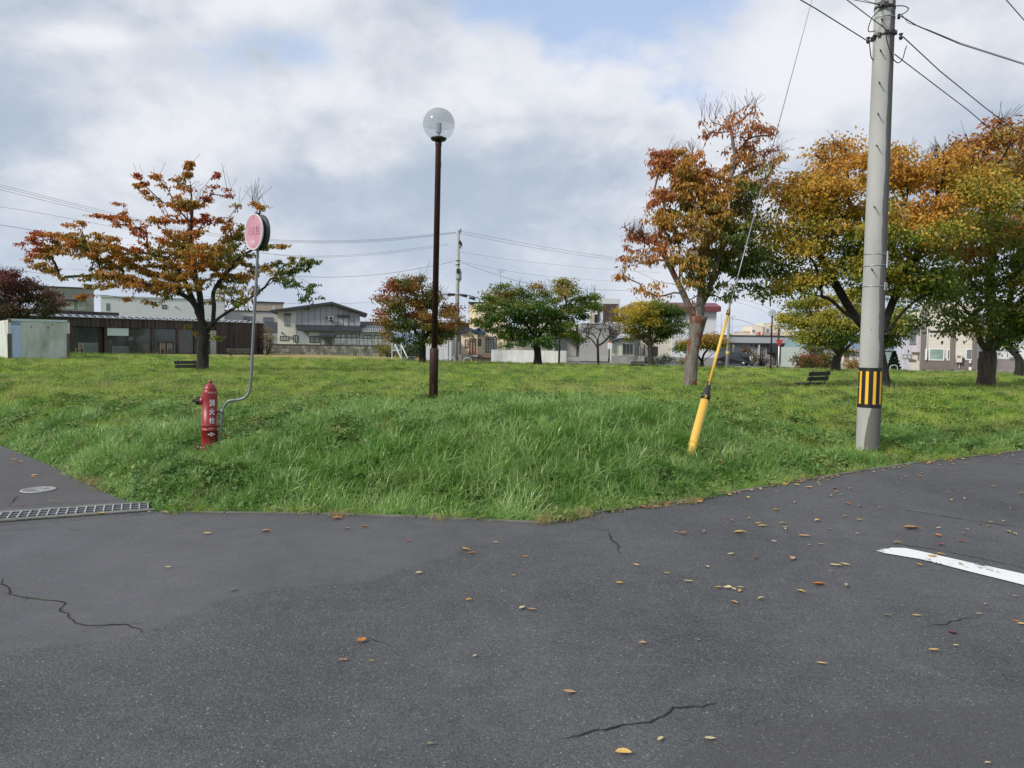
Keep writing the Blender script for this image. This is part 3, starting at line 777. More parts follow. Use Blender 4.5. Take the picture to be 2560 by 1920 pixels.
# direction from the hydrant to the viewer, then a little to the right
vdir = math.atan2(-hb.x, YH); TA = vdir + math.radians(17)
for ch, z, th in (('消', .545, .0022), ('火', .440, .0022), ('栓', .334, .0008)):
    lettering(ch, .082, WHITE, hyd, bend=(.0908, TA, z), thick=th, sx=.86)
lettering('SI06-H', .024, mat('cast letters', (.62, .40, .38), .5, .1, 40), hyd, bend=(.0945, TA, .247), thick=.0006)
lettering('0', .034, WHITE, hyd, bend=(.0885, TA, .668), thick=.0006, sx=.7)
for s in (-1, 1):
    vs = [(.0885 * math.sin(TA + s * a), -.0885 * math.cos(TA + s * a), z) for a in (.17, .30, .44, .56) for z in (.668, .6715)]
    MB().add(vs, [(0, 1, 3, 2), (2, 3, 5, 4), (4, 5, 7, 6)]).build('pointer_mark', WHITE, hyd)
def curved(pts, name, R=.0965, z0=.176):
    n = len(pts); MB().add([(R * math.sin(TA - .05 + x / R), -R * math.cos(TA - .05 + x / R), z0 + z) for x, z in pts], [tuple(range(n))]).build(name, WHITE, hyd)
for s in (-1, 1):
    curved([(s * .048, 0), (s * .026, .008), (s * .008, .011), (s * .008, .006), (s * .028, 0), (s * .008, -.006), (s * .008, -.011), (s * .026, -.008)], 'crest')
    curved([(-.014, s * .022), (.014, s * .022), (.006, s * .006), (-.006, s * .006)], 'crest')
curved([(-.007, 0), (0, .008), (.007, 0), (0, -.008)], 'crest')

# ------------------------------------------------------------------ hydrant sign
sg = thing('hydrant_sign', 'round faded pink hydrant sign on a bent grey pipe behind the red hydrant', 'sign', hb)
GREYP = mat('grey pipe', (.17, .185, .20), .38, .15, 6, .08, 60, metal=.2, dirt=((.30, .31, .31), .4, 9, (1, 1, .15)))
def L_(px, py, Y=YH): return P(px, py, Y) - hb
def smooth_path(pts, n=8):
    pts = [Vector(p) for p in pts]; out = []
    for i in range(len(pts) - 1):
        p0, p1, p2, p3 = pts[max(i - 1, 0)], pts[i], pts[i + 1], pts[min(i + 2, len(pts) - 1)]
        for k in range(n):
            t = k / n
            out.append(.5 * ((2 * p1) + (-p0 + p2) * t + (2 * p0 - 5 * p1 + 4 * p2 - p3) * t * t + (-p0 + 3 * p1 - 3 * p2 + p3) * t ** 3))
    return out + [pts[-1]]
pp = [L_(548, 1108), L_(552, 1075), L_(556, 1030), L_(561, 1015), L_(573, 1002.5), L_(598, 999), L_(612, 994), L_(622, 982), L_(626, 965), L_(629, 920), L_(634, 820), L_(641, 700), L_(645, 615), L_(651, 545)]
MB().tube(smooth_path(pp), .0168, 14).build('pipe', GREYP, sg)
MB().tube([L_(555, 1034), L_(556.4, 1022)], .022, 14).build('pipe_clamp', GREYP, sg)
sc_ = P(642.6, 581, YH) - hb
nrm = Vector((-.69, -.72, 0)).normalized(); rt = Vector((.72, -.69, 0)).normalized(); up = Vector((0, 0, 1))
def disc_M(off): 
    c = sc_ + nrm * off
    return Matrix(((rt.x, up.x, nrm.x, c.x), (rt.y, up.y, nrm.y, c.y), (rt.z, up.z, nrm.z, c.z), (0, 0, 0, 1)))
PINK = mat('faded sign pink', (.50, .24, .32), .55, .10, 5, .1, 40, dirt=((.62, .42, .46), .6, 7, (1, .35, 1)))
SIGNW = mat('sign border', (.62, .62, .58), .5, .1, 20); SIGND = mat('sign back', (.055, .06, .065), .5, .3, 6, .1, 40)
R = .212
face = MB().lathe([(.0, .0455), (R - .014, .0455)], 56, M=disc_M(0), cap=False).build('sign_face', PINK, sg)
MB().lathe([(R - .014, .0450), (R - .014, .047), (R - .002, .047), (R, .044), (R, .030), (R - .004, .028)], 56, M=disc_M(0), cap=False).build('border', SIGNW, sg)
MB().lathe([(0, .028), (R - .003, .028), (R - .002, .0405), (R - .02, .0405)], 56, M=disc_M(0), cap=False).build('sign_back', SIGND, sg)
MB().lathe([(0, -.02), (R, -.022), (R + .001, -.055), (R - .02, -.06), (0, -.06)], 56, M=disc_M(0), cap=False).build('rear_dish', SIGND, sg)
for z in (.12, -.12): MB().box(-.03, .03, z - .015, z + .015, -.03, .03, M=disc_M(0)).build('bracket', GREYP, sg)
MB().box(-.02, .02, R - .002, R + .018, -.02, .02, M=disc_M(-.0)).build('cable_clip', mat('blue clip', (.04, .05, .16), .5, .1, 10), sg)
MAR = mat('sign lettering', (.13, .02, .04), .6, .25, 30)
for ch, x in (('消', -.098), ('火', .0), ('栓', .098)):
    lettering(ch, .125, MAR if x > -.05 else mat('faded lettering', (.36, .15, .19), .6, .2, 30), sg, M=disc_M(.0462) @ Matrix.Translation((x, .005, 0)), thick=-.0008, sx=.82)
lettering('640', .062, mat('scratched white', (.66, .60, .66), .6, .2, 60), sg, M=disc_M(.0462) @ Matrix.Translation((-.01, -.115, 0)))
for z in (.17, -.17): MB().lathe([(0, .0), (.007, .0), (.007, .003)], 10, M=disc_M(.0462) @ Matrix.Translation((0, z, 0))).build('screw', SIGND, sg)

# ------------------------------------------------------------------ park lamps
BROWN = mat('brown lamp paint', (.034, .015, .012), .5, .3, 7, .15, 50, dirt=((.07, .028, .020), .5, 10, (1, 1, .12)), spec=.3)
def glass_globe():
    m, N, L, b = new_mat('lamp globe')
    g = N.new('ShaderNodeTexCoord'); s = N.new('ShaderNodeSeparateXYZ'); L.new(g.outputs['Object'], s.inputs[0])
    r = N.new('ShaderNodeMapRange'); L.new(s.outputs[2], r.inputs[0]); r.inputs[1].default_value = -.035; r.inputs[2].default_value = -.015
    r.inputs[3].default_value = .16; r.inputs[4].default_value = .42
    tr = N.new('ShaderNodeBsdfTransparent'); tr.inputs[0].default_value = (.92, .94, .95, 1)
    b.inputs['Base Color'].default_value = (.42, .45, .49, 1); b.inputs['Roughness'].default_value = .12
    tl = N.new('ShaderNodeBsdfTranslucent'); tl.inputs[0].default_value = (.5, .53, .57, 1)
    m1 = N.new('ShaderNodeMixShader'); m1.inputs[0].default_value = .5; L.new(b.outputs[0], m1.inputs[1]); L.new(tl.outputs[0], m1.inputs[2])
    lw = N.new('ShaderNodeLayerWeight'); lw.inputs[0].default_value = .18
    ad = N.new('ShaderNodeMath'); ad.operation = 'MAXIMUM'; L.new(r.outputs[0], ad.inputs[0])
    q = N.new('ShaderNodeMath'); q.operation = 'MULTIPLY'; q.inputs[1].default_value = .8; L.new(lw.outputs['Facing'], q.inputs[0]); 
    pw = N.new('ShaderNodeMath'); pw.operation = 'POWER'; L.new(q.outputs[0], pw.inputs[0]); pw.inputs[1].default_value = 1.6; L.new(pw.outputs[0], ad.inputs[1])
    mx = N.new('ShaderNodeMixShader'); L.new(ad.outputs[0], mx.inputs[0]); L.new(tr.outputs[0], mx.inputs[1]); L.new(m1.outputs[0], mx.inputs[2])
    L.new(mx.outputs[0], N['Material Output'].inputs[0])
    return m
GLOBE = glass_globe()
def park_lamp(bpx, tpx, Y, label, grp, rs=1.0):
    """bpx: pixel of the foot, tpx: pixel of the collar under the globe"""
    b = P(*bpx, Y); t = P(*tpx, Y); ax = t - b; Ln = ax.length
    r = thing('park_lamp', label, 'street lamp', b, 0, grp); r.rotation_euler = ax.to_track_quat('Z', 'Y').to_euler()
    MB().lathe([(.072 * rs, -.3), (.072 * rs, .835), (.064 * rs, .855), (.055 * rs, .86)], 24).build('sleeve', BROWN, r)
    MB().lathe([(.049 * rs, .85), (.046 * rs, Ln - .12), (.052 * rs, Ln - .10), (.052 * rs, Ln - .03)], 24).build('pole', BROWN, r)
    MB().box(-.088 * rs, -.066 * rs, -.02, .02, -.1, .28).build('conduit', BROWN, r)
    MB().lathe([(.05, Ln - .04), (.11, Ln - .025), (.126, Ln - .005), (.126, Ln + .012), (.105, Ln + .02)], 32).build('collar', mat('lamp collar', (.012, .012, .013), .4, .2, 10), r)
    for a in (0, 2.1, 4.2): MB().box(.09, .105, -.006, .006, Ln - .035, Ln - .005, Matrix.Rotation(a, 4, 'Z')).build('screw', MATS['lamp collar'], r)
    bu = MB().lathe([(.025, Ln + .015), (.025, Ln + .09), (.044, Ln + .092), (.044, Ln + .24), (.04, Ln + .245)], 7, smooth=False).build('bulb', mat('lamp bulb', (.42, .45, .52), .4, .1, 30), r)
    MB().lathe([(.10, Ln + .018), (.075, Ln + .035), (.03, Ln + .04)], 24).build('bulb_base', mat('bulb base', (.25, .30, .28), .5, .1, 20), r)
    R = .252; prof = [(R * math.sin(a), -R * math.cos(a)) for a in np.linspace(.42, PI, 30)]
    g = MB().lathe(prof, 48, cap=False).build('globe', GLOBE, r, loc=(0, 0, Ln + R * math.cos(.42) - .005))
    return r
lamp = park_lamp((1083, 1004), (1096.5, 347), 12.5, 'tall brown park lamp with a clear glass globe rising from the bank at the centre', 'globe lamps in the park')
MB().box(-.008, .010, -.050, -.046, 3.72, 3.80).build('sticker', mat('lamp sticker', (.40, .30, .15), .6, .2, 30), lamp)

# ------------------------------------------------------------------ utility pole at the road
def conc_pole_mat():
    m, N, L, b = new_mat('pole concrete')
    t = _noise(N, L, 2.0, 6, .6, 'obj', (1, 1, .25)); t2 = _noise(N, L, 60, 5, .6)
    g = N.new('ShaderNodeTexCoord'); s = N.new('ShaderNodeSeparateXYZ'); L.new(g.outputs['Object'], s.inputs[0])
    c = _ramp(N, L, t.outputs[0], [(.3, (.31, .32, .305)), (.7, (.44, .45, .435))])
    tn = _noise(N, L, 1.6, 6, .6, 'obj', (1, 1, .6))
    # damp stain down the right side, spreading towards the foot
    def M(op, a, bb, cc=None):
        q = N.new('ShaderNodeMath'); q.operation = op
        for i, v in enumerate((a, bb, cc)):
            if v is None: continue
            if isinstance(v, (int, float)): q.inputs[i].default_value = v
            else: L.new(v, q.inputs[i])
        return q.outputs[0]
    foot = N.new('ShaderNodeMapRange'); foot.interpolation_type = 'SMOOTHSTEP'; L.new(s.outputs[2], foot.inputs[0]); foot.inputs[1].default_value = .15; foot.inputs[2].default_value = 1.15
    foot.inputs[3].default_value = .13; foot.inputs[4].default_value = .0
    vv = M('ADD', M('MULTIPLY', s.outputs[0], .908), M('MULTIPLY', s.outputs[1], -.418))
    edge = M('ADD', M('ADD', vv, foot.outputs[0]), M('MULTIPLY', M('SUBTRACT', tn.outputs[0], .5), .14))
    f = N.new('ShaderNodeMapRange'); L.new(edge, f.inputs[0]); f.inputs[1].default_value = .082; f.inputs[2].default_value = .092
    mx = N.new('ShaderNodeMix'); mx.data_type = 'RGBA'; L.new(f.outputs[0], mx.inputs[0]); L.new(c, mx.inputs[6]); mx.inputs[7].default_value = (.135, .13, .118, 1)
    L.new(mx.outputs[2], b.inputs['Base Color']); b.inputs['Roughness'].default_value = .85
    w = N.new('ShaderNodeTexWave'); w.bands_direction = 'Z'; w.inputs['Scale'].default_value = 14; w.inputs['Distortion'].default_value = 1; L.new(g.outputs['Object'], w.inputs[0])
    hh = M('ADD', M('MULTIPLY', w.outputs[1], .05), t2.outputs[0])
    bp = N.new('ShaderNodeBump'); bp.inputs['Strength'].default_value = .35; bp.inputs['Distance'].default_value = .01
    L.new(hh, bp.inputs['Height']); L.new(bp.outputs[0], b.inputs['Normal'])
    return m
YP = 12.0
pb = P(2169, 1122, YP); pt = P(2213, 0, YP); pax = (pt - pb); PS = pax.normalized()
pole = thing('utility_pole', 'large grey concrete utility pole with a black and yellow band at the road', 'utility pole', pb)
_q = PS.to_track_quat('Z', 'Y'); pole.rotation_euler = _q.to_euler()
_Mi = (Matrix.Translation(pb) @ _q.to_matrix().to_4x4()).inverted()
# local frame: keep x to the right
_rz = Matrix.Identity(4)
xl = (_q @ Vector((1, 0, 0)))
ang = math.atan2(xl.y, xl.x)
pole.rotation_euler = (_q @ Matrix.Rotation(-ang, 4, 'Z').to_quaternion()).to_euler()
bpy.context.view_layer.update()
PM = Matrix.Translation(pb) @ pole.rotation_euler.to_matrix().to_4x4(); PMi = PM.inverted()
def prad(z): return .173 - z * .0042
PC = conc_pole_mat()
MB().lathe([(prad(z), z) for z in (-.6, 0, 2, 4, 6, 8, 11.4)], 40).build('shaft', PC, pole)
def pz(py): return (PMi @ P(2169 + 44 * (1122 - py) / 1122, py, YP)).z
DK = mat('dark iron', (.03, .03, .033), .5, .3, 30, metal=.3); GALV = mat('galvanised', (.36, .38, .40), .45, .2, 20, metal=.5)
vang = math.atan2(-pb.x, YP)     # turn of the side that faces the viewer
def on_pole(z, a, out=0.0):
    r = prad(z) + out; t = vang + a
    return Vector((r * math.sin(t), -r * math.cos(t), z))
for i, py in enumerate((-170, -94, -18, 59, 136, 215, 292, 370, 521, 675)):
    z = pz(py)
    for side in ((-.18,) if i % 1 == 0 else ()):
        a, b_ = on_pole(z + .012, side - .10, -.01), on_pole(z - .012, side + .02, .11)
        MB().tube([a, b_, b_ + Vector((.02, -.004, -.03))], .0085, 8).build('step_bolt', DK, pole)
for py in (-60, 20, 98, 176, 254, 332):
    z = pz(py); MB().tube([on_pole(z, 2.9, -.01), on_pole(z, 2.9, .12)], .0085, 8).build('step_bolt', DK, pole)
z = pz(907 - 0) ; MB().tube([on_pole(pz(825), -.05, -.02), on_pole(pz(825), -.05, .001)], .008, 10).build('bolt_hole', mat('hole', (.005, .005, .005), 1, 0, 1), pole)
MB().tube([on_pole(pz(1083), .12, -.02), on_pole(pz(1083), .12, .0015)], .014, 12).build('bolt_hole', mat('plugged hole', (.14, .14, .13), .9, .2, 30), pole)
# warning wrap
z1, z0 = pz(919), pz(1018)
wrap = MB().lathe([(prad(z0) + .004, z0), (prad(z1) + .004, z1)], 48, cap=False).build('warning_wrap', mat('wrap black', (.012, .011, .012), .45, .2, 20), pole)
YEL = mat('wrap yellow', (.80, .46, .025), .45, .06, 12)
for j in range(10):
    a = -.86 + j * (2 * PI / 10) - 0.02
    zz = [z0 + .055, z1 - .055]; w_ = .125
    vs = []
    for kk in range(4):
        t = a - w_ + 2 * w_ * kk / 3
        vs += [on_pole(zz[0], t, .0058), on_pole(zz[1], t, .0058)]
    MB().add(vs, [(2*q, 2*q+1, 2*q+3, 2*q+2) for q in range(3)]).build('yellow_stripe', YEL, wrap)
for py in (928, 968): MB().box(-.005, .03, -.004, .004, -.003, .003, Matrix.Translation(on_pole(pz(py), -1.15, 0.002)) @ Matrix.Rotation(vang - 1.1 - PI/2, 4, 'Z')).build('wrap_tie', WHITE, wrap)
def band(py, r, m, nm='steel_band', tilt=0.0):
    z = pz(py); pr = prad(z) + .003
    MB().lathe([(pr, z - r), (pr + .003, z - r), (pr + .003, z + r), (pr, z + r)], 40, cap=False, M=Matrix.Translation((0, 0, z)) @ Matrix.Rotation(tilt, 4, 'Y') @ Matrix.Translation((0, 0, -z))).build(nm, m, pole)
for py, t in ((637, .03), (665, -.06), (717, .0)): band(py, .007, GALV, tilt=t)
PLW = mat('pole plate', (.62, .66, .70), .4, .08, 20)
def plate(py0, py1, a, w, nm, m):
    z0_, z1_ = pz(py1), pz(py0)
    M = Matrix.Translation(on_pole((z0_ + z1_) / 2, a, .012)) @ Matrix.Rotation(vang + a, 4, 'Z')
    o = MB().box(-w, w, -.004, .004, -(z1_ - z0_) / 2, (z1_ - z0_) / 2, M).build(nm, m, pole)
    return M
plate(630, 671, 1.42, .05, 'number_plate', PLW)
M_ = plate(707, 727, 1.2, .055, 'number_plate', mat('pole plate grey', (.40, .42, .44), .5, .1, 20))
lettering('D8', .05, DK, pole, M=M_ @ Matrix.Translation((0, -.006, -.03)) @ Matrix.Rotation(PI / 2, 4, 'X'))
# cable fittings
def fit(name, pts, r, m=DK, n=6): return MB().tube(pts, r, n).build(name, m, pole)
zA, zB, zC, zD = pz(22), pz(92), pz(48), pz(140)
band(22, .018, DK, 'pole_band'); band(92, .016, DK, 'pole_band', -.10); band(48, .008, GALV, 'pole_band')
for a, z_ in ((-.35, zA), (-.15, zA + .02), (.1, zA)):
    MB().box(-.03, .03, -.03, .03, -.035, .035, Matrix.Translation(on_pole(z_, a, .035)) @ Matrix.Rotation(vang + a, 4, 'Z')).build('clamp', DK, pole)
MB().lathe([(.008, -.05), (.028, -.03), (.028, .0), (.012, .02), (.03, .03), (.03, .045)], 12, M=Matrix.Translation(on_pole(zB - .04, -1.35, .07))).build('insulator', DK, pole)
MB().lathe([(.008, -.05), (.028, -.03), (.028, .0), (.012, .02), (.03, .03), (.03, .045)], 12, M=Matrix.Translation(on_pole(zB - .05, 1.35, .09))).build('insulator', DK, pole)
MB().lathe([(.01, -.04), (.022, -.03), (.022, .03), (.01, .04)], 12, M=Matrix.Translation(on_pole(zC, 1.45, .05))).build('insulator', DK, pole)
for a in (-1.35, -.9, -.4, .3, .9, 1.4): MB().box(-.022, .022, -.02, .02, -.03, .03, Matrix.Translation(on_pole(zB + .03 * math.sin(a), a, .015)) @ Matrix.Rotation(vang + a, 4, 'Z')).build('clamp', DK, pole)
def pl(px, py, Y=YP): return PMi @ P(px, py, Y)
def jumper(pts, r=.0075): MB().tube(smooth_path([pl(*p) for p in pts], 6), r, 6).build('jumper_wire', MATS['cable black'], pole)
mat('cable black', (.016, .015, .018), .5, .2, 10)
jumper([(2195, 26, 11.8), (2220, 17, 11.75), (2255, 14.5, 11.8), (2271, 21, 11.85), (2262, 32, 11.9), (2245, 39, 12)])
jumper([(2198, 27, 11.8), (2182, 42, 11.8), (2172, 65, 11.85), (2172, 79, 11.9), (2188, 77, 11.95)])
jumper([(2205, 62, 11.78), (2213, 74, 11.76), (2216, 95, 11.76), (2224, 125, 11.78), (2233, 147, 11.85), (2245, 157, 11.9), (2256, 148, 11.95), (2263, 125, 12), (2267, 114, 12)])
jumper([(2173, 96, 11.9), (2175, 120, 11.9), (2178, 143, 11.95), (2184, 150, 12)])
# ------------------------------------------------------------------ cables
CABLE = MATS['cable black']
def cable(label, pts, r, group='overhead cables', sag=0.0, n=14, name='overhead_cable'):
    pts = [Vector(p) for p in pts]; r *= (.65 if n == 1 else .9)
    path = []
    for a, b in zip(pts[:-1], pts[1:]):
        for k in range(n):
            t = k / n; q = a.lerp(b, t); q.z -= sag * 4 * t * (1 - t); path.append(q)
    path.append(pts[-1])
    o = MB().tube(path, r, 5).build(name, CABLE, None)
    return tag(o, label, 'cable', group)
pA, pB = PM @ on_pole(zA, -.4, .05), PM @ on_pole(zB - .04, -1.35, .09)
cable('lower black cable leaving the concrete pole towards the upper left', [pB, P(2040, 22, 10.9), P(1500, -290, 6.5)], .009)
cable('middle black cable crossing the face of the concrete pole to the upper left', [P(2233, 88, 12.1), P(2206, 66, 11.75), P(2118, 0, 10.9), P(1750, -270, 7.5)], .008)
cable('pair of thin wires meeting the top clamp of the concrete pole', [pA, P(2132, -1, 10.9), P(1800, -130, 7.5)], .006, n=8)
cable('thin upper wire meeting the top clamp of the concrete pole', [pA + Vector((0, 0, .01)), P(2178, 6, 11.4), P(2160, 0, 11.2), P(1900, -90, 8)], .005, n=8)
pC, pD = PM @ on_pole(zC, 1.45, .08), PM @ on_pole(zB - .06, 1.35, .12)
cable('twisted pair of cables running right from just below the pole top', [pC, P(2290, 63, 12.4), P(2400, 110, 13.2), P(2560, 161, 14.6), P(2900, 260, 18)], .010, n=6)
cable('thin wire wound beside the twisted cable right of the pole', [pC + Vector((0, 0, .03)), P(2270, 57, 12.3), P(2320, 74, 12.6), P(2400, 107, 13.2), P(2560, 158, 14.6), P(2900, 256, 18)], .005, n=4)
cable('upper of two steep cables dropping right behind the concrete pole', [pD, P(2350, 178, 13.2), P(2460, 267, 14.6), P(2560, 343, 16.2), P(2800, 500, 21)], .010, n=6)
cable('lower of two steep cables dropping right behind the concrete pole', [PM @ on_pole(zD, 1.5, .01), P(2350, 222, 13.2), P(2420, 275, 14.1), P(2496, 340, 15.3), P(2640, 450, 18.5)], .009, n=6)
cable('short cable crossing the top right corner of the sky', [P(2450, -80, 11), P(2516, 0, 11.5), P(2560, 50, 12), P(2700, 210, 14)], .008, n=4)
# ------------------------------------------------------------------ guy wire with yellow guard
gb, gm_, gt = P(1723, 1148, 9.75), None, None
top_ = P(2235, -640, 12.1)
dirw = None
def on_guy(py):
    # the straight line from the anchor through the guard
    return None
g0 = P(1723, 1146, 9.75); g1 = P(1822, 776, 10.35)
guy = thing('pole_stay', 'leaning yellow plastic guard over a steel stay wire beside the reddish tree', 'stay wire', g0)
ax = (g1 - g0); LG = ax.length; guy.rotation_euler = ax.to_track_quat('Z', 'Y').to_euler()
YG = mat('guard yellow', (.74, .46, .075), .42, .07, 5, .05, 30, dirt=((.34, .24, .10), .45, 5, (1, 1, .35)))
f_thick = 146 / 370.0
MB().lathe([(.054, -.25), (.054, 0), (.053, LG * .385)], 28).build('lower_guard', YG, guy)
cone = MB().lathe([(.058, LG * .385), (.058, LG * .412), (.054, LG * .42), (.030, LG * .475), (.0235, LG * .48), (.0235, LG * .505)], 28).build('coupling', mat('coupling black', (.02, .021, .023), .5, .2, 10), guy)
MB().lathe([(.0205, LG * .50), (.0195, LG * .985)], 22).build('upper_guard', YG, guy)
MB().lathe([(.023, LG * .965), (.023, LG * 1.0), (.012, LG * 1.003)], 20).build('top_cap', MATS['coupling black'], guy)
ga = math.atan2(-g0.x, 9.75)
def gl(z, r, nm, s=.012):
    Mi = guy.rotation_euler.to_matrix().to_4x4().inverted()
    v = (Mi @ Vector((-g0.x, -g0.y, 0))); t = math.atan2(v.x, -v.y)
    M = Matrix.Rotation(t, 4, 'Z')
    MB().box(-s, s, -r - .0025, -r + .001, z - .02, z + .02, M).build('reflector', YEL, guy)
    MB().box(-s * .4, s * .4, -r - .004, -r, z - .010, z + .010, M).build('reflector_mark', MATS['coupling black'], guy)
gl(LG * .398, .058, 'a', .010); gl(LG * .492, .0235, 'b', .008); gl(LG * .985, .023, 'c', .007)
MB().tube([Vector((0, 0, LG * .9)), Vector((0, 0, LG * 1.02))], .006, 6).build('stay_rod', GALV, guy)
STAY = mat('stay wire', (.30, .31, .33), .45, .2, 20, metal=.5)
Lt = 13.2
wr = MB().tube([Vector((0, 0, LG * .99)), Vector((0, 0, LG * 1.9))], .0075, 6).build('wire_grip', STAY, guy)
MB().tube([Vector((0, 0, LG * 1.9)), Vector((0.0, 0, LG * 6.9))], .0055, 6).build('wire', STAY, guy)
# ------------------------------------------------------------------ trees
def leaf_material():
    m, N, L, b = new_mat('autumn leaves')
    at = N.new('ShaderNodeAttribute'); at.attribute_name = 'tint'
    L.new(at.outputs['Color'], b.inputs['Base Color']); b.inputs['Roughness'].default_value = .5; b.inputs['Specular IOR Level'].default_value = .35
    tr = N.new('ShaderNodeBsdfTranslucent'); L.new(at.outputs['Color'], tr.inputs[0])
    mx = N.new('ShaderNodeMixShader'); mx.inputs[0].default_value = .42
    L.new(b.outputs[0], mx.inputs[1]); L.new(tr.outputs[0], mx.inputs[2]); L.new(mx.outputs[0], N['Material Output'].inputs[0])
    return m
LEAF = leaf_material()
def bark(name, c0, c1, c2=None, sc=9, st=(1, 1, .25), bump=1.0):
    m, N, L, b = new_mat(name)
    t = _noise(N, L, sc, 7, .65, 'obj', st); t2 = _noise(N, L, sc * 4, 5, .6, 'obj', st)
    c = _ramp(N, L, t.outputs[0], [(.35, c0), (.65, c1)])
    if c2:
        t3 = _noise(N, L, 3.2, 4, .6, 'obj', (1, 1, .5))
        mr = N.new('ShaderNodeMapRange'); L.new(t3.outputs[0], mr.inputs[0]); mr.inputs[1].default_value, mr.inputs[2].default_value = .525, .545
        mx = N.new('ShaderNodeMix'); mx.data_type = 'RGBA'; L.new(mr.outputs[0], mx.inputs[0]); L.new(c, mx.inputs[6]); mx.inputs[7].default_value = (*c2, 1); c = mx.outputs[2]
    L.new(c, b.inputs['Base Color']); b.inputs['Roughness'].default_value = .9
    ad = N.new('ShaderNodeMath'); ad.operation = 'ADD'; L.new(t.outputs[0], ad.inputs[0]); L.new(t2.outputs[0], ad.inputs[1])
    bp = N.new('ShaderNodeBump'); bp.inputs['Strength'].default_value = bump; bp.inputs['Distance'].default_value = .04
    L.new(ad.outputs[0], bp.inputs['Height']); L.new(bp.outputs[0], b.inputs['Normal'])
    return m
BARK_D = bark('dark cherry bark', (.010, .009, .008), (.035, .030, .026))
BARK_G = bark('flaking grey bark', (.13, .115, .10), (.25, .225, .20), (.17, .065, .035))
BARK_B = bark('brown bark', (.035, .026, .022), (.085, .065, .055))
BARK_P = bark('pale brown bark', (.09, .065, .05), (.17, .13, .11))
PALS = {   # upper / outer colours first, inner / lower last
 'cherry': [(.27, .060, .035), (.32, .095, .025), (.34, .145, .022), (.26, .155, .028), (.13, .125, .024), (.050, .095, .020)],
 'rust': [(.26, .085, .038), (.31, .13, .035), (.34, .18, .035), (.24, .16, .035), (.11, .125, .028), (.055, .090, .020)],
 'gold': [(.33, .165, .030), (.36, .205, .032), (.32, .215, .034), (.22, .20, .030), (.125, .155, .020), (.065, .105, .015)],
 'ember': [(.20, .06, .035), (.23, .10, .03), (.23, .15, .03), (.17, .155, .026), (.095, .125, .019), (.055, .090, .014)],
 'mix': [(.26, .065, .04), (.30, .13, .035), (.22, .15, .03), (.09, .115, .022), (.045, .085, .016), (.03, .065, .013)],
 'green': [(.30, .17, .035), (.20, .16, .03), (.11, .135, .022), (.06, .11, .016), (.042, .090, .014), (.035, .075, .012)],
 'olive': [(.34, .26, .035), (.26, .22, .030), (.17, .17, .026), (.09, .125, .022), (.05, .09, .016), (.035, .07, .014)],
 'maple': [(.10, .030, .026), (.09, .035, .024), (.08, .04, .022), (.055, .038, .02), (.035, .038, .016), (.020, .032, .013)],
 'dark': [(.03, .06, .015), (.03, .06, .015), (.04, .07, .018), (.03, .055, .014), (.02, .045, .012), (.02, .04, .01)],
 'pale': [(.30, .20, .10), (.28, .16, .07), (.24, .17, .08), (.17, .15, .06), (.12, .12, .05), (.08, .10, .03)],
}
def leaves_mesh(name, C, D, Ln, Wd, colr, parent, rng):
    n = len(C)
    D = D / np.linalg.norm(D, axis=1)[:, None]
    rnd = rng.normal(size=(n, 3)); S = np.cross(D, rnd); S /= np.linalg.norm(S, axis=1)[:, None] + 1e-9
    Nn = np.cross(S, D)
    L1 = (Ln * rng.uniform(.7, 1.25, n))[:, None]; W1 = L1 * Wd
    base = C; tip = C + D * L1 - Nn * L1 * .12
    a = C + D * L1 * .42 + S * W1 + Nn * W1 * .45; b = C + D * L1 * .42 - S * W1 + Nn * W1 * .45
    mid = C + D * L1 * .48
    V = np.stack([base, a, tip, b], 1).reshape(-1, 3)
    i = np.arange(n)[:, None] * 4
    F = np.concatenate([i + np.array([[0, 1, 2]]), i + np.array([[0, 2, 3]])], 0)
    cc = np.repeat(colr, 4, axis=0)
    return np_obj(name, V, F, LEAF, parent, col=cc)
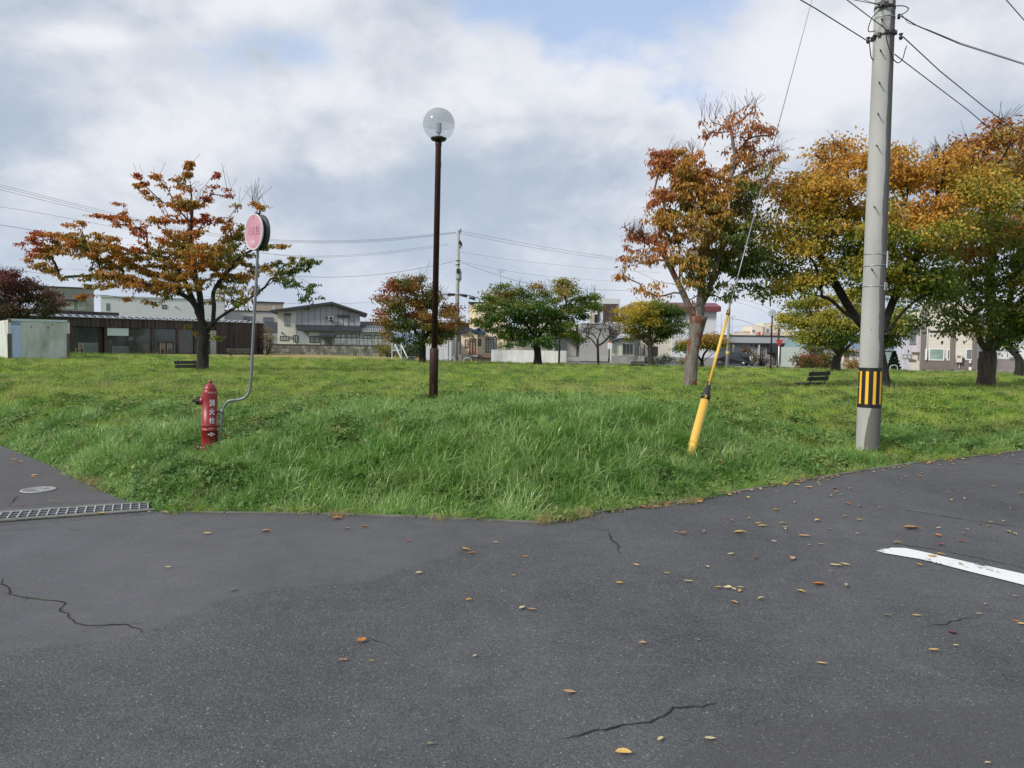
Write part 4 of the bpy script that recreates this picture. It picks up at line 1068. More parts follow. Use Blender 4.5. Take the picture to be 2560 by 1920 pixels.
def tree(name, label, base_px, Y, trunk, r0, caps, pal, bark_m, leaf=(.10, .24), ntips=500, per=26, clr=.30, limbs=(), seed=1, depth=.6, group=None,
         grad=None, bare=(), bare_n=0, cat='tree', warm=0.0, droop=.75, twig=.006, roots=1.25, spray=0.0, rmax=None, flat=1.0, limb_dy=None, lift=0.2, dens=1.0, mixk=.32, clus=None, knob=0.0):
    rng = np.random.default_rng(seed); random.seed(seed)
    s = Y / FPX
    b = P(*base_px, Y); gz = H(b.x, b.y)
    b.z = min(b.z, gz + .15)
    root = thing(name, label, cat, b, 0, group)
    def W(px, py, dy=0.0):
        return P(px, py, Y + dy) - b
    nodes = []; parent = []; plen = []
    def add(p, par):
        nodes.append(np.array(p, float)); parent.append(par)
        plen.append(0 if par < 0 else plen[par] + np.linalg.norm(nodes[-1] - nodes[par])); return len(nodes) - 1
    tp = [Vector((0, 0, -.25))] + [W(*t) for t in trunk]
    last = -1; ntrunk = 0
    for a, c in zip(tp[:-1], tp[1:]):
        k = max(2, int((c - a).length / .22))
        for i in range(k):
            q = a.lerp(c, i / k); last = add(q, last)
    last = add(tp[-1], last); fork = last; ntrunk = len(nodes)
    names = {}
    for li, lb in enumerate(limbs):
        dys = limb_dy[li] if limb_dy else rng.uniform(-1, 1) * depth * 1.6
        pts = [W(p[0], p[1], dys * (i + .0) / len(lb)) for i, p in enumerate(lb)]
        p0 = np.array(pts[0]); arr = np.array(nodes); j = int(np.argmin(((arr - p0) ** 2).sum(1)))
        cur = j
        sp = smooth_path([Vector(nodes[j])] + pts[1:], 4) if len(pts) > 1 else []
        for q in sp[1:]: cur = add(q, cur)
    # crown tips
    tot = [(math.hypot(c[2] - c[0], c[3] - c[1]) * c[4] * 2 + PI * c[4] ** 2) * (c[5] if len(c) > 5 else 1) for c in caps]
    pr = np.array(tot) ** .85; pr = pr / pr.sum()
    tips, tcap = [], []
    cdy = [rng.uniform(-1, 1) * depth for _ in caps]
    per_cl = 9; ncl = max(6, ntips // per_cl); crad = clus if clus else .27 * (Y / 25) ** .4
    cen2 = []
    for t in range(ncl):
        bestd = -1
        for cand in range(5):
            ci_ = rng.choice(len(caps), p=pr); c_ = caps[ci_]
            u = rng.uniform(); v = rng.normal(size=3); v = v / np.linalg.norm(v) * rng.uniform(0, 1) ** (1 / 2.8) * c_[4] * (1.0 if rng.uniform() < .82 else rng.uniform(1.0, 1.3))
            px, py = c_[0] + (c_[2] - c_[0]) * u + v[0], c_[1] + (c_[3] - c_[1]) * u + v[1] * flat
            dd = min(((px - a) ** 2 + (py - b_) ** 2 + .25 * (v[2] - e) ** 2 for a, b_, e in cen2), default=1e9)
            if dd > bestd: bestd, ci, c, bx, by, bz = dd, ci_, c_, px, py, v[2]
        cen2.append((bx, by, bz))
        q = np.array(W(bx, by, cdy[ci] + bz * s * 1.25)); cr = min(crad * rng.uniform(.6, 1.3), c[4] * s * .9)
        for k in range(rng.integers(5, 14)):
            tips.append(q + rng.normal(size=3) * cr * np.array([.75, .75, .30])); tcap.append(ci)
    fk = nodes[fork]
    cw = [(c[5] if len(c) > 5 else 1.0) for c in caps]
    allt = [(np.linalg.norm(t - fk), t, cw[k]) for t, k in zip(tips, tcap)]
    allt.sort(key=lambda a: a[0]); wt = {}
    ends = []
    cap_arr = np.zeros((len(allt) * 14 + len(nodes) + 50, 3)); cl = np.zeros(len(cap_arr))
    cnt = len(nodes); cap_arr[:cnt] = nodes; cl[:cnt] = plen
    lo = max(0, ntrunk - 3)
    for d_, t, lf in allt:
        A = cap_arr[lo:cnt]; dv = t - A; dist = np.sqrt((dv ** 2).sum(1))
        cost = dist + .22 * cl[lo:cnt] + np.where(dv[:, 2] < -.1, .5 * -dv[:, 2], 0)
        j = lo + int(np.argmin(cost)); L_e = dist[j - lo]
        if L_e < .02: continue
        k = min(12, max(1, int(L_e / max(.14, .010 * Y))))
        p0 = cap_arr[j].copy(); cur = j
        bow = rng.normal(size=3) * L_e * .06 + np.array([0, 0, L_e * .07])
        for i in range(1, k + 1):
            tt = i / k; q = p0 + (t - p0) * tt + bow * math.sin(PI * tt) + rng.normal(size=3) * L_e * .012 * (tt < 1)
            cur = add(q, cur); cap_arr[cnt] = q; cl[cnt] = plen[-1]; cnt += 1
        ends.append((cur, lf)); wt[cur] = lf
    E_ = np.array([nodes[e] for e, _ in ends]) if ends else np.zeros((0, 3))
    for t in range(bare_n if len(E_) else 0):       # bare shoots reaching past the leaves
        c = bare[rng.integers(len(bare))]; u = rng.uniform(); v = rng.normal(size=3); v = v / np.linalg.norm(v) * rng.uniform() ** .5 * c[4]
        q = np.array(W(c[0] + (c[2] - c[0]) * u + v[0], c[1] + (c[3] - c[1]) * u + v[1], v[2] * s))
        dist = np.sqrt(((E_ - q) ** 2).sum(1)); cand = np.argsort(dist)[:6]; j = ends[int(rng.choice(cand))][0]
        dv = q - nodes[j]; l = np.linalg.norm(dv) + 1e-6; dr = dv / l * .6 + np.array([0, 0, .5]) + rng.normal(size=3) * .22; dr /= np.linalg.norm(dr)
        Ls = min(l, (.035 * Y) * rng.uniform(.5, 1.1)); cur = j
        for k in (1, 2, 3): cur = add(np.array(nodes[j]) + dr * Ls * k / 3 + np.array([0, 0, .03 * k * k / 9 * Ls]), cur)
        ends.append((cur, False))
    n = len(nodes); P_ = np.array(nodes); par = np.array(parent)
    kids = np.zeros(n, int)
    for i in range(n):
        if par[i] >= 0: kids[par[i]] += 1
    acc = np.zeros(n)
    for i in range(n - 1, -1, -1):
        if kids[i] == 0: acc[i] = 1.0
        if par[i] >= 0: acc[par[i]] += acc[i]
    af = max(acc.max(), 3.0); ex = math.log(af) / math.log(max(1.5, r0 * .97 / twig))
    rad = np.minimum(twig * acc ** (1 / ex), r0)
    # branches mesh: one tapered length per edge
    VV, FF = [], []; o = 0
    dirs = np.zeros((n, 3))
    for i in range(n):
        if par[i] >= 0: dirs[i] = P_[i] - P_[par[i]]
    for i in range(ntrunk, n):
        p = par[i]; a, c = P_[p], P_[i]; d = c - a; l = np.linalg.norm(d)
        if l < 1e-5: continue
        ra, rb = min(rad[p], rad[i] * 1.12), rad[i]
        ns = 7 if ra > .05 else (5 if ra > .018 else 3)
        d1 = d / l; d0 = dirs[p] / (np.linalg.norm(dirs[p]) + 1e-9); dm = d1 + (d0 if p >= ntrunk else d1 * .5); dm /= np.linalg.norm(dm)
        for q, r, dd in ((a, ra, dm), (c, rb, d1)):
            x = np.cross(dd, (.31, .12, .94)); x /= np.linalg.norm(x) + 1e-9; y = np.cross(dd, x)
            for kk in range(ns):
                t = 2 * PI * kk / ns; VV.append(q + (x * math.cos(t) + y * math.sin(t)) * r)
        for kk in range(ns): FF.append((o + kk, o + (kk + 1) % ns, o + ns + (kk + 1) % ns, o + ns + kk))
        o += 2 * ns
    if VV: np_obj('branches', np.array(VV), np.array(FF), bark_m, root, smooth=True)
    # trunk with flare and knots
    tv = [Vector(P_[i]) for i in range(ntrunk)]
    mb = MB(); nn = 20; vs, fs = [], []
    hgt = max(1e-3, tv[-1].z - tv[0].z)
    for i, q in enumerate(tv):
        f = (q.z - tv[0].z) / hgt
        r = r0 * (1 + (roots - 1) * max(0, 1 - (q.z + .1) / .7) ** 2) * (1 - .06 * f) * (1 + knob * max(0, (f - .72) / .28) ** 1.3)
        if rmax: r = min(r, rmax)
        for kk in range(nn):
            t = 2 * PI * kk / nn
            lum = 1 + .13 * mnoise.noise((math.cos(t) * 1.3 + seed, math.sin(t) * 1.3, q.z * 1.6)) + .07 * mnoise.noise((math.cos(t) * 3, math.sin(t) * 3, q.z * 4 + seed))
            if q.z < .5: lum += .10 * (1 - max(q.z, 0) / .5) * math.sin(5 * t + seed)
            vs.append((q.x + r * lum * math.cos(t), q.y + r * lum * math.sin(t), q.z))
    for i in range(len(tv) - 1):
        for kk in range(nn): fs.append((i * nn + kk, i * nn + (kk + 1) % nn, (i + 1) * nn + (kk + 1) % nn, (i + 1) * nn + kk))
    vs += [tuple(tv[-1] + Vector((0, 0, r0 * .35)))]
    fs += [((len(tv) - 1) * nn + kk, (len(tv) - 1) * nn + (kk + 1) % nn, len(vs) - 1) for kk in range(nn)]
    mb.add(vs, fs, True); 0 and mb.f.append(tuple(len(vs) - nn + kk for kk in range(nn)))
    mb.build('trunk', bark_m, root)
    # leaves
    lt = [c for c, lf in ends if lf]
    if lt and per > 0:
        C, D, K = [], [], []
        zmin = min(P_[c][2] for c in lt); zmax = max(P_[c][2] for c in lt)
        cx = np.mean([P_[c][0] for c in lt]); rx = max(abs(P_[c][0] - cx) for c in lt) + .01
        palc = np.array(PALS[pal])
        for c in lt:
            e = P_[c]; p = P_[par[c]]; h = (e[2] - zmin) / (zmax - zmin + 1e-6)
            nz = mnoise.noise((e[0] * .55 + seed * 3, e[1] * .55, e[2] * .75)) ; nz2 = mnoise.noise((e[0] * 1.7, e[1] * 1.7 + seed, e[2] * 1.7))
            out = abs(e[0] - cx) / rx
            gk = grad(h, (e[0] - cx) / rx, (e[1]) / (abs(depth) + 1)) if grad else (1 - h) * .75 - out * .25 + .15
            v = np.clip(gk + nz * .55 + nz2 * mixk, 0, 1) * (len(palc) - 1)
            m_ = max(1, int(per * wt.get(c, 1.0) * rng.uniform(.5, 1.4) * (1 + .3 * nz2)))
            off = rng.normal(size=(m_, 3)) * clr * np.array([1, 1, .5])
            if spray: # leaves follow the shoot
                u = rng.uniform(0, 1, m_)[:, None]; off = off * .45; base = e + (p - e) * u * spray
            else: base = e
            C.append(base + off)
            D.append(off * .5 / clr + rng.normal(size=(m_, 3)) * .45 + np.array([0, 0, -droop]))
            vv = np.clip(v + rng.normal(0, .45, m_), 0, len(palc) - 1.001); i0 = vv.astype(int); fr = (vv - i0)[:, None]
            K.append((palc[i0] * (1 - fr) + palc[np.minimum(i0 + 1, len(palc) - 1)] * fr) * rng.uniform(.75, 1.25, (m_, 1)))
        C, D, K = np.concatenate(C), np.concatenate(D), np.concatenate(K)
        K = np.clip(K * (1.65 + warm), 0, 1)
        leaves_mesh('crown', C, D, leaf[0], leaf[1], K, root, rng)
    return root
zm = lambda x0, y0, k: (lambda *pts: [(x0 + a * k, y0 + b * k) for a, b in pts])
cz = zm(0, 360, .3797)
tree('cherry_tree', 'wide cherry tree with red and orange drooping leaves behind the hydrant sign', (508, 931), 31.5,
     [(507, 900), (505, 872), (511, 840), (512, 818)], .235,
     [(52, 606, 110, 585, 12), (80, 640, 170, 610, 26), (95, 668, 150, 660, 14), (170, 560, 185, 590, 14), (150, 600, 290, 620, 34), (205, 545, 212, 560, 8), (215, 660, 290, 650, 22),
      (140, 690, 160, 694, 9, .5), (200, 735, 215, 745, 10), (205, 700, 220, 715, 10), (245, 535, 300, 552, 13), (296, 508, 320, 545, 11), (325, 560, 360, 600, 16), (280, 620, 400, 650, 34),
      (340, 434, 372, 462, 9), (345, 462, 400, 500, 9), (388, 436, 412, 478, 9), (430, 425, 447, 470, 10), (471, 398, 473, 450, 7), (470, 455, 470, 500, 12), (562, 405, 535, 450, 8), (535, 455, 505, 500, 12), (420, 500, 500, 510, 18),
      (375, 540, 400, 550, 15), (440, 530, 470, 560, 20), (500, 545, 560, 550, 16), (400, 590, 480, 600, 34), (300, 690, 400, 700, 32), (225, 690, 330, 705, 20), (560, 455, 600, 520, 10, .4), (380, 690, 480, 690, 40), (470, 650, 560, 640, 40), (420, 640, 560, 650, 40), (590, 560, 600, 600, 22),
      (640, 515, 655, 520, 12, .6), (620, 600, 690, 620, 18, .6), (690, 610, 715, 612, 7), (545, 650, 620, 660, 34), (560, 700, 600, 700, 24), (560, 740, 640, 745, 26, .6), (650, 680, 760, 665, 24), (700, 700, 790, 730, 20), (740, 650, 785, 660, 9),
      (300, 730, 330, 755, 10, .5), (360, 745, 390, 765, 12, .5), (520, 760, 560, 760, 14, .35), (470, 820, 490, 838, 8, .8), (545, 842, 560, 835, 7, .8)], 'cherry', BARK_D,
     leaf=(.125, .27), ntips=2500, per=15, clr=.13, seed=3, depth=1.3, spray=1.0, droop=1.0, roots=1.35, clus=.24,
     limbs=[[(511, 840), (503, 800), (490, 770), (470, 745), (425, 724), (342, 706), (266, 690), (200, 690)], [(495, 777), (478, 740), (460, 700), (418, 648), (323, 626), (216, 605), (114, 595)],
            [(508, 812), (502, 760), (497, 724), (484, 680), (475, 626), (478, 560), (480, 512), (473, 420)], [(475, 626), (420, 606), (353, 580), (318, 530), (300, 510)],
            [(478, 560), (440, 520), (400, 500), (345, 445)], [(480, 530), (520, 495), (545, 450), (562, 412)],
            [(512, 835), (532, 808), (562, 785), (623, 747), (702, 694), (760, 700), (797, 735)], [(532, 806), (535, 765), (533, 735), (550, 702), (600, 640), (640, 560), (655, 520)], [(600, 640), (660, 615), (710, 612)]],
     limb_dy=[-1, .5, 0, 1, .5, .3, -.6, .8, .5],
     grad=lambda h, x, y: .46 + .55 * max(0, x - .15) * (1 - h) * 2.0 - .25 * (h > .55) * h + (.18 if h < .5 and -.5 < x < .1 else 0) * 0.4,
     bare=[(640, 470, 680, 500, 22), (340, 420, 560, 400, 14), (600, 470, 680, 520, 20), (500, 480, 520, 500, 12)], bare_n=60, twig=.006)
tz = zm(1480, 200, .4823)
tree('pruned_tree', 'tall pruned tree with flaking grey bark and rust-red leaves behind the yellow stay guard', (1724, 984), 22.4,
     [(1726, 950), (1729, 900), (1737, 850), (1742, 815), (1746, 792)], .19,
     [(1545, 690, 1570, 640, 12, .5), (1570, 610, 1600, 590, 18, .7), (1610, 640, 1680, 600, 28, .7), (1600, 700, 1640, 740, 18, .6), (1670, 400, 1740, 430, 40), (1680, 470, 1790, 480, 55), (1650, 530, 1700, 560, 34), (1720, 560, 1850, 560, 55),
      (1700, 620, 1740, 700, 34, .8), (1800, 640, 1880, 640, 46), (1840, 500, 1900, 560, 34, .7), (1770, 700, 1810, 735, 26, .6), (1740, 640, 1800, 660, 40), (1860, 700, 1890, 715, 16, .5),
      (1800, 262, 1810, 255, 10, .5), (1745, 330, 1760, 345, 12, .5), (1830, 330, 1890, 320, 38, .4), (1780, 300, 1890, 290, 32, .28), (1820, 400, 1900, 400, 38, .55), (1910, 420, 1950, 395, 18, .35), (1900, 470, 1935, 460, 24, .7), (1820, 450, 1870, 470, 30, .8), (1880, 380, 1920, 360, 20, .3)], 'rust', BARK_G,
     leaf=(.125, .21), ntips=2100, per=14, clr=.16, seed=5, depth=.55, droop=1.1, roots=1.12, spray=.8, knob=.42, clus=.21,
     limbs=[[(1737, 800), (1722, 765), (1704, 726), (1687, 711), (1650, 705), (1610, 687), (1570, 668), (1540, 637)], [(1704, 726), (1690, 697), (1668, 650), (1654, 615)], [(1700, 715), (1700, 670), (1699, 634)],
            [(1748, 790), (1753, 740), (1755, 690), (1757, 640), (1768, 605), (1789, 547), (1815, 480), (1830, 430), (1837, 393), (1830, 340), (1822, 296), (1810, 262)],
            [(1760, 625), (1795, 590), (1805, 560), (1800, 500)], [(1752, 770), (1768, 735), (1793, 687), (1815, 655), (1845, 615), (1880, 592)], [(1768, 735), (1785, 680), (1798, 640), (1815, 600)],
            [(1835, 400), (1870, 350), (1900, 300)], [(1830, 450), (1880, 420), (1930, 400)]], limb_dy=[-.6, -.3, .3, 0, .5, .4, -.3, .3, .5],
     grad=lambda h, x, y: (1.0 - 1.0 * h) + .30 * x * (h < .6) - (.38 if x < -.45 else 0),
     bare=[(1760, 260, 1900, 250, 34), (1900, 330, 1960, 370, 36), (1880, 400, 1985, 400, 22), (1700, 360, 1740, 370, 20), (1600, 580, 1610, 570, 22), (1560, 600, 1600, 560, 16), (1560, 690, 1600, 650, 20)], bare_n=420, twig=.0045)
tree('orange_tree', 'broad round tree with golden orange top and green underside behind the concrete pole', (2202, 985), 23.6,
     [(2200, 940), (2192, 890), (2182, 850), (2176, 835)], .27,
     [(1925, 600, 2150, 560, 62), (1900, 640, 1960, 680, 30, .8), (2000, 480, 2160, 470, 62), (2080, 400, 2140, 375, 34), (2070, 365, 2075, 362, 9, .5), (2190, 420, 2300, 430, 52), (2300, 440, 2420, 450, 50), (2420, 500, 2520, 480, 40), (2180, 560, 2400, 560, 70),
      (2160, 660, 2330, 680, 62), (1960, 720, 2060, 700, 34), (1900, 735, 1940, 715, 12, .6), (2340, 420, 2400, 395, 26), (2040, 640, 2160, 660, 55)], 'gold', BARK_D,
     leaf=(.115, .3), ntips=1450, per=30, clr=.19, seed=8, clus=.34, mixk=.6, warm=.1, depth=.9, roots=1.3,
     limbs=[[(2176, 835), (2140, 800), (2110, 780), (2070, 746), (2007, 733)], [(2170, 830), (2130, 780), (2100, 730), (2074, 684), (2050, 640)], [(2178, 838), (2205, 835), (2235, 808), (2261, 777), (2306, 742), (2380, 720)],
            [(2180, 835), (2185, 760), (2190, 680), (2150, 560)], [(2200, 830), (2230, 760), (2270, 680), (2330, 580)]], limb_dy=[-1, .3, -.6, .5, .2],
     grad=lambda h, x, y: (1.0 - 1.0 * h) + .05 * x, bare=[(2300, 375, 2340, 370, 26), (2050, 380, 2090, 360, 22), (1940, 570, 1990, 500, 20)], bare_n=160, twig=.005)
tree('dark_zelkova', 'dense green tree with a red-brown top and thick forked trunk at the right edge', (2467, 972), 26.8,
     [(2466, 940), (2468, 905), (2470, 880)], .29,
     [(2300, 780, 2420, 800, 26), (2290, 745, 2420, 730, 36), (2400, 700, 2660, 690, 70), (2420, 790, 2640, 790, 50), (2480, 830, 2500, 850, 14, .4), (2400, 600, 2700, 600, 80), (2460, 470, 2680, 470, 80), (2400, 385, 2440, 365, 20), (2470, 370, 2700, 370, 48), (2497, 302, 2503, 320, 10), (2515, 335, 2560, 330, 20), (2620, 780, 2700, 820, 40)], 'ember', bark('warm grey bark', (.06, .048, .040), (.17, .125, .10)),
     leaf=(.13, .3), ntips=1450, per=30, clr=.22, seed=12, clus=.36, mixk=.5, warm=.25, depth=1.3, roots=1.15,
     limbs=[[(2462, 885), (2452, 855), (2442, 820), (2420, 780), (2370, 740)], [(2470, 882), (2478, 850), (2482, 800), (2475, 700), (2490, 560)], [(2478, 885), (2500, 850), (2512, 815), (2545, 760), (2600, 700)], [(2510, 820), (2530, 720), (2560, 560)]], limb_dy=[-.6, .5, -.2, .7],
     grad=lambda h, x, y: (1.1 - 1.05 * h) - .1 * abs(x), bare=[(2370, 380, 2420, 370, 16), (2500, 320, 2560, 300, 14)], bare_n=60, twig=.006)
tree('park_tree', 'small tree on the right edge standing beyond the thick forked trunk', (2549, 934), 44,
     [(2549, 900), (2540, 885)], .22, [(2500, 850, 2560, 830, 26), (2540, 800, 2640, 800, 30), (2520, 870, 2560, 872, 10, .5)], 'green', BARK_D, leaf=(.17, .3), ntips=300, per=14, clr=.3, seed=14, depth=1)
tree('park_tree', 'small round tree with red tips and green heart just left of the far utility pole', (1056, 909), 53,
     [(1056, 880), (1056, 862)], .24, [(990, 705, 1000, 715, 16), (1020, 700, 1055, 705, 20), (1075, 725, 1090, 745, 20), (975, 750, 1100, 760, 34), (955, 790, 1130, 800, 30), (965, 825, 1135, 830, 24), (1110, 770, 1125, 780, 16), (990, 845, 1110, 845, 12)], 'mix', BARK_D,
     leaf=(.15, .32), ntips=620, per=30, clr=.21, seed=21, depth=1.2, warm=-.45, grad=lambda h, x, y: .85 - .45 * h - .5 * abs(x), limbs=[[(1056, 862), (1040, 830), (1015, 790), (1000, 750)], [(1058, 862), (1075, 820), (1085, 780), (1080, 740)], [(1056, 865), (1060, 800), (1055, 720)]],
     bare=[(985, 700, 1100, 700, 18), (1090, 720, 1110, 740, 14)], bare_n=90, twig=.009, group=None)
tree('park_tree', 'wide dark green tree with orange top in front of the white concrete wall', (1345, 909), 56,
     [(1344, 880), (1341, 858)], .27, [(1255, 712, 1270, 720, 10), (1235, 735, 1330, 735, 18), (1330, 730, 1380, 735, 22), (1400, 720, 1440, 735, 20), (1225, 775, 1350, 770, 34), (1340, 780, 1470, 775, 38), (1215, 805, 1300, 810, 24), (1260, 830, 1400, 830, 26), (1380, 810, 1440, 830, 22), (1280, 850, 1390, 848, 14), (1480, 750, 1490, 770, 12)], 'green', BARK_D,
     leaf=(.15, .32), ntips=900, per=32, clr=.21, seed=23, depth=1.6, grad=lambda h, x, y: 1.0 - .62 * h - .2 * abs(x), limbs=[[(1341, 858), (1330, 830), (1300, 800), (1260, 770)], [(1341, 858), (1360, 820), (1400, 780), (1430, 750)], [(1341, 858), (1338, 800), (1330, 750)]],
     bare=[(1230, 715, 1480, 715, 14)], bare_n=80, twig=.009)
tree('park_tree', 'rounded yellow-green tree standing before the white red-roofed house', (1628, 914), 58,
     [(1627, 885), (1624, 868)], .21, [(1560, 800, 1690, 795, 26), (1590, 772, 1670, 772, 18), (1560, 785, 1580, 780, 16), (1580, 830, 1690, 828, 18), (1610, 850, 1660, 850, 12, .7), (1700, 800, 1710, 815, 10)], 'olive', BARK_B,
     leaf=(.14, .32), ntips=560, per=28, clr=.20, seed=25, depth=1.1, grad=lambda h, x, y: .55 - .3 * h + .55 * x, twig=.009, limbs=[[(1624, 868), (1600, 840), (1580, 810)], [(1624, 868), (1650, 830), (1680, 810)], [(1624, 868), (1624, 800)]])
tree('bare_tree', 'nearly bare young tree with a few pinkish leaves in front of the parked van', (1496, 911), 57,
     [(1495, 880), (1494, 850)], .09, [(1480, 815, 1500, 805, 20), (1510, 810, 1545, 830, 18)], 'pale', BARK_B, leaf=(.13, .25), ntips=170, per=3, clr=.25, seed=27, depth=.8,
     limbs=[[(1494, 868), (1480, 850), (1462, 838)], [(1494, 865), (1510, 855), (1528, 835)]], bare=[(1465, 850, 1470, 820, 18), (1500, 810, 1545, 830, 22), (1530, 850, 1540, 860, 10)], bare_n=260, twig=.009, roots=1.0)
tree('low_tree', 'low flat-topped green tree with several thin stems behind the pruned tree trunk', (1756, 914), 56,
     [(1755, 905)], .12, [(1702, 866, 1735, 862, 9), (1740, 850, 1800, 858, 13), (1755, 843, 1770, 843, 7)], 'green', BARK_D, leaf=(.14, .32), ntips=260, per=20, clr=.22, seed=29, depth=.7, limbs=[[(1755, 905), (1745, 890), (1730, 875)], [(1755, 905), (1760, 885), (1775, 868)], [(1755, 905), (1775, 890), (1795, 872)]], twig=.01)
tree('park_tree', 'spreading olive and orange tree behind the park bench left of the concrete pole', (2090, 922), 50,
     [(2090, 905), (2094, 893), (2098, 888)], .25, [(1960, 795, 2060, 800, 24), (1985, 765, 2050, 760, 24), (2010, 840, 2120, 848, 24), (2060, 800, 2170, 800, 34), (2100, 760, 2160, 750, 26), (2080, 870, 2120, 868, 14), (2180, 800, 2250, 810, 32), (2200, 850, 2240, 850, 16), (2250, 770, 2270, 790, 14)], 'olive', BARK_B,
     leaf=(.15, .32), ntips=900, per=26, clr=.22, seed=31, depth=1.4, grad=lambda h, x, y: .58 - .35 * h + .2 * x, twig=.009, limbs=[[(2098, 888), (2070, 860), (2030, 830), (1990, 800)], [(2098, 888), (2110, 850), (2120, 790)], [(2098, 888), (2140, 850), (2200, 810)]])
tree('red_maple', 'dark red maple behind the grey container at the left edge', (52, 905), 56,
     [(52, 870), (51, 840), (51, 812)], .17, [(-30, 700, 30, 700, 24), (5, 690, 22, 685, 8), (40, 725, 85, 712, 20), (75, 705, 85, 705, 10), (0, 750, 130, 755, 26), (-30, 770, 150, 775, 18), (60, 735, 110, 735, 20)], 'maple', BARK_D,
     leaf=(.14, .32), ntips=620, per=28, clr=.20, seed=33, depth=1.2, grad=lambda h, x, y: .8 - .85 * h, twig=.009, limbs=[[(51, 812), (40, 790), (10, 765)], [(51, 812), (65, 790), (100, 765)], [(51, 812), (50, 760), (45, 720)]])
# ------------------------------------------------------------------ buildings
class Fac:
    """a thing whose front wall stands on the line A-B; pixels are turned into places on that wall"""
    def __init__(s, name, label, cat, ax, bx, YA, YB=None, base=None, pyb=900, group=None):
        YB = YB or YA
        A = P(ax, pyb, YA); B = P(bx, pyb, YB)
        z = base if base is not None else min(H(A.x, A.y), H(B.x, B.y))
        s.A = Vector((A.x, A.y, z)); d = Vector((B.x - A.x, B.y - A.y, 0)); s.Ln = d.length; s.d = d.normalized()
        s.n = Vector((-s.d.y, s.d.x, 0))          # away from the viewer
        s.root = thing(name, label, cat, s.A, math.atan2(s.d.y, s.d.x), group)
        s.C = Vector((0, 0, CAM_H)) - s.A
    def uz(s, px, py, off=0.0):
        r = ray(px, py); q = s.C - s.n * off
        t = -(q.dot(s.n)) / r.dot(s.n); p = s.C + r * t
        return p.dot(s.d), p.z
    def rect(s, x0, y0, x1, y1, off=0.0):
        ym, xm = (y0 + y1) / 2, (x0 + x1) / 2
        z = sorted((s.uz(xm, y1, off)[1], s.uz(xm, y0, off)[1]))
        return s.uz(x0, ym, off)[0], s.uz(x1, ym, off)[0], z[0], z[1]
    def box(s, name, x0, y0, x1, y1, w0, w1, m, par=None, floor=False, lab=None):
        u0, u1, z0, z1 = s.rect(x0, y0, x1, y1, min(w0, w1))
        if floor: z0 = -.8
        o = MB().box(u0, u1, w0, w1, z0, z1).build(name, m, par or s.root)
        if lab: o['label'] = lab
        return o
    def win(s, x0, y0, x1, y1, fm, gm, n=2, off=0.0, fr=.06, sill=False, rows=None, name='window'):
        u0, u1, z0, z1 = s.rect(x0, y0, x1, y1, off)
        y = off - .05
        mb = MB()
        mb.box(u0, u1, y, off - .002, z0, z0 + fr).box(u0, u1, y, off - .002, z1 - fr, z1).box(u0, u0 + fr, y, off - .002, z0 + fr, z1 - fr).box(u1 - fr, u1, y, off - .002, z0 + fr, z1 - fr)
        for i in range(1, n):
            um = u0 + (u1 - u0) * i / n; mb.box(um - fr * .4, um + fr * .4, y, off - .002, z0 + fr, z1 - fr)
        if rows:
            zm_ = z1 - (z1 - z0) * rows; mb.box(u0 + fr, u1 - fr, y + .01, off - .002, zm_ - fr * .4, zm_ + fr * .4)
        w = mb.build(name, fm, s.root)
        for i in range(n):
            a = u0 + (u1 - u0) * i / n; b_ = u0 + (u1 - u0) * (i + 1) / n
            MB().box(a + fr * .7, b_ - fr * .7, off - .03 + .008 * (i % 2), off - .012 + .008 * (i % 2), z0 + fr * .8, z1 - fr * .8).build('pane', gm, w)
        if sill: MB().box(u0 - .05, u1 + .05, off - .10, off - .001, z0 - .05, z0 - .002).build('sill', fm, w)
        return w
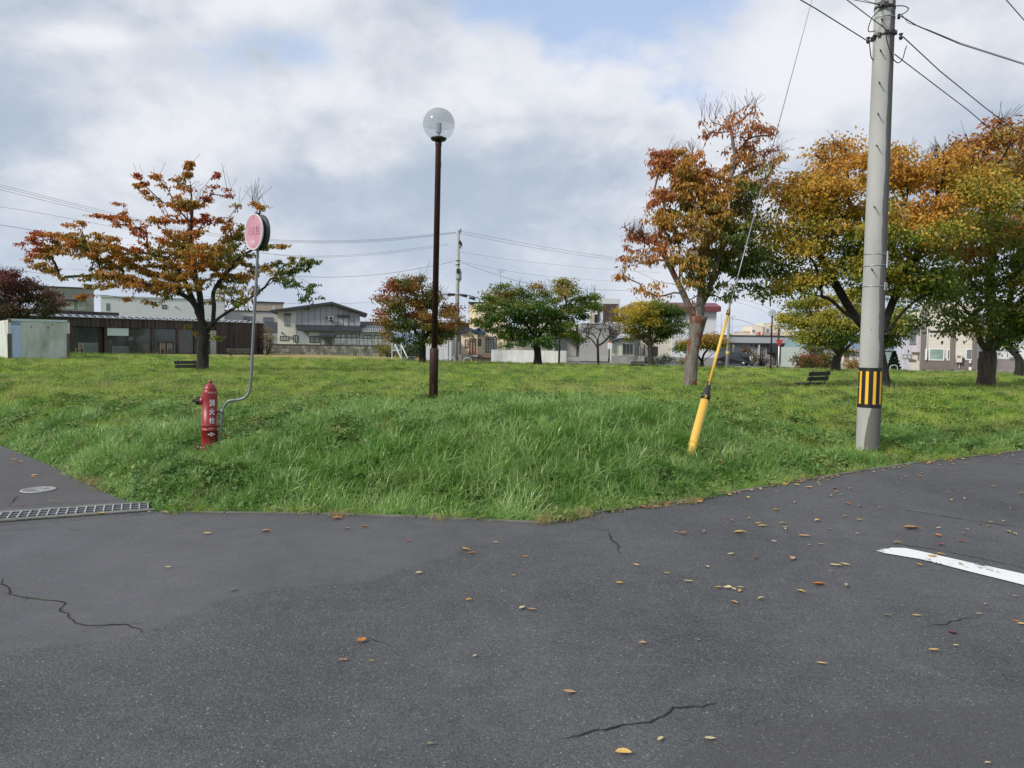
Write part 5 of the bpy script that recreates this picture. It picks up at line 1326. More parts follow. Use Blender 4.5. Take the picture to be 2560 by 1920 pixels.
def siding(key, col, vert=False, scale=9, rough=.7, var=.06, bump=.6, dirt=None, contrast=.16):
    if key in MATS: return MATS[key]
    m, N, L, b = new_mat(key)
    g = N.new('ShaderNodeTexCoord'); s = N.new('ShaderNodeSeparateXYZ'); L.new(g.outputs['Object'], s.inputs[0])
    src = s.outputs[2]
    if vert:
        ad = N.new('ShaderNodeMath'); ad.operation = 'ADD'; L.new(s.outputs[0], ad.inputs[0]); L.new(s.outputs[1], ad.inputs[1]); src = ad.outputs[0]
    mu = N.new('ShaderNodeMath'); mu.operation = 'MULTIPLY'; L.new(src, mu.inputs[0]); mu.inputs[1].default_value = scale
    fr = N.new('ShaderNodeMath'); fr.operation = 'FRACT'; L.new(mu.outputs[0], fr.inputs[0])
    fl = N.new('ShaderNodeMath'); fl.operation = 'FLOOR'; L.new(mu.outputs[0], fl.inputs[0])
    wn = N.new('ShaderNodeTexWhiteNoise'); wn.noise_dimensions = '1D'; L.new(fl.outputs[0], wn.inputs['W'])
    t = _noise(N, L, 1.2, 6, .6, 'obj', (1, 1, .3) if vert else (.3, .3, 1))
    a = N.new('ShaderNodeMath'); a.operation = 'MULTIPLY_ADD'; L.new(wn.outputs[0], a.inputs[0]); a.inputs[1].default_value = contrast; L.new(t.outputs[0], a.inputs[2])
    lo = tuple(c * (1 - var * 2.2) for c in col); hi = tuple(c * (1 + var) for c in col)
    c = _ramp(N, L, a.outputs[0], [(.3, lo), (.8, hi)])
    jm = N.new('ShaderNodeMath'); jm.operation = 'LESS_THAN'; L.new(fr.outputs[0], jm.inputs[0]); jm.inputs[1].default_value = .08
    mx = N.new('ShaderNodeMix'); mx.data_type = 'RGBA'; mx.blend_type = 'MULTIPLY'
    jf = N.new('ShaderNodeMath'); jf.operation = 'MULTIPLY'; jf.inputs[1].default_value = .5; L.new(jm.outputs[0], jf.inputs[0])
    L.new(jf.outputs[0], mx.inputs[0]); L.new(c, mx.inputs[6]); mx.inputs[7].default_value = (.4, .4, .4, 1); c = mx.outputs[2]
    if dirt:
        t2 = _noise(N, L, 1.5, 6, .65, 'obj', (1, 1, .15)); mr = N.new('ShaderNodeMapRange'); L.new(t2.outputs[0], mr.inputs[0]); mr.inputs[1].default_value, mr.inputs[2].default_value = .5, .75; mr.inputs[4].default_value = .6
        m2 = N.new('ShaderNodeMix'); m2.data_type = 'RGBA'; L.new(mr.outputs[0], m2.inputs[0]); L.new(c, m2.inputs[6]); m2.inputs[7].default_value = (*dirt, 1); c = m2.outputs[2]
    L.new(c, b.inputs['Base Color']); b.inputs['Roughness'].default_value = rough
    bp = N.new('ShaderNodeBump'); bp.inputs['Strength'].default_value = bump; bp.inputs['Distance'].default_value = .02
    L.new(fr.outputs[0], bp.inputs['Height']); L.new(bp.outputs[0], b.inputs['Normal'])
    MATS[key] = m
    return m
def flat(k, c, r=.75, v=.06, d=None, **kw): return mat(k, c, r, v, 1.3, .15, 30, dirt=d, **kw)
def glass(key, col, rough=.08):
    if key in MATS: return MATS[key]
    m, N, L, b = new_mat(key)
    t = _noise(N, L, .9, 3, .5, 'obj'); c = _ramp(N, L, t.outputs[0], [(.35, tuple(x * .75 for x in col)), (.65, tuple(x * 1.2 for x in col))])
    L.new(c, b.inputs['Base Color']); b.inputs['Roughness'].default_value = rough; b.inputs['Specular IOR Level'].default_value = .7
    MATS[key] = m; return m
GD = glass('dark glass', (.035, .045, .05)); GC = glass('curtained glass', (.42, .45, .46), .2); GM = glass('grey glass', (.15, .18, .20), .1)
DKF = flat('dark brown frame', (.035, .028, .028), .5); WF = flat('white frame', (.72, .73, .74), .5); GF = flat('grey frame', (.16, .165, .17), .5)
ROOFD = siding('dark metal roof', (.040, .042, .050), True, 2.2, .45, .1, .5); CONCW = mat('garden wall concrete', (.30, .30, .28), .9, .2, 2, .3, 30, dirt=((.10, .10, .085), .9, 1.1, (1, 1, .4)))

# --- storage container
f = Fac('storage_container', 'weathered pale grey storage container standing in the grass at the left edge', 'container', 20, 174, 44, 45.9)
CT = mat('container side', (.55, .57, .56), .65, .08, .8, .2, 20, stretch=(1, 1, .5), dirt=((.26, .27, .24), .75, .9, (1, 1, .35)))
u0, u1, zb, zt = f.rect(21, 905, 173, 800)
b_ = MB().box(.06, u1 - .02, .02, 6.0, -.1, zt - .02).build('body', CT, f.root)
f.box('top_rail', 29, 798.5, 168, 803.5, -.03, .05, flat('rail pale blue', (.50, .60, .68), .5), f.root)
for a, b2 in ((19.5, 29), (168, 174.5)):
    f.box('corner_post', a, 806, b2, 834, -.05, .12, flat('post white', (.55, .57, .60), .6), f.root)
    f.box('corner_post', a, 834, b2, 912, -.05, .12, flat('post rust grey', (.12, .095, .085), .8, .2), f.root, floor=False, lab='lower half of the post, bare and rusty')
    f.box('corner_casting', a + 1, 799, b2 - 1, 806, -.07, .1, flat('casting', (.17, .13, .07), .8, .2), f.root)
f.box('blue_panel', 30.5, 812, 52, 902, -.012, .018, flat('panel lavender', (.44, .53, .78), .5), f.root)
f.box('blue_sign', 31, 805, 50, 811, -.03, .018, flat('sign blue', (.05, .16, .52), .5), f.root)
for i in range(9):      # small worn print on the blue plate, too faint to read
    f.box('faint_print', 33 + i * 1.8, 807, 34 + i * 1.8, 809, -.034, -.030, WHITE, f.root)
for x, y in ((130, 812), (121, 819), (79, 817)): f.box('vent', x - 1.2, y - 1.2, x + 1.2, y + 1.2, -.015, .02, DK, f.root)

# --- dark timber hall
f = Fac('timber_hall', 'long low dark timber building with large windows behind the cherry tree', 'building', 60, 658, 59.5, 76.5)
TIM = siding('dark timber', (.050, .038, .036), True, 7.0, .85, .5, .8, (.085, .07, .065), .55)
TIMP = siding('timber post', (.085, .062, .055), True, 7.0, .85, .3, .8)
Ln = f.Ln
zr = [f.uz(60, 783)[1], f.uz(655, 807)[1]]; zt = f.uz(420, 801)[1]
def hz(px, py): return f.uz(px, py)
uu = lambda px: f.uz(px, 850)[0]
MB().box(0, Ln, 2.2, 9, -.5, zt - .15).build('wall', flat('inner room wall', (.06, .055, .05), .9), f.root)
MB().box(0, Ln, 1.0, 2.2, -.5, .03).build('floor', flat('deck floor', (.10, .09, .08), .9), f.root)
o = MB().box(0, Ln, -.08, .12, f.uz(300, 818)[1], zt).build('fascia', TIM, f.root)
for i in range(60):   # the boards of the fascia, set proud one by one
    a = Ln * i / 60
    MB().box(a + .02, a + Ln / 60 - .02, -.10 - random.uniform(0, .015), -.081, f.uz(300, 818)[1] - .02, zt - .02).build('board', TIM, f.root)
RS = mat('pale roof sheet', (.30, .33, .37), .4, .1, 4, .1, 20, metal=.3)
MB().add([(-.3, -.25, zt), (Ln + .1, -.25, zt), (Ln + .1, 3.2, zt + .28), (-.3, 3.2, zt + .28), (-.3, -.25, zt + .06), (Ln + .1, -.25, zt + .06), (Ln + .1, 3.2, zt + .34), (-.3, 3.2, zt + .34)],
         [(0, 3, 2, 1), (4, 5, 6, 7), (0, 1, 5, 4), (1, 2, 6, 5), (2, 3, 7, 6), (3, 0, 4, 7)]).build('roof', RS, f.root)
for i in range(34):
    u = .3 + i * Ln / 34.5
    for r_ in (0, 1): MB().box(u + r_ * .22, u + .22 + r_ * .22, .1 + r_ * .9, .14 + r_ * .9, zt + .07 + r_ * .08, zt + .16 + r_ * .08).build('snow_guard', DK, f.root)
MB().box(-1, uu(345), 3.2, 9.2, zt - .2, zt + .62).build('upper_storey', TIM, f.root)
MB().box(-1, Ln, 3.4, 9.0, zt - .2, zt + .30).build('upper_storey', TIM, f.root)
zg = f.uz(300, 819)[1]
def pan(nm, x0, x1, z0, z1, w0, w1, m): return MB().box(uu(x0), uu(x1), w0, w1, z0, z1).build(nm, m, f.root)
for a, b2 in ((174, 183), (261, 268), (378, 386), (441, 447), (484, 488), (519, 525)): pan('post', a, b2, -.3, zg, -.04, .12, TIMP)
pan('wall', 541, 658, -.4, zg + .01, -.05, .1, TIM)
for i in range(24):
    a, b2 = uu(541) + (uu(658) - uu(541)) * i / 24, uu(541) + (uu(658) - uu(541)) * (i + 1) / 24
    MB().box(a + .015, b2 - .015, -.07 - random.uniform(0, .02), -.051, -.3, zg).build('board', TIM, f.root)
pan('door', 525.5, 540.5, -.2, zg - .05, -.02, .06, flat('pale door', (.34, .37, .36), .5))
pan('wall', 246, 261, -.3, zg, .3, .4, TIMP)
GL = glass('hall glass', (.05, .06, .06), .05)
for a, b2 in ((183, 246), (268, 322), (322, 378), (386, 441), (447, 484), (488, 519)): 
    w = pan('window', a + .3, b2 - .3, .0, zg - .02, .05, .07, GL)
pan('blind', 268.5, 322, zg - .68, zg - .04, .02, .04, flat('pale blind', (.55, .68, .68), .6))
pan('curtain', 208, 246, .15, 1.0, .02, .04, glass('screen glass', (.16, .19, .19))); pan('curtain', 280, 322, .1, .75, .02, .04, MATS['screen glass'])
pan('notice', 322, 333, zg - 1.05, zg - .75, .02, .04, MATS['screen glass'])
pan('rail', 386, 441, 1.02, 1.10, -.02, .1, TIMP)
def wood_chair(u, y, rz, lab):
    M = f.root.matrix_world if False else None
    p = f.A + f.d * u + f.n * y
    r = thing('wooden_chair', lab, 'chair', (p.x, p.y, f.A.z + .06), f.root.rotation_euler.z + rz, 'chairs outside the timber building')
    W = mat('pale chair wood', (.40, .31, .24), .6, .15, 6)
    for sx in (-1, 1):
        MB().box(sx * .2 - .02, sx * .2 + .02, -.2, -.16, 0, .95).build('back_post', W, r); MB().box(sx * .2 - .02, sx * .2 + .02, .16, .2, 0, .44).build('leg', W, r)
    MB().box(-.22, .22, -.2, .22, .44, .48).build('seat', W, r)
    for k in range(4): MB().box(-.18, .18, -.195, -.165, .55 + k * .11, .60 + k * .11).build('back_slat', W, r)
    return r
wood_chair(uu(187), -.8, .25, 'wooden slatted chair beside the container, left of the hall windows')
wood_chair(uu(394), -.6, 0, 'left chair of the pair below the framed hall window')
wood_chair(uu(411.5), -.6, .1, 'right chair of the pair below the framed hall window')

# --- distant houses on the left
f = Fac('grey_house', 'grey clapboard upper storey behind the dark maple and timber hall', 'house', 111, 235, 88, 90.5)
SG = siding('grey clapboard', (.30, .30, .285), False, 5.5, .7, .08, .7)
u0, u1, zb, zt = f.rect(111, 800, 235, 720)
MB().box(0, u1, 0, 8, -.5, zt).build('wall', SG, f.root); MB().box(-.2, u1 + .2, -.15, 8.2, zt, zt + .12).build('roof', ROOFD, f.root)
f.box('downpipe', 125.5, 722, 127.5, 775, -.08, -.003, WF, f.root)
f.win(168, 754, 184, 772, WF, GC, 2); f.win(195, 754, 211, 772, WF, GC, 2)
f.box('awning', 166, 749, 214, 753, -.7, -.003, DKF, f.root)
f = Fac('white_house', 'plain pale lavender-white house wall with a small dark window seen through the cherry', 'house', 283, 560, 90, 94)
PW = flat('pale lavender wall', (.55, .57, .62), .7, .04)
u0, u1, zb, zt = f.rect(283, 800, 560, 744)
MB().box(-1.2, u1, 0, 9, -.5, zt - .15).build('wall', PW, f.root)
MB().add([(-1.3, -.1, zt - .15), (u1, -.1, zt - .15), (u1, 9, zt + .1), (-1.3, 9, zt + .1), (-1.3, -.1, zt - .0), (u1, -.1, zt - .0), (u1, 9, zt + .25), (-1.3, 9, zt + .25)], [(0, 3, 2, 1), (4, 5, 6, 7), (0, 1, 5, 4), (1, 2, 6, 5), (2, 3, 7, 6), (3, 0, 4, 7)]).build('roof', flat('pale roof edge', (.42, .44, .48), .5), f.root)
for x in (266, 269.2, 272.4): f.box('window', x, 758, x + 1.5, 777, -.04, -.003, GD, f.root)
f.win(405, 762, 417, 772, DKF, GM, 1); f.box('lamp', 434, 763, 437, 767, -.2, -.003, WF, f.root)
f = Fac('beige_house', 'beige flat-topped house behind the grey pipe of the hydrant sign', 'house', 560, 708, 112, 114.5)
BG = flat('beige wall', (.40, .345, .27), .75, .05)
u0, u1, zb, zt = f.rect(632, 800, 708, 757); 
MB().box(u0, u1, 0, 8, -.5, zt).build('wall', BG, f.root); MB().box(u0 - .15, u1 + .15, -.15, 8.15, zt, zt + .15).build('roof', ROOFD, f.root); f.win(682, 765, 688, 776, WF, GC, 1)
f = Fac('cream_house', 'cream house with two wide windows behind the hydrant sign pipe', 'house', 520, 696, 100, 102.7)
CR_ = flat('cream grey wall', (.50, .48, .44), .75, .04)
u0, u1, zb, zt = f.rect(520, 820, 696, 778)
MB().box(0, u1, 0, 9, -.5, zt).build('wall', CR_, f.root); MB().box(-.1, u1 + .1, -.12, 9.1, zt, zt + .12).build('roof', ROOFD, f.root)
f.win(609, 790.5, 632, 803, GF, GM, 3); f.win(658, 793, 683, 804.5, GF, GM, 3)
f = Fac('dark_shed', 'dark blue-grey flat roofed shed between the timber hall and grey gabled house', 'shed', 655, 694, 92)
u0, u1, zb, zt = f.rect(655, 840, 693, 805.5)
MB().box(-.6, u1, 0, 5, zt - 1.2, zt).build('parapet', flat('blue grey metal', (.055, .065, .085), .5), f.root); MB().box(-.6, u1, .1, 5, -.5, zt - 1.2).build('wall', flat('shed wall grey', (.25, .26, .28), .8), f.root)

# --- the gabled house
f = Fac('gabled_house', 'two storey grey gabled house with dark roof and wall air conditioner', 'house', 694, 900, 88, 89.9)
HL = flat('house cream panel', (.60, .58, .54), .75, .04); HG = flat('house blue grey panel', (.37, .39, .43), .7, .04)
D_ = 9.0
u0, uc, z0, zt = f.rect(694, 860, 740, 778); u9 = f.uz(900, 830)[0]
pk = f.uz(829, 762); le = f.uz(694, 778.5); re = f.uz(900, 785)
ur, zk = pk
zl, zrr = le[1], re[1]
# body: gable front as one solid
MB().prism([(0, -.5), (u9, -.5), (u9, zrr), (ur, zk), (0, zl)], 0, D_).build('wall', HG, f.root)
f.box('wall_panel', 694.3, 779, 739.5, 862, -.03, -.001, HL, f.root)
for x in (755, 771, 787, 801, 815, 830, 845, 859, 872, 886):     # joints between the cladding sheets
    top = zl + (zk - zl) * (f.uz(x, 800)[0] / ur) if x < 829 else zk + (zrr - zk) * ((f.uz(x, 800)[0] - ur) / (u9 - ur))
    u = f.uz(x, 800)[0]; MB().box(u - .03, u + .03, -.02, -.001, f.uz(x, 816)[1], top - .05).build('joint_cover', flat('joint grey', (.20, .215, .25), .7), f.root)
e0 = f.uz(677, 776); e1 = f.uz(918, 784); ek = f.uz(829.5, 755)
th = .30
MB().prism([(e0[0], e0[1] - .22), (ek[0], ek[1] - .30), (ek[0], ek[1]), (e0[0], e0[1])], -.9, D_ + .5).build('roof', ROOFD, f.root)
MB().prism([(ek[0] + .01, ek[1] - .30), (e1[0], e1[1] - .22), (e1[0], e1[1]), (ek[0] + .01, ek[1])], -.9, D_ + .5).build('roof', ROOFD, f.root)
for x, y in ((770, 769), (827, 760), (851, 768), (876, 776)): f.box('purlin_end', x - 3, y, x + 3, y + 4.5, -.7, -.003, ROOFD, f.root)
f.win(711, 787, 724.5, 813, GF, GC, 2, off=-.03, sill=True); f.box('window_hood', 709, 784, 727, 786.8, -.5, -.033, DKF, f.root)
f.win(845, 793, 871.5, 815, flat('bronze frame', (.20, .16, .15), .5), GC, 2, sill=True); f.box('shutter_box', 843, 787.5, 874, 793, -.35, -.003, DKF, f.root)
ac = f.box('air_conditioner', 821.5, 790.5, 832.5, 800, -.75, -.35, flat('unit ivory', (.62, .61, .57), .5), f.root)
u0, u1, z0, z1 = f.rect(821.5, 790.5, 832.5, 800, -.75)
MB().lathe([(.10, 0), (.19, 0), (.19, .03), (.10, .03)], 20, M=Matrix.Translation(((u0 + u1) / 2, -.76, (z0 + z1) / 2)) @ Matrix.Rotation(PI / 2, 4, 'X')).build('fan_grille', DK, ac)
f.box('bracket', 815, 793, 821.5, 794, -.5, -.003, DK, f.root); f.box('bracket', 821.5, 800.2, 833, 801.2, -.75, -.003, DK, f.root)
# lower roof and ground floor
def slab(name, pts0, pts1, m, t=.12, par=None):
    vs = [(u, w, z) for u, w, z in pts0 + pts1]; vs = vs + [(u, w, z + t) for u, w, z in vs]
    return MB().add(vs, [(0, 1, 2, 3), (7, 6, 5, 4), (0, 4, 5, 1), (1, 5, 6, 2), (2, 6, 7, 3), (3, 7, 4, 0)]).build(name, m, par or f.root)
za, zb2 = f.uz(790, 815)[1], f.uz(790, 828, -1.8)[1]
ua, ub = f.uz(738, 815)[0], f.uz(900, 815)[0]
u2, u3 = f.uz(762, 828, -1.8)[0], f.uz(905, 828, -1.8)[0]
slab('lower_roof', [(ua, .0, za), (ub, 0, za)], [(u3, -1.8, zb2), (u2 - .8, -1.8, zb2)], ROOFD)
ug = f.uz(772, 845, -1.2)[0]
MB().box(ug, u3 - .3, -1.2, 0, -.5, zb2 + .15).build('wall', HG, f.root)
f.box('wall_panel', 772, 831, 800, 862, -1.24, -1.201, HL, f.root)
f.win(773, 840, 800, 857, DKF, GM, 2, off=-1.24); f.box('door_canopy', 797, 838, 838, 843, -2.2, -1.24, ROOFD, f.root)
f.win(811, 846, 831, 866, flat('entrance frame', (.22, .20, .19), .5), glass('entrance glass', (.10, .09, .08)), 2, off=-1.24, name='door', rows=.2)
f.win(700, 840, 722, 852, DKF, GC, 3, off=-.03); f.win(723.5, 841, 732, 848, GF, GC, 1, off=-.03); f.win(733, 837.5, 744, 855, DKF, GC, 2, off=-.03)
for a in (839, 867): f.win(a, 835, a + 25, 861, DKF, GC, 2, off=-1.22, rows=.34)
for a in (909, 935): f.win(a, 838, a + 20, 862, DKF, GC, 2, off=-1.22, rows=.34)
f.box('pipe', 704, 830, 706, 835, -.2, -.04, DK, f.root)
us, ue = f.uz(900, 850, -1.2)[0], f.uz(985, 850, -1.2)[0]
MB().box(us, ue, -1.2, 4, -.5, f.uz(930, 831, -1.2)[1]).build('side_wing', HG, f.root)
SR = siding('striped metal roof', (.32, .33, .35), True, 3.0, .4, .2, .8, None, .5)
z_hi, z_lo = f.uz(940, 816, 1.5)[1], f.uz(940, 830, -1.7)[1]
slab('wing_roof', [(us, 1.8, z_hi), (ue + 1.2, 1.8, z_hi)], [(ue + 1.2, -1.7, z_lo), (us, -1.7, z_lo)], SR)
for i in range(22):
    u = us + (ue + 1.2 - us) * (i + .5) / 22
    slab('roof_rib', [(u - .04, 1.75, z_hi + .12), (u + .04, 1.75, z_hi + .12)], [(u + .04, -1.68, z_lo + .12), (u - .04, -1.68, z_lo + .12)], DK, t=.05)
# garden lattice and block wall
f = Fac('lattice_fence', 'grey wooden lattice screen behind the block wall of the gabled house', 'fence', 838, 992, 85.5, 85.5)
LF = mat('weathered slats', (.27, .29, .33), .8, .15, 4)
for i, y in enumerate((848, 852, 856.5, 861, 865.5)):
    for a, b2 in ((840, 862), (863, 897), (898, 931), (932, 964), (964, 992)):
        f.box('slat', a + .5, y, b2 - .5, y + 1.9, -.03 - .02 * (i % 2), .0 - .02 * (i % 2), LF, f.root)
for x in (839, 862, 897, 931, 964, 991): f.box('post', x - .8, 845, x + .8, 871, 0.001, .12, LF, f.root)
f = Fac('block_wall', 'stained grey concrete block wall in front of the gabled house', 'wall', 672, 985, 83, 82)
z1, z2 = f.uz(690, 862)[1], f.uz(970, 869)[1]
nb = 34; BW = mat('concrete block', (.135, .135, .12), .95, .25, 2.5, .5, 20, dirt=((.045, .045, .038), .8, 2, (1, 1, .5)), coord='world'); BW2 = mat('concrete block pale', (.22, .22, .20), .95, .2, 2.5, .5, 20, dirt=((.09, .09, .075), .6, 2, None), coord='world')
for i in range(nb):
    a = f.Ln * i / nb; bw = f.Ln / nb
    for j in range(3):
        zt_ = z1 * (j + 1) / 3; sh = (bw / 2 if j % 2 else 0)
        MB().box(a + sh + .012, a + sh + bw - .012, -.001 * j, .15, z1 * j / 3 + .012 - (.5 if j == 0 else 0), zt_ - .008).build('block', BW2 if random.random() < .3 else BW, f.root)
MB().box(.0, f.Ln, .02, .13, -.4, z1 - .02).build('mortar', flat('mortar', (.06, .06, .055), .95), f.root)
MB().box(-.05, f.Ln + .05, -.06, .2, z1, z1 + .09).build('coping', flat('dark coping', (.025, .025, .027), .8), f.root)
# dark long roof and shed seen beyond
f = Fac('dark_roofed_building', 'low building with a long dark roof beyond the small round tree', 'building', 900, 1190, 125)
u0, u1, zb, zt = f.rect(900, 830, 1170, 805)
MB().box(0, f.uz(950, 810)[0], 0, 8, 0, zt).build('wall', flat('far roof dark', (.035, .037, .048), .6), f.root)
MB().box(f.uz(951, 810)[0], f.uz(960, 810)[0], 0, 8, 0, zt + .3).build('wall', HL, f.root)
MB().box(f.uz(1090, 810)[0], f.uz(1172, 810)[0], 1, 9, 0, f.uz(1130, 807)[1]).build('wall', MATS['far roof dark'], f.root)
MB().box(f.uz(1090, 810)[0], f.uz(1172, 810)[0], .6, 9, f.uz(1130, 807)[1], f.uz(1130, 801)[1]).build('roof', flat('pale tin roof', (.50, .54, .58), .5), f.root)
f = Fac('garden_shed', 'plain white metal garden shed behind the small round tree', 'shed', 1083, 1128, 66)
u0, u1, zb, zt = f.rect(1083, 885, 1128, 850)
SH = siding('white shed panel', (.56, .58, .61), True, 2.4, .5, .03, .5)
MB().box(0, u1, 0, 2.6, .05, zt).build('wall', SH, f.root); MB().box(-.9, -.005, .3, 2.4, .05, zt + .12).build('wall', SH, f.root)
MB().box(-.95, u1 + .08, -.08, 2.7, zt + .121, zt + .2).build('roof', flat('shed roof', (.6, .62, .64), .5), f.root)
MB().box(-.9, u1, .05, 2.5, -.2, .045).build('base', DK, f.root); MB().box(u1 * .83, u1 * .86, -.03, -.002, .1, zt - .05).build('joint', GF, f.root)
f = Fac('hedge', 'dark clipped bush behind the slide frame', 'bush', 1005, 1060, 70); bpy.data.objects.remove(f.root)

# --- cream house with the blue porch
f = Fac('porch_house', 'cream house with a blue tiled porch roof and brown glazed door', 'house', 1172, 1280, 70, 70)
CM = siding('warm cream siding', (.80, .68, .48), False, 3.6, .7, .03, .35); 
u0, u1, zb, zt = f.rect(1172, 900, 1250, 761)
MB().box(f.uz(1185, 800)[0], u1 + .6, .05, 9, -.5, f.uz(1220, 758)[1]).build('wall', CM, f.root)
MB().box(0, f.uz(1184.8, 800)[0], .6, 8, -.5, f.uz(1178, 762)[1]).build('wall', CM, f.root)
MB().box(-.1, u1 + .7, -.03, 9.1, f.uz(1220, 758)[1], f.uz(1220, 758)[1] + .1).build('roof_edge', DKF, f.root)
CM_SHADE = siding('shaded cream siding', (.50, .42, .32), False, 3.6, .7, .03, .35)  # side wall: the cream siding again, with its shade put into the colour
MB().box(u1 + .605, f.uz(1281, 850)[0], 1.0, 8, -.5, f.uz(1265, 828)[1]).build('wall', CM_SHADE, f.root)
f.win(1187, 795, 1194, 816, GF, GM, 1, off=.05); f.box('window', 1182.5, 797, 1184.6, 806, .58, .599, GD, f.root); f.win(1214, 797, 1232, 814, DKF, GM, 2, off=.05)
f.win(1214, 842, 1241, 881, DKF, GC, 4, off=.05, rows=.17); f.box('meter', 1247, 859, 1251, 866, -.1, .049, flat('meter beige', (.42, .38, .28), .6), f.root)
# porch
pz_ = f.uz(1190, 833, -1.4)
pu0, pu1 = f.uz(1152, 860, -1.4)[0], f.uz(1193, 860, -1.4)[0]; pu2 = f.uz(1205, 860, -.9)[0]
pz0 = f.uz(1180, 834, -1.4)[1]
MB().box(pu0, f.uz(1173, 860, -1.0)[0], -1.0, .6, .0, pz0 - .05).build('porch', CM, f.root)
MB().box(f.uz(1173, 860, -1.4)[0], pu1, -1.4, .6, .0, pz0).build('porch', CM, f.root); MB().box(pu1 + .003, pu2, -.9, .6, .0, pz0).build('porch', CM, f.root)
BLT = siding('blue roof tiles', (.035, .065, .16), True, 5, .4, .15, .8)
gx0, gx1 = f.uz(1161, 834, -1.7)[0], f.uz(1191, 834, -1.7)[0]; gm_ = f.uz(1175, 824, -1.7); ge = f.uz(1165, 833, -1.7)[1]
MB().prism([(gx0 - .1, ge - .02), (gm_[0], gm_[1] - .02), (gm_[0], gm_[1] + .16), (gx0 - .1, ge + .16)], -1.75, .5).build('porch_roof', BLT, f.root)
MB().prism([(gm_[0] + .005, gm_[1] - .02), (gx1 + .55, ge - .12), (gx1 + .55, ge + .06), (gm_[0] + .005, gm_[1] + .16)], -1.75, .5).build('porch_roof', BLT, f.root)
h1 = f.uz(1196, 822, -.9); h2 = f.uz(1211, 834, -.9)
MB().prism([(h1[0] - .7, h1[1] - .55), (h1[0], h1[1] - .05), (h1[0] + .05, h1[1] + .12), (h1[0] - .75, h1[1] - .35)], -1.1, .04).build('porch_roof', BLT, f.root)
MB().prism([(h1[0] + .055, h1[1] - .1), (h2[0], h2[1] - .1), (h2[0], h2[1] + .12), (h1[0] + .055, h1[1] + .12)], -1.1, .04).build('porch_roof', BLT, f.root)
h3, h4 = f.uz(1150, 833, -1.1), f.uz(1162, 824, -1.1)
MB().prism([(h3[0], h3[1] - .08), (h4[0], h4[1] - .12), (h4[0], h4[1] + .08), (h3[0], h3[1] + .1)], -1.3, .5).build('porch_roof', BLT, f.root)
f.box('gable_panel', 1166, 830, 1186, 836, -1.42, -1.401, CM, f.root)
f.win(1173, 846, 1190, 887, DKF, glass('amber door glass', (.30, .22, .12), .2), 2, off=-1.4, fr=.09, name='door', rows=.18)
f.win(1162, 849, 1171, 870, DKF, GC, 1, off=-1.0); f.win(1195.5, 848, 1203, 865, DKF, GM, 1, off=-.9)
f.box('porch_lamp', 1179, 839, 1181.5, 843, -1.6, -1.41, DK, f.root); f.box('step', 1170, 887, 1194, 892, -2.2, -1.41, flat('step concrete', (.35, .34, .32), .9), f.root)
f.box('red_bag', 1183, 876, 1188.5, 884, -1.9, -1.6, flat('red plastic', (.45, .04, .04), .4), f.root)
u0 = f.uz(1268, 870)[0]; 
ac = f.box('air_conditioner', 1267.5, 864, 1279.5, 876, .2, .6, flat('unit white', (.66, .67, .67), .5), f.root)
for i in range(4): f.box('louvre', 1269 + i * 2.6, 865.5, 1270.2 + i * 2.6, 874.5, .18, .198, GF, ac)
f.box('gravel_bed', 1192, 886, 1230, 894, -1.3, .04, flat('bed stones', (.20, .14, .11), .9, .4), f.root)

# white wall
f = Fac('white_garden_wall', 'low pale concrete wall behind the wide dark green tree', 'wall', 1228, 1416, 64, 61)
WW = mat('pale wall concrete', (.56, .58, .60), .8, .07, 1.5, .25, 14, dirt=((.42, .44, .46), .8, 1.2, (1, 1, .4)), coord='obj')
zt = f.uz(1320, 875.5)[1]
for i in range(7):
    a = f.Ln * i / 7; MB().box(a + .006, a + f.Ln / 7 - .006, 0, .18, -.6, zt).build('wall_panel', WW, f.root)

# --- modern grey building
f = Fac('modern_building', 'modern grey and cream building with a box tower and purple lattice window', 'building', 1280, 1552, 82, 82)
MG = flat('modern grey wall', (.335, .335, .345), .75, .04, ((.28, .28, .28), .4, .6, None)); MC = flat('modern cream wall', (.56, .53, .47), .75, .04); MT = flat('tower white wall', (.56, .60, .60), .7, .03)
def bb(nm, x0, y0, x1, y1, w0, w1, m, floor=False): return f.box(nm, x0, y0, x1, y1, w0, w1, m, f.root, floor=floor)
bb('wall', 1279, 826, 1388, 900, 0, 8, MC, True)
bb('wall', 1300, 800, 1440, 826, 2, 10, MC)
bb('roof_edge', 1400, 832, 1452, 836, -.6, 2, GF)
bb('garage_wall', 1385, 836, 1451, 900, 1.2, 8, MG, True); bb('garage_door', 1388, 846, 1441, 890, 1.1, 1.199, flat('garage door', (.40, .385, .365), .6))
bb('downpipe', 1441.5, 846, 1443, 893, 1.0, 1.1, DKF); bb('pier', 1373, 852, 1380, 886, -.12, -.003, GF); bb('wall', 1381, 852, 1385, 888, -.1, 1.0, flat('pier pale', (.55, .53, .48), .7))
bb('wall', 1451, 808, 1522, 900, -.5, 8, MG, True); bb('plinth', 1415, 892, 1520, 903, -.7, -.501, flat('plinth concrete', (.36, .37, .37), .8))
bb('wall', 1500, 808, 1552, 835, .5, 6, MG)
bb('tower', 1485, 746, 1550.5, 808, .5, 7, MT); bb('balcony_recess', 1487, 784, 1494, 808, .4, .499, DKF)
bb('tower_panel', 1474, 780, 1494, 786, .3, .499, MC)
w = f.win(1507.5, 759.5, 1545, 803, flat('purple frame', (.12, .075, .09), .5), glass('purple glass', (.08, .055, .065), .15), 2, off=.5, rows=.6)
for i in range(9): f.box('lattice_bar', 1509, 763 + i * 4.2, 1543, 764.2 + i * 4.2, .42, .445, MATS['purple frame'], w)
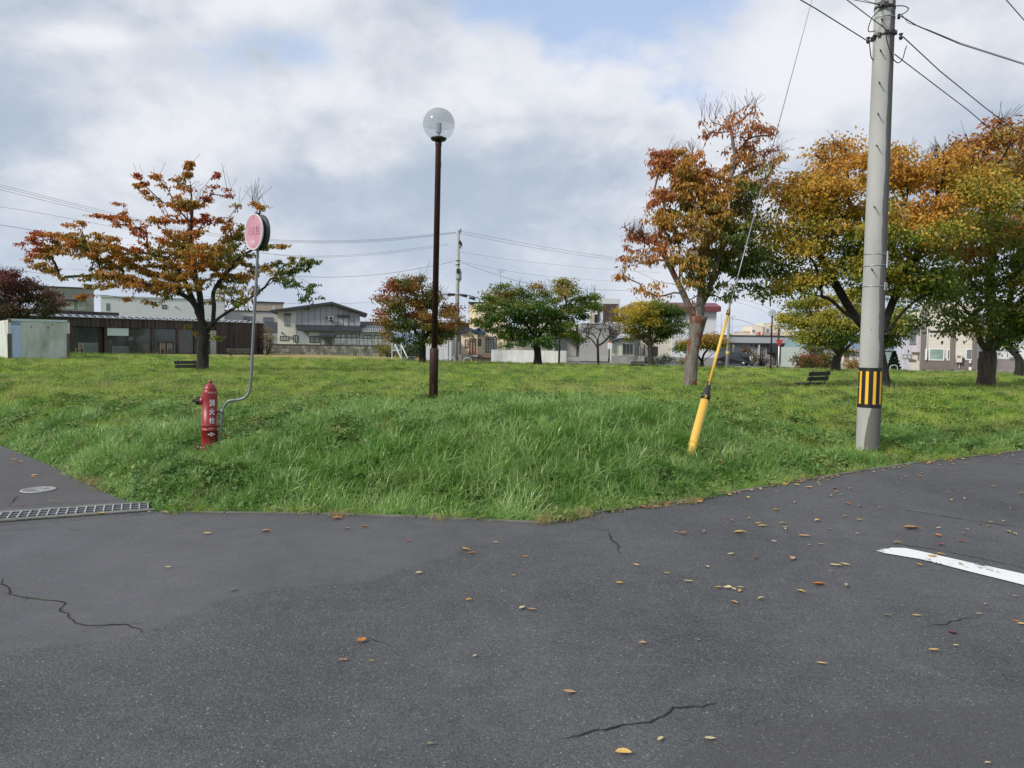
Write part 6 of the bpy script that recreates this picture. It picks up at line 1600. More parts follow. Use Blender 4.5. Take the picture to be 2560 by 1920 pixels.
for i in range(6): f.box('lattice_bar', 1511 + i * 5.6, 762, 1512 + i * 5.6, 800, .425, .44, MATS['purple frame'], w)
bb('dark_slot', 1495, 760, 1499, 802, .42, .499, flat('slot blue', (.07, .08, .12), .5)); bb('wood_panel', 1476, 787, 1486, 806, .1, .3, flat('balcony wood', (.42, .33, .24), .7))
bb('balcony_rail', 1452, 807, 1500, 809, -.6, -.501, flat('rail pale', (.5, .52, .53), .6))
f.win(1293, 849, 1312, 865, GF, GC, 2); f.win(1327, 861, 1333, 869, GF, GM, 1); f.win(1351, 860, 1360, 866, GF, GM, 1)
f.box('meter_box', 1364, 861, 1370, 868, -.2, -.003, flat('meter yellow', (.50, .46, .32), .6), f.root)
# antenna masts and far poles on the skyline are thin things of their own
def mast(px, y0, y1, Y, label, bar=True, name='antenna_mast', cat='antenna'):
    b = P(px, y1, Y); t = P(px + .6, y0, Y); r = thing(name, label, cat, b)
    MB().tube([(0, 0, -.3), tuple(t - b)], .028, 5).build('mast', STAY, r)
    if bar:
        for k in range(3): MB().tube([tuple(t - b + Vector((-.5 + .1 * k, 0, -.12 * k))), tuple(t - b + Vector((.5 - .1 * k, 0, -.12 * k)))], .014, 4).build('element', STAY, r)
    return r
mast(1251, 675, 735, 78, 'thin antenna mast rising above the cream porch house')
mast(1172.5, 740, 764, 72, 'short antenna on the left corner of the cream porch house')
mast(1830, 790, 838, 98, 'thin antenna mast above the long grey building, left of the far globe lamp')
mast(1803, 815 - 30, 838, 98, 'tall thin rod at the left end of the long grey building', False)

# --- little workshop with a sign
f = Fac('workshop', 'small pale green workshop with a white sign and dark shuttered window', 'building', 1529, 1600, 80)
WS = siding('pale green metal', (.50, .54, .45), True, 3, .6, .04, .5)
u0, u1, zb, zt = f.rect(1529, 892, 1556, 856); u2 = f.uz(1585, 880)[0]
MB().prism([(0, .0), (u2, .0), (u2, f.uz(1585, 851)[1]), (f.uz(1555, 847)[0], f.uz(1555, 847)[1]), (0, f.uz(1529, 855)[1])], 0, 6).build('wall', WS, f.root)
a_, b2, c_ = f.uz(1527, 854), f.uz(1556, 845), f.uz(1588, 848.5)
MB().prism([(a_[0], a_[1] - .12), (b2[0], b2[1] - .12), (b2[0], b2[1] + .03), (a_[0], a_[1] + .03)], -.35, 6).build('roof', flat('roof navy', (.03, .035, .06), .5), f.root)
MB().prism([(b2[0] + .01, b2[1] - .12), (c_[0], c_[1] - .12), (c_[0], c_[1] + .03), (b2[0] + .01, b2[1] + .03)], -.35, 6).build('roof', MATS['roof navy'], f.root)
MB().prism([(a_[0], a_[1] + .035), (b2[0], b2[1] + .04), (c_[0], c_[1] + .04), (c_[0], c_[1] + .5), (a_[0] - .2, a_[1] + .5)], 2, 6).build('upper_roof', flat('workshop roof pale', (.62, .65, .68), .5), f.root)
f.win(1556, 859, 1583, 886, GF, GD, 3, off=0); f.box('base', 1529, 889, 1600, 905, -.25, -.002, flat('workshop base', (.26, .27, .27), .9, .1), f.root, floor=True)
s_ = f.box('sign_board', 1519.5, 857, 1529.5, 872, -.5, -.35, flat('sign white', (.75, .76, .80), .5), f.root); f.box('sign_top', 1519.5, 852.5, 1529.5, 856.8, -.5, -.35, flat('sign orange', (.55, .18, .06), .5), f.root)
f = Fac('low_wall', 'low weathered concrete retaining wall in front of the workshop', 'wall', 1552, 1612, 75)
f.box('wall_panel', 1552, 891, 1582, 908, 0, .2, CONCW, f.root, floor=True); f.box('wall_panel', 1582.5, 890, 1611, 908, 0, .2, CONCW, f.root, floor=True)

# --- white house, red roof
f = Fac('red_roofed_house', 'large plain white house with a maroon metal roof', 'house', 1602, 1790, 84, 84)
RW = flat('plain white render', (.60, .62, .65), .7, .03); RC = siding('cream boards', (.62, .59, .50), False, 4, .7, .03, .5); RR = siding('maroon roof', (.17, .045, .052), True, 2.2, .45, .12, .5)
u0, um, zb, zt = f.rect(1602, 900, 1680, 776); u9 = f.uz(1790, 850)[0]
MB().box(um + .01, u9, 0, 9, -.5, f.uz(1740, 778)[1]).build('wall', RW, f.root); MB().box(0, um, .3, 9, -.5, zt).build('wall', RC, f.root)
ra, rb_, rc, rd = f.uz(1576, 776, -.6), f.uz(1802, 781, -.6), f.uz(1588, 759, 1), f.uz(1790, 764, 1)
z1_, z2_ = ra[1], f.uz(1690, 768, -.6)[1]
MB().box(ra[0], rb_[0], -.7, 9.6, z1_, z2_ + .1).build('eaves', RR, f.root)
zt2 = f.uz(1690, 756, 1)[1]
MB().add([(ra[0], -.7, z2_ + .105), (rb_[0], -.7, z2_ + .105), (rb_[0], 9.6, z2_ + .105), (ra[0], 9.6, z2_ + .105), (rc[0], 1.2, zt2), (rd[0], 1.2, zt2), (rd[0], 8, zt2), (rc[0], 8, zt2)], [(0, 3, 2, 1), (4, 5, 6, 7), (0, 1, 5, 4), (1, 2, 6, 5), (2, 3, 7, 6), (3, 0, 4, 7)]).build('roof', RR, f.root)
f.box('plinth', 1602, 893, 1790, 906, -.06, -.002, flat('plinth grey', (.27, .28, .28), .9), f.root, floor=True)
f.win(1628, 866, 1644, 890, DKF, GD, 2, off=.3, name='door'); f.box('pipe', 1610, 860, 1611.5, 892, .1, .298, DK, f.root); f.box('pipe', 1598, 865, 1600, 890, .1, .298, WF, f.root)
f.box('step', 1618, 893, 1650, 906, -2.0, -.07, flat('steps concrete', (.33, .33, .31), .9), f.root)

# --- long grey building
f = Fac('long_grey_building', 'long single storey grey building with a deep parapet and small windows', 'building', 1788, 2105, 96, 96)
LG_ = flat('long grey wall', (.34, .345, .36), .75, .04, ((.29, .29, .30), .5, .6, None)); LP = flat('parapet grey', (.37, .385, .41), .7, .04)
zr_ = lambda x, y, o=0: f.uz(x, y, o)[1]
u9 = f.uz(2105, 850)[0]; zA_, zB_ = zr_(1900, 857.5), zr_(1900, 841)
MB().box(0, u9, .3, 12, -1, zA_).build('wall', LG_, f.root); MB().box(-.1, u9, -.2, 12, zA_, zB_).build('parapet', LP, f.root)
MB().box(-.2, u9, -.3, 12.1, zB_, zB_ + .12).build('coping', DKF, f.root); MB().box(-.1, u9, -.22, .29, zA_ - .14, zA_ - .004).build('soffit', DKF, f.root)
for x in (1831, 1896, 1978): f.box('pilaster', x, 858.5, x + 3.5, 912, -.15, .298, flat('pilaster', (.42, .43, .44), .7), f.root)
for a, b2, y0, y1 in ((1883, 1892, 873, 885), (1900, 1912, 873.5, 887.5), (1917, 1928, 873.5, 885.5), (1955, 1965, 872, 889), (1980, 1992, 878, 889)):
    f.win(a, y0, b2, y1, DKF, GC if a != 1917 else GM, 2, off=.3)
for x in (1879, 1889, 1902, 1909): f.box('vent', x, 859 + (x % 7), x + 2, 863 + (x % 7), .1, .298, DK, f.root)
f.box('porch', 1930, 859, 1950, 882, -1.4, .29, flat('porch dark', (.035, .035, .045), .5), f.root)
f.box('porch', 1950.5, 861, 1957, 864, -1.4, .29, MATS['porch dark'], f.root)
for x in (1939, 1953): f.box('porch_post', x, 864 if x > 1945 else 882.2, x + 2, 914, -1.35, -1.25, DKF, f.root)
f.win(1931, 882.5, 1938, 912, DKF, GM, 1, off=.3, name='door')
# buildings on the skyline behind it
f = Fac('far_apartments', 'pale cream apartment block on the skyline behind the far globe lamp', 'building', 1820, 2100, 190)
FC = flat('far cream', (.66, .61, .50), .7, .03); FB = flat('far brown', (.42, .32, .27), .7, .03)
for nm, x0, y0, x1, y1, w0, m in (('wall', 1879, 815, 1907, 850, 0, FC), ('wall', 1907.5, 808, 1945, 850, .5, FC), ('wall', 1858, 828, 1878.5, 850, 1, FB), ('wall', 1946, 825, 1975, 850, 1, FC), ('wall', 1820, 833, 1890, 850, -3, FC), ('wall', 1891, 831, 1945, 850, -2, FB), ('wall', 2300, 780, 2420, 850, 0, FC)):
    f.box(nm, x0, y0, x1, y1, w0, w0 + 8, m, f.root, floor=True)
for x in (1881, 1916): f.box('window', x, 825 - (x > 1900) * 2, x + 6.5, 831, -.05 + (.5 if x > 1900 else 0), (.499 if x > 1900 else -.01), GM, f.root)
f.box('red_sign', 1898, 829, 1901.5, 838, -2.6, -2.02, flat('sign red', (.55, .06, .06), .5), f.root); f.box('white_sign', 1902, 831, 1905, 838, -2.6, -2.02, WHITE, f.root)

# --- houses on the right
f = Fac('teal_roofed_house', 'small pale green house with a teal roof behind the olive tree', 'house', 1998, 2062, 88)
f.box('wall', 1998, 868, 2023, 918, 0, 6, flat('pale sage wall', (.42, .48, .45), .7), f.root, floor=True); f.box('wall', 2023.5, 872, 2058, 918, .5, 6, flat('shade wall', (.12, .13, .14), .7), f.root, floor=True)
u0, u1, z0, z1 = f.rect(2005, 868, 2056, 846)
MB().prism([(u0, z0), (u1 + .4, z0), (u1 - .8, z1), (u0 + .6, z1)], -.8, 6).build('roof', siding('teal roof', (.16, .27, .28), True, 3, .5, .06), f.root)
f.win(2030, 878, 2042, 890, DKF, GM, 2, off=.5)
f = Fac('brown_bungalow', 'brown and cream bungalow with a white framed window left of the concrete pole', 'house', 2100, 2205, 80, 78.4)
f.box('wall', 2104, 878, 2205, 920, 0, 6, flat('bungalow cream', (.56, .53, .47), .7), f.root, floor=True); f.box('wall_panel', 2110, 884, 2124, 905, -.03, -.002, flat('bungalow brown', (.20, .15, .12), .7), f.root)
f.win(2124, 882, 2141, 906, WF, GC, 1, off=-.03, fr=.1); f.win(2143, 882, 2158, 906, WF, GC, 1, off=-.03, fr=.1)
u0, u1, z0, z1 = f.rect(2100, 879, 2210, 873); MB().box(u0, u1, -.8, 6.5, z0 + .003, z1).build('roof', flat('bungalow roof', (.34, .25, .22), .6), f.root)
f = Fac('teal_shed', 'teal corrugated shed just right of the concrete pole', 'shed', 2200, 2227, 70, 69.6)
f.box('wall', 2200, 877, 2227, 925, 0, 3, siding('teal sheet', (.20, .29, .285), True, 4, .6, .06, .6), f.root, floor=True); f.box('roof', 2199, 875, 2228, 877, -.15, 3.1, GF, f.root)
f = Fac('lavender_house', 'pale lavender metal clad house with a tall upstairs window', 'house', 2236, 2302, 82, 80.9)
LV = siding('lavender metal', (.50, .51, .60), True, 3.2, .5, .05, .6, (.36, .33, .33))
f.box('wall', 2236, 820, 2301, 925, 0, 8, LV, f.root, floor=True); f.box('eaves', 2232, 813, 2303, 819.8, -.8, 8.2, flat('eaves brown', (.13, .10, .10), .7), f.root)
f.win(2274.5, 832, 2290, 860, GF, GM, 2, sill=True); f.box('window_hood', 2273, 828, 2292, 831.5, -.3, -.002, GF, f.root); f.win(2256.5, 886, 2280, 897, GF, GC, 2); f.box('window', 2257, 842, 2264, 849, -.05, -.002, GM, f.root)
f.box('porch_wall', 2281, 884, 2300, 912, -1.2, -.01, flat('porch cream', (.52, .50, .44), .7), f.root); f.box('porch_wall', 2272, 902, 2298, 925, -1.8, -1.21, MATS['porch cream'], f.root, floor=True); f.box('porch_roof', 2280, 880, 2302, 884, -1.4, -.01, flat('porch roof brown', (.16, .10, .09), .6), f.root)
f.box('porch_roof', 2271, 898.5, 2289, 901.8, -2.0, -1.21, MATS['porch roof brown'], f.root); f.box('door', 2294, 887, 2300, 903, -1.25, -1.201, GM, f.root); f.box('vent', 2269.5, 875, 2272, 880, -.1, -.002, DKF, f.root)
f = Fac('brown_cream_house', 'cream house with brown pilasters and brown lower wall at the right', 'house', 2303, 2446, 78, 75.9)
BC = siding('house cream siding', (.60, .565, .50), False, 3, .7, .02, .35); BB_ = siding('house brown siding', (.165, .14, .125), False, 4.5, .7, .05, .6); BV = siding('house brown vertical', (.165, .14, .125), True, 4.5, .7, .05, .6)
f.box('wall', 2303, 760, 2446, 925, 0, 8, BC, f.root, floor=True)
for a, b2 in ((2303, 2314.5), (2376.5, 2387.5), (2432, 2443)): f.box('pilaster', a, 762, b2, 924, -.18, -.002, BV, f.root)
for a, b2 in ((2315, 2376), (2388, 2431.5)): f.box('lower_wall', a, 896, b2, 924, -.06, -.002, BB_, f.root)
f.win(2322, 871, 2361, 901, WF, glass('green curtain glass', (.26, .36, .32), .2), 1, off=-.07, fr=.09); f.win(2367, 872, 2376, 901, WF, GM, 1, off=-.07, fr=.09); f.box('window', 2313, 872, 2317.5, 900, -.24, -.19, WF, f.root); f.win(2414, 872, 2432, 900, WF, GM, 1, off=-.07, fr=.09)
f.box('upper_window', 2325, 826, 2380, 832, -.04, -.002, GD, f.root); f.box('downpipe', 2316.5, 816, 2318.5, 900, -.12, -.002, WF, f.root)
mb_ = f.box('meter_box', 2391, 887.5, 2405, 906, -.5, -.06, flat('meter box cream', (.58, .56, .50), .6), f.root)
for x in (2394, 2398.5): f.box('meter_window', x, 889, x + 2.6, 895, -.53, -.501, DK, mb_)
f.box('pipe', 2398, 906.5, 2399, 921, -.2, -.062, WF, f.root); f.box('foundation', 2303, 924.5, 2446, 930, -.02, .1, CONCW, f.root, floor=True); f.box('outdoor_tap', 2423, 901, 2428, 908, -.3, -.062, WF, f.root); f.box('tap_base', 2422, 918, 2429, 926, -.5, -.19, WF, f.root)
f.box('wall', 2446.5, 770, 2700, 898.5, 3.5, 11, flat('far white siding', (.60, .61, .64), .7), f.root); f.box('lower_wall', 2446.5, 899, 2700, 925, 3.4, 11, siding('grey brown siding', (.24, .22, .22), False, 4.5, .7, .05, .6), f.root, floor=True)
f.win(2515, 882, 2522, 894, WF, GM, 1, off=3.5); f.box('window', 2525, 893, 2545, 899, 3.3, 3.49, GM, f.root); f.box('foundation', 2446.5, 925.5, 2700, 931, 3.3, 3.45, CONCW, f.root, floor=True)
def outdoor_unit(px0, px1, py0, py1, Y, label):
    a, b = P(px0, py1, Y), P(px1, py0, Y); g = H(a.x, a.y); r = thing('outdoor_unit', label, 'air conditioner', (a.x, Y, g), 0, 'heat pump units on stands')
    w, z0, z1 = b.x - a.x, a.z - g, b.z - g
    MB().box(0, w, 0, .4, z0, z1).build('casing', flat('unit pale', (.58, .60, .62), .5), r)
    MB().lathe([(.05, 0), (w * .33, 0), (w * .33, .02), (.05, .02)], 20, M=Matrix.Translation((w / 2, -.005, (z0 + z1) / 2)) @ Matrix.Rotation(PI / 2, 4, 'X')).build('fan_grille', GF, r)
    for x in (.1, w - .1):
        MB().tube([(x, .05, z0), (x + .08, .0, -.1)], .02, 6).build('leg', STAY, r); MB().tube([(x, .35, z0), (x + .08, .4, -.1)], .02, 6).build('leg', STAY, r)
outdoor_unit(2525, 2537, 901, 916, 79, 'left of two pale heat pump units on legs by the right edge')
outdoor_unit(2537.5, 2548, 901, 916, 79.05, 'right of two pale heat pump units on legs by the right edge')
# hills
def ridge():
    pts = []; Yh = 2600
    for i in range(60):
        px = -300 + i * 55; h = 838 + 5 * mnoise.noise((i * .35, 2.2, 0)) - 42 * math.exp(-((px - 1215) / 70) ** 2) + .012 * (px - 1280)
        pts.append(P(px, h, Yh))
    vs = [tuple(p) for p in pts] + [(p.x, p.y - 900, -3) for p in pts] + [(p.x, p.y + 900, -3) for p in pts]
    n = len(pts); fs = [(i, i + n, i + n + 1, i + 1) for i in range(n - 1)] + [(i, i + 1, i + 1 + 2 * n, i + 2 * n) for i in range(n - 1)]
    MB().add(vs, fs, True).build('hills', mat('distant hills', (.13, .19, .26), 1, .2, .002, coord='world'), kind='structure')  # distance haze put into the hill colour as blue-grey
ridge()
# ------------------------------------------------------------------ vehicles
CARBLACK = mat('car black', (.010, .011, .014), .16, .1, 3, spec=.8); CARWHITE = mat('car white', (.62, .66, .70), .2, .04, 3, spec=.6); TYRE = mat('tyre', (.015, .015, .015), .9, .1, 10); RIM = mat('rim', (.35, .36, .38), .35, .1, 10, metal=.7)
def car(name, label, loc, rz, Lc, Wc, Hc, prof, glassp, body, roof=None, front=1):
    """prof: side outline (x forward, z); built as a hull narrowing to the roof"""
    r = thing(name, label, 'car' if name != 'parked_van' else 'van', loc, rz)
    def hull(prof, inset, nm, m, par, yoff=0.0, w=Wc):
        n = len(prof); vs = []
        for s in (-1, 1):
            for x, z in prof:
                t = max(0, (z - Hc * .52) / (Hc * .48)); y = s * (w / 2 - inset * t + yoff); vs.append((x, y, z))
        fs = [tuple(range(n)), tuple(range(2 * n - 1, n - 1, -1))] + [(i, i + n, (i + 1) % n + n, (i + 1) % n) for i in range(n)]
        o = MB().add(vs, fs).build(nm, m, par, bevel=.045 if nm == 'body' else 0); return o
    b = hull(prof, .13, 'body', body, r)
    for k, gp_ in enumerate(glassp):
        hull(gp_, .13, 'side_window', glass('car glass', (.02, .028, .032), .04), r, .006)
    return r, hull
# kei van, three-quarter front
vg = GP(1500, 908); vy = 92.0; vl = P(1500, 905, vy); vz = H(vl.x, vl.y)
Lc, Wc, Hc = 3.4, 1.48, 1.78
prof = [(-1.7, .25), (1.62, .25), (1.70, .45), (1.68, .88), (1.30, 1.02), (.78, 1.66), (.5, 1.76), (-1.45, 1.78), (-1.64, 1.55), (-1.70, .9)]
van, hull = car('parked_van', 'black and white boxy minivan parked behind the bare young tree', (vl.x - .1, vy, vz), -.62, Lc, Wc, Hc, prof,
   [[(.62, 1.02), (1.12, 1.02), (.72, 1.55), (.62, 1.58)], [(-.35, 1.0), (.54, 1.0), (.54, 1.6), (-.35, 1.62)], [(-1.2, 1.0), (-.43, 1.0), (-.43, 1.62), (-1.15, 1.62)], [(-1.56, 1.02), (-1.28, 1.02), (-1.24, 1.6), (-1.5, 1.55)]], CARBLACK)
MB().add([(1.33, -.60, 1.02), (1.33, .60, 1.02), (.80, .52, 1.655), (.80, -.52, 1.655), (1.36, -.60, 1.03), (1.36, .60, 1.03), (.83, .52, 1.668), (.83, -.52, 1.668)], [(0, 3, 2, 1), (4, 5, 6, 7), (0, 1, 5, 4), (1, 2, 6, 5), (2, 3, 7, 6), (3, 0, 4, 7)]).build('windscreen', glass('windscreen glass', (.10, .17, .19), .05), van)
MB().box(.65, 1.69, -.745, .745, .62, .95).build('front_panel', CARWHITE, van); MB().box(-1.0, .64, -.752, -.742, .55, .80).build('side_panel', CARWHITE, van); MB().box(.8, 1.0, -.60, .60, .952, .99).build('bonnet_edge', CARWHITE, van)
MB().add([(.75, -.70, .955), (1.70, -.66, .90), (1.70, .66, .90), (.75, .70, .955), (.75, -.62, 1.05), (1.36, -.62, 1.0), (1.36, .62, 1.0), (.75, .62, 1.05)], [(0, 3, 2, 1), (4, 5, 6, 7), (0, 1, 5, 4), (1, 2, 6, 5), (2, 3, 7, 6), (3, 0, 4, 7)]).build('bonnet', CARWHITE, van)
for s in (-1, 1):
    MB().box(1.66, 1.725, s * .45 - .13, s * .45 + .13, .66, .84).build('headlight', mat('headlight', (.55, .60, .66), .15, .05, 10), van)
    MB().box(.95, 1.12, s * .80 - .08, s * .80 + .08, 1.0, 1.14).build('mirror', CARBLACK, van)
MB().box(1.695, 1.73, -.28, .28, .66, .80).build('grille', mat('grille blue', (.05, .12, .32), .3, .2, 10), van); MB().box(1.70, 1.735, .30, .50, .40, .56).build('number_plate', flat('plate yellow', (.70, .60, .15), .5), van); MB().box(1.60, 1.73, -.72, .72, .28, .40).build('bumper', CARWHITE, van)
for x in (-1.12, 1.12):
    for s in (-1, 1):
        M = Matrix.Translation((x, s * .66, .29)) @ Matrix.Rotation(PI / 2, 4, 'X')
        w = MB().lathe([(.15, -.09), (.27, -.09), (.29, -.06), (.29, .06), (.27, .09), (.15, .09)], 24, M=M).build('wheel', TYRE, van); MB().lathe([(.02, -.097), (.155, -.092), (.155, .092), (.02, .097)], 18, M=M).build('rim', RIM, w)
# dark hatchback seen from the rear right
hy = 84.0; hp = P(1832, 911, hy); hp.z = P(1832, 914, hy).z
prof = [(-1.9, .25), (1.9, .25), (2.0, .5), (1.85, .78), (1.0, .95), (.2, 1.42), (-.2, 1.47), (-1.3, 1.42), (-1.85, .98), (-1.95, .6)]
hat, hull = car('parked_hatchback', 'black hatchback parked behind the leaning yellow guard, yellow number plate showing', hp, PI - .45, 4.0, 1.62, 1.48, prof,
   [[(.05, .95), (.85, .95), (.15, 1.36), (.05, 1.36)], [(-.9, .95), (-.03, .95), (-.03, 1.38), (-.85, 1.36)], [(-1.6, .98), (-.98, .96), (-.93, 1.34), (-1.25, 1.33)]], CARBLACK)
MB().add([(-1.87, -.62, .98), (-1.87, .62, .98), (-1.34, .55, 1.40), (-1.34, -.55, 1.40), (-1.84, -.62, .96), (-1.84, .62, .96), (-1.30, .55, 1.38), (-1.30, -.55, 1.38)], [(0, 1, 2, 3), (4, 7, 6, 5), (0, 4, 5, 1), (1, 5, 6, 2), (2, 6, 7, 3), (3, 7, 4, 0)]).build('rear_window', MATS['car glass'], hat)
for s in (-1, 1): MB().box(-1.985, -1.86, s * .68 - .10, s * .68 + .10, .62, 1.0).build('tail_light', mat('tail light', (.55, .50, .50), .2, .1, 10), hat); MB().box(.55, .75, s * .9 - .09, s * .9 + .09, .93, 1.05).build('mirror', CARBLACK, hat)
MB().box(-1.99, -1.96, -.17, .17, .45, .62).build('number_plate', MATS['plate yellow'], hat)
for x in (-1.25, 1.25):
    for s in (-1, 1):
        M = Matrix.Translation((x, s * .72, .29)) @ Matrix.Rotation(PI / 2, 4, 'X')
        w = MB().lathe([(.15, -.1), (.27, -.1), (.29, -.06), (.29, .06), (.27, .1), (.15, .1)], 24, M=M).build('wheel', TYRE, hat); MB().lathe([(.02, -.107), (.155, -.102), (.155, .102), (.02, .107)], 18, M=M).build('rim', RIM, w)

# ------------------------------------------------------------------ benches
BW_ = mat('bench timber', (.060, .058, .050), .85, .35, 5, .5, 25, dirt=((.13, .14, .11), .6, 6, None)); BI = mat('bench iron', (.05, .05, .052), .6, .2, 20)
def bench(px, py, Y, rz, label, w=1.3, group='slatted park benches', dz=0.0):
    b = P(px, py, Y); z = H(b.x, b.y)
    r = thing('park_bench', label, 'bench', (b.x, b.y, z + dz), rz, group)
    for i in range(4): MB().box(-w / 2, w / 2, -.22 + i * .115, -.125 + i * .115, .43, .465).build('seat_slat', BW_, r)
    for i in range(2):
        M = Matrix.Translation((0, .27 + .05 * i, .60 + .155 * i)) @ Matrix.Rotation(-.22, 4, 'X'); MB().box(-w / 2, w / 2, -.018, .018, -.065, .065, M).build('back_slat', BW_, r)
    for s in (-1, 1):
        x = s * (w / 2 - .18)
        MB().tube([(x, -.22, -.1), (x, -.21, .40), (x, .22, .40), (x, .28, .55), (x, .36, .86)], .022, 6).build('leg', BI, r); MB().tube([(x, .22, .42), (x, .26, -.1)], .022, 6).build('leg', BI, r)
    return r
g_ = GP(2038, 988); print('bench', g_)
bench(2024, 985, 25.0, -2.45, 'slatted dark bench standing in the open grass left of the concrete pole', 1.25, dz=-.30)
bench(478, 938, 32.0, .95, 'weathered bench close to the cherry tree trunk, left side', 1.1, dz=-.38)
bench(602, 903, 50, .05 + PI, 'faraway low bench right of the cherry tree near the timber hall', 1.6)
bench(1592, 915, 52, .05 + PI, 'faint dark bench in the grass left of the yellow-green tree trunk', .95, dz=-.35)
bench(1797, 918, 52, .05 + PI, 'faint dark bench in the grass just right of the yellow guard', .55, dz=-.3)

# ------------------------------------------------------------------ play equipment and small park things
WS_ = mat('white steel', (.55, .60, .62), .5, .1, 10, dirt=((.35, .36, .34), .5, 8, None))
sy = 60; s0 = P(981, 897, sy); r = thing('notice_frame', 'white framed board on legs with two slanting bars near the small round tree', 'play frame', (s0.x, s0.y, H(s0.x, s0.y)))
def q_(px, py, Y=sy): return P(px, py, Y) - Vector(r.location)
a, b2 = q_(980, 876), q_(1003, 857)
MB().box(a.x + .04, b2.x - .04, -.01, .02, a.z + .05, b2.z - .04).build('board', mat('wire glass board', (.22, .26, .27), .3, .1, 6), r)
for z in (a.z, b2.z): MB().box(a.x, b2.x, -.03, .03, z - .035, z + .035).build('rail', WS_, r)
for x in (a.x, b2.x): MB().box(x - .035, x + .035, -.035, .035, -.2, b2.z + .04).build('leg', WS_, r)
MB().tube([q_(987, 860, 59.9), q_(1004.5, 899, 58.6)], .05, 8).build('slanting_bar', WS_, r); MB().tube([q_(1003, 862, 59.9), q_(1020, 897, 58.6)], .05, 8).build('slanting_bar', WS_, r)
tb = P(1026, 897, 60); r = thing('stone_table', 'low dark slab on a square base beside the white slanting bars', 'table', (tb.x, tb.y, H(tb.x, tb.y)))
MB().box(-.28, .28, -.28, .28, -.1, .34).build('base', flat('slab base', (.10, .11, .13), .8), r); MB().box(-.34, .34, -.34, .34, .342, .42).build('slab', flat('slab top', (.14, .15, .18), .7), r)
def hoop(px, py, w, Y, label):
    b = P(px, py, Y); z = H(b.x, b.y); r = thing('hoop_barrier', label, 'barrier', (b.x, b.y, z), 0, 'low steel hoop barriers')
    h = .40 if Y < 66 else .5
    MB().tube(smooth_path([(-w / 2, 0, -.2), (-w / 2, 0, h * .6), (-w / 2 + .08, 0, h * .92), (-w / 2 + .2, 0, h), (w / 2 - .2, 0, h), (w / 2 - .08, 0, h * .92), (w / 2, 0, h * .6), (w / 2, 0, -.2)], 4), .03, 8).build('hoop', WS_, r)
hoop(1127, 903, .56, 59.5, 'pale steel hoop just left of the far utility pole'); hoop(1169, 904, .56, 59.5, 'pale steel hoop just right of the far utility pole')
hoop(2234, 930, .62, 66.2, 'pale steel hoop in front of the teal shed'); hoop(2268, 931, .62, 66.2, 'pale steel hoop in front of the lavender house')
# far lamps and signs
l2 = park_lamp((1926, 930), (1930.5, 791), 54, 'distant globe lamp on a dark post in front of the long grey building', 'globe lamps in the park', 1.0)
b = P(1944, 920, 60); t = P(1947, 823, 60); r = thing('signal_post', 'thin brown post with a red and white sign beside the distant globe lamp', 'post', b); b.z
MB().tube([(0, 0, -.5), tuple(t - b)], .07, 10).build('post', BROWN, r); c = P(1948.5, 859, 59.9) - b
MB().add([(c.x - .28, c.y, c.z + .28), (c.x + .28, c.y, c.z + .28), (c.x, c.y, c.z - .25), (c.x - .28, c.y + .03, c.z + .28), (c.x + .28, c.y + .03, c.z + .28), (c.x, c.y + .03, c.z - .25)], [(0, 2, 1), (3, 4, 5), (0, 1, 4, 3), (1, 2, 5, 4), (2, 0, 3, 5)]).build('stop_sign', flat('stop red', (.45, .05, .05), .5), r)
MB().tube([tuple(P(1947.5, 866, 59.9) - b), tuple(P(1946, 915, 59.9) - b)], .05, 8).build('white_sleeve', WHITE, r)
b = P(1397, 911, 57.5); t = P(1401, 812, 57.5); r = thing('park_post', 'slim dark post standing before the white wall beside the wide green tree', 'post', b)
MB().tube([(0, 0, -.5), tuple((t - b) * .42)], .075, 10).build('lower_post', mat('post dark', (.05, .05, .065), .5, .3, 8), r); MB().tube([tuple((t - b) * .42), tuple(t - b)], .045, 10).build('upper_post', mat('post grey', (.15, .15, .15), .5, .2, 8), r)

# ------------------------------------------------------------------ far utility poles
def far_pole(bp, tp, Y, r0, label):
    b = P(*bp, Y); t = P(*tp, Y); r = thing('utility_pole', label, 'utility pole', b)
    ax = t - b; r.rotation_euler = ax.to_track_quat('Z', 'Y').to_euler(); Ln = ax.length
    MB().lathe([(r0, -.5), (r0 * .62, Ln)], 16).build('shaft', mat('far pole concrete', (.33, .34, .34), .8, .12, 3, stretch=(1, 1, .3)), r)
    return r, Ln, b, ax.normalized()
r, Ln, fb, fax = far_pole((1141, 906), (1146, 575), 61.5, .19, 'slender concrete utility pole with transformer beside the small round tree')
def fz(py): return (906 - py) / 331 * Ln
BX = mat('transformer grey', (.30, .33, .36), .6, .1, 5)
for py, w, sx in ((578, .7, 0.1), (611, 1.5, .2), (616, 1.1, .35)): MB().box(sx - w / 2, sx + w / 2, -.2, -.12, fz(py) - .05, fz(py) + .05).build('crossarm', GALV, r)
for x in (-.25, .25, .42): MB().lathe([(.03, 0), (.06, .05), (.05, .18), (.02, .24)], 10, M=Matrix.Translation((x, -.16, fz(578) + .05))).build('insulator', WS_, r)
for x, m in ((-.75, DK), (.3, DK), (.75, WS_)): MB().lathe([(.05, -.12), (.11, -.08), (.11, .1), (.04, .16)], 10, M=Matrix.Translation((x, -.18, fz(609)))).build('cutout', m, r)
MB().lathe([(.0, 0), (.21, .01), (.23, .1), (.23, .62), (.18, .70), (0, .72)], 18, M=Matrix.Translation((-.42, -.1, fz(700)))).build('transformer', BX, r)
MB().box(-.75, -.45, -.25, .05, fz(684), fz(680) + .2).build('switch', DK, r)
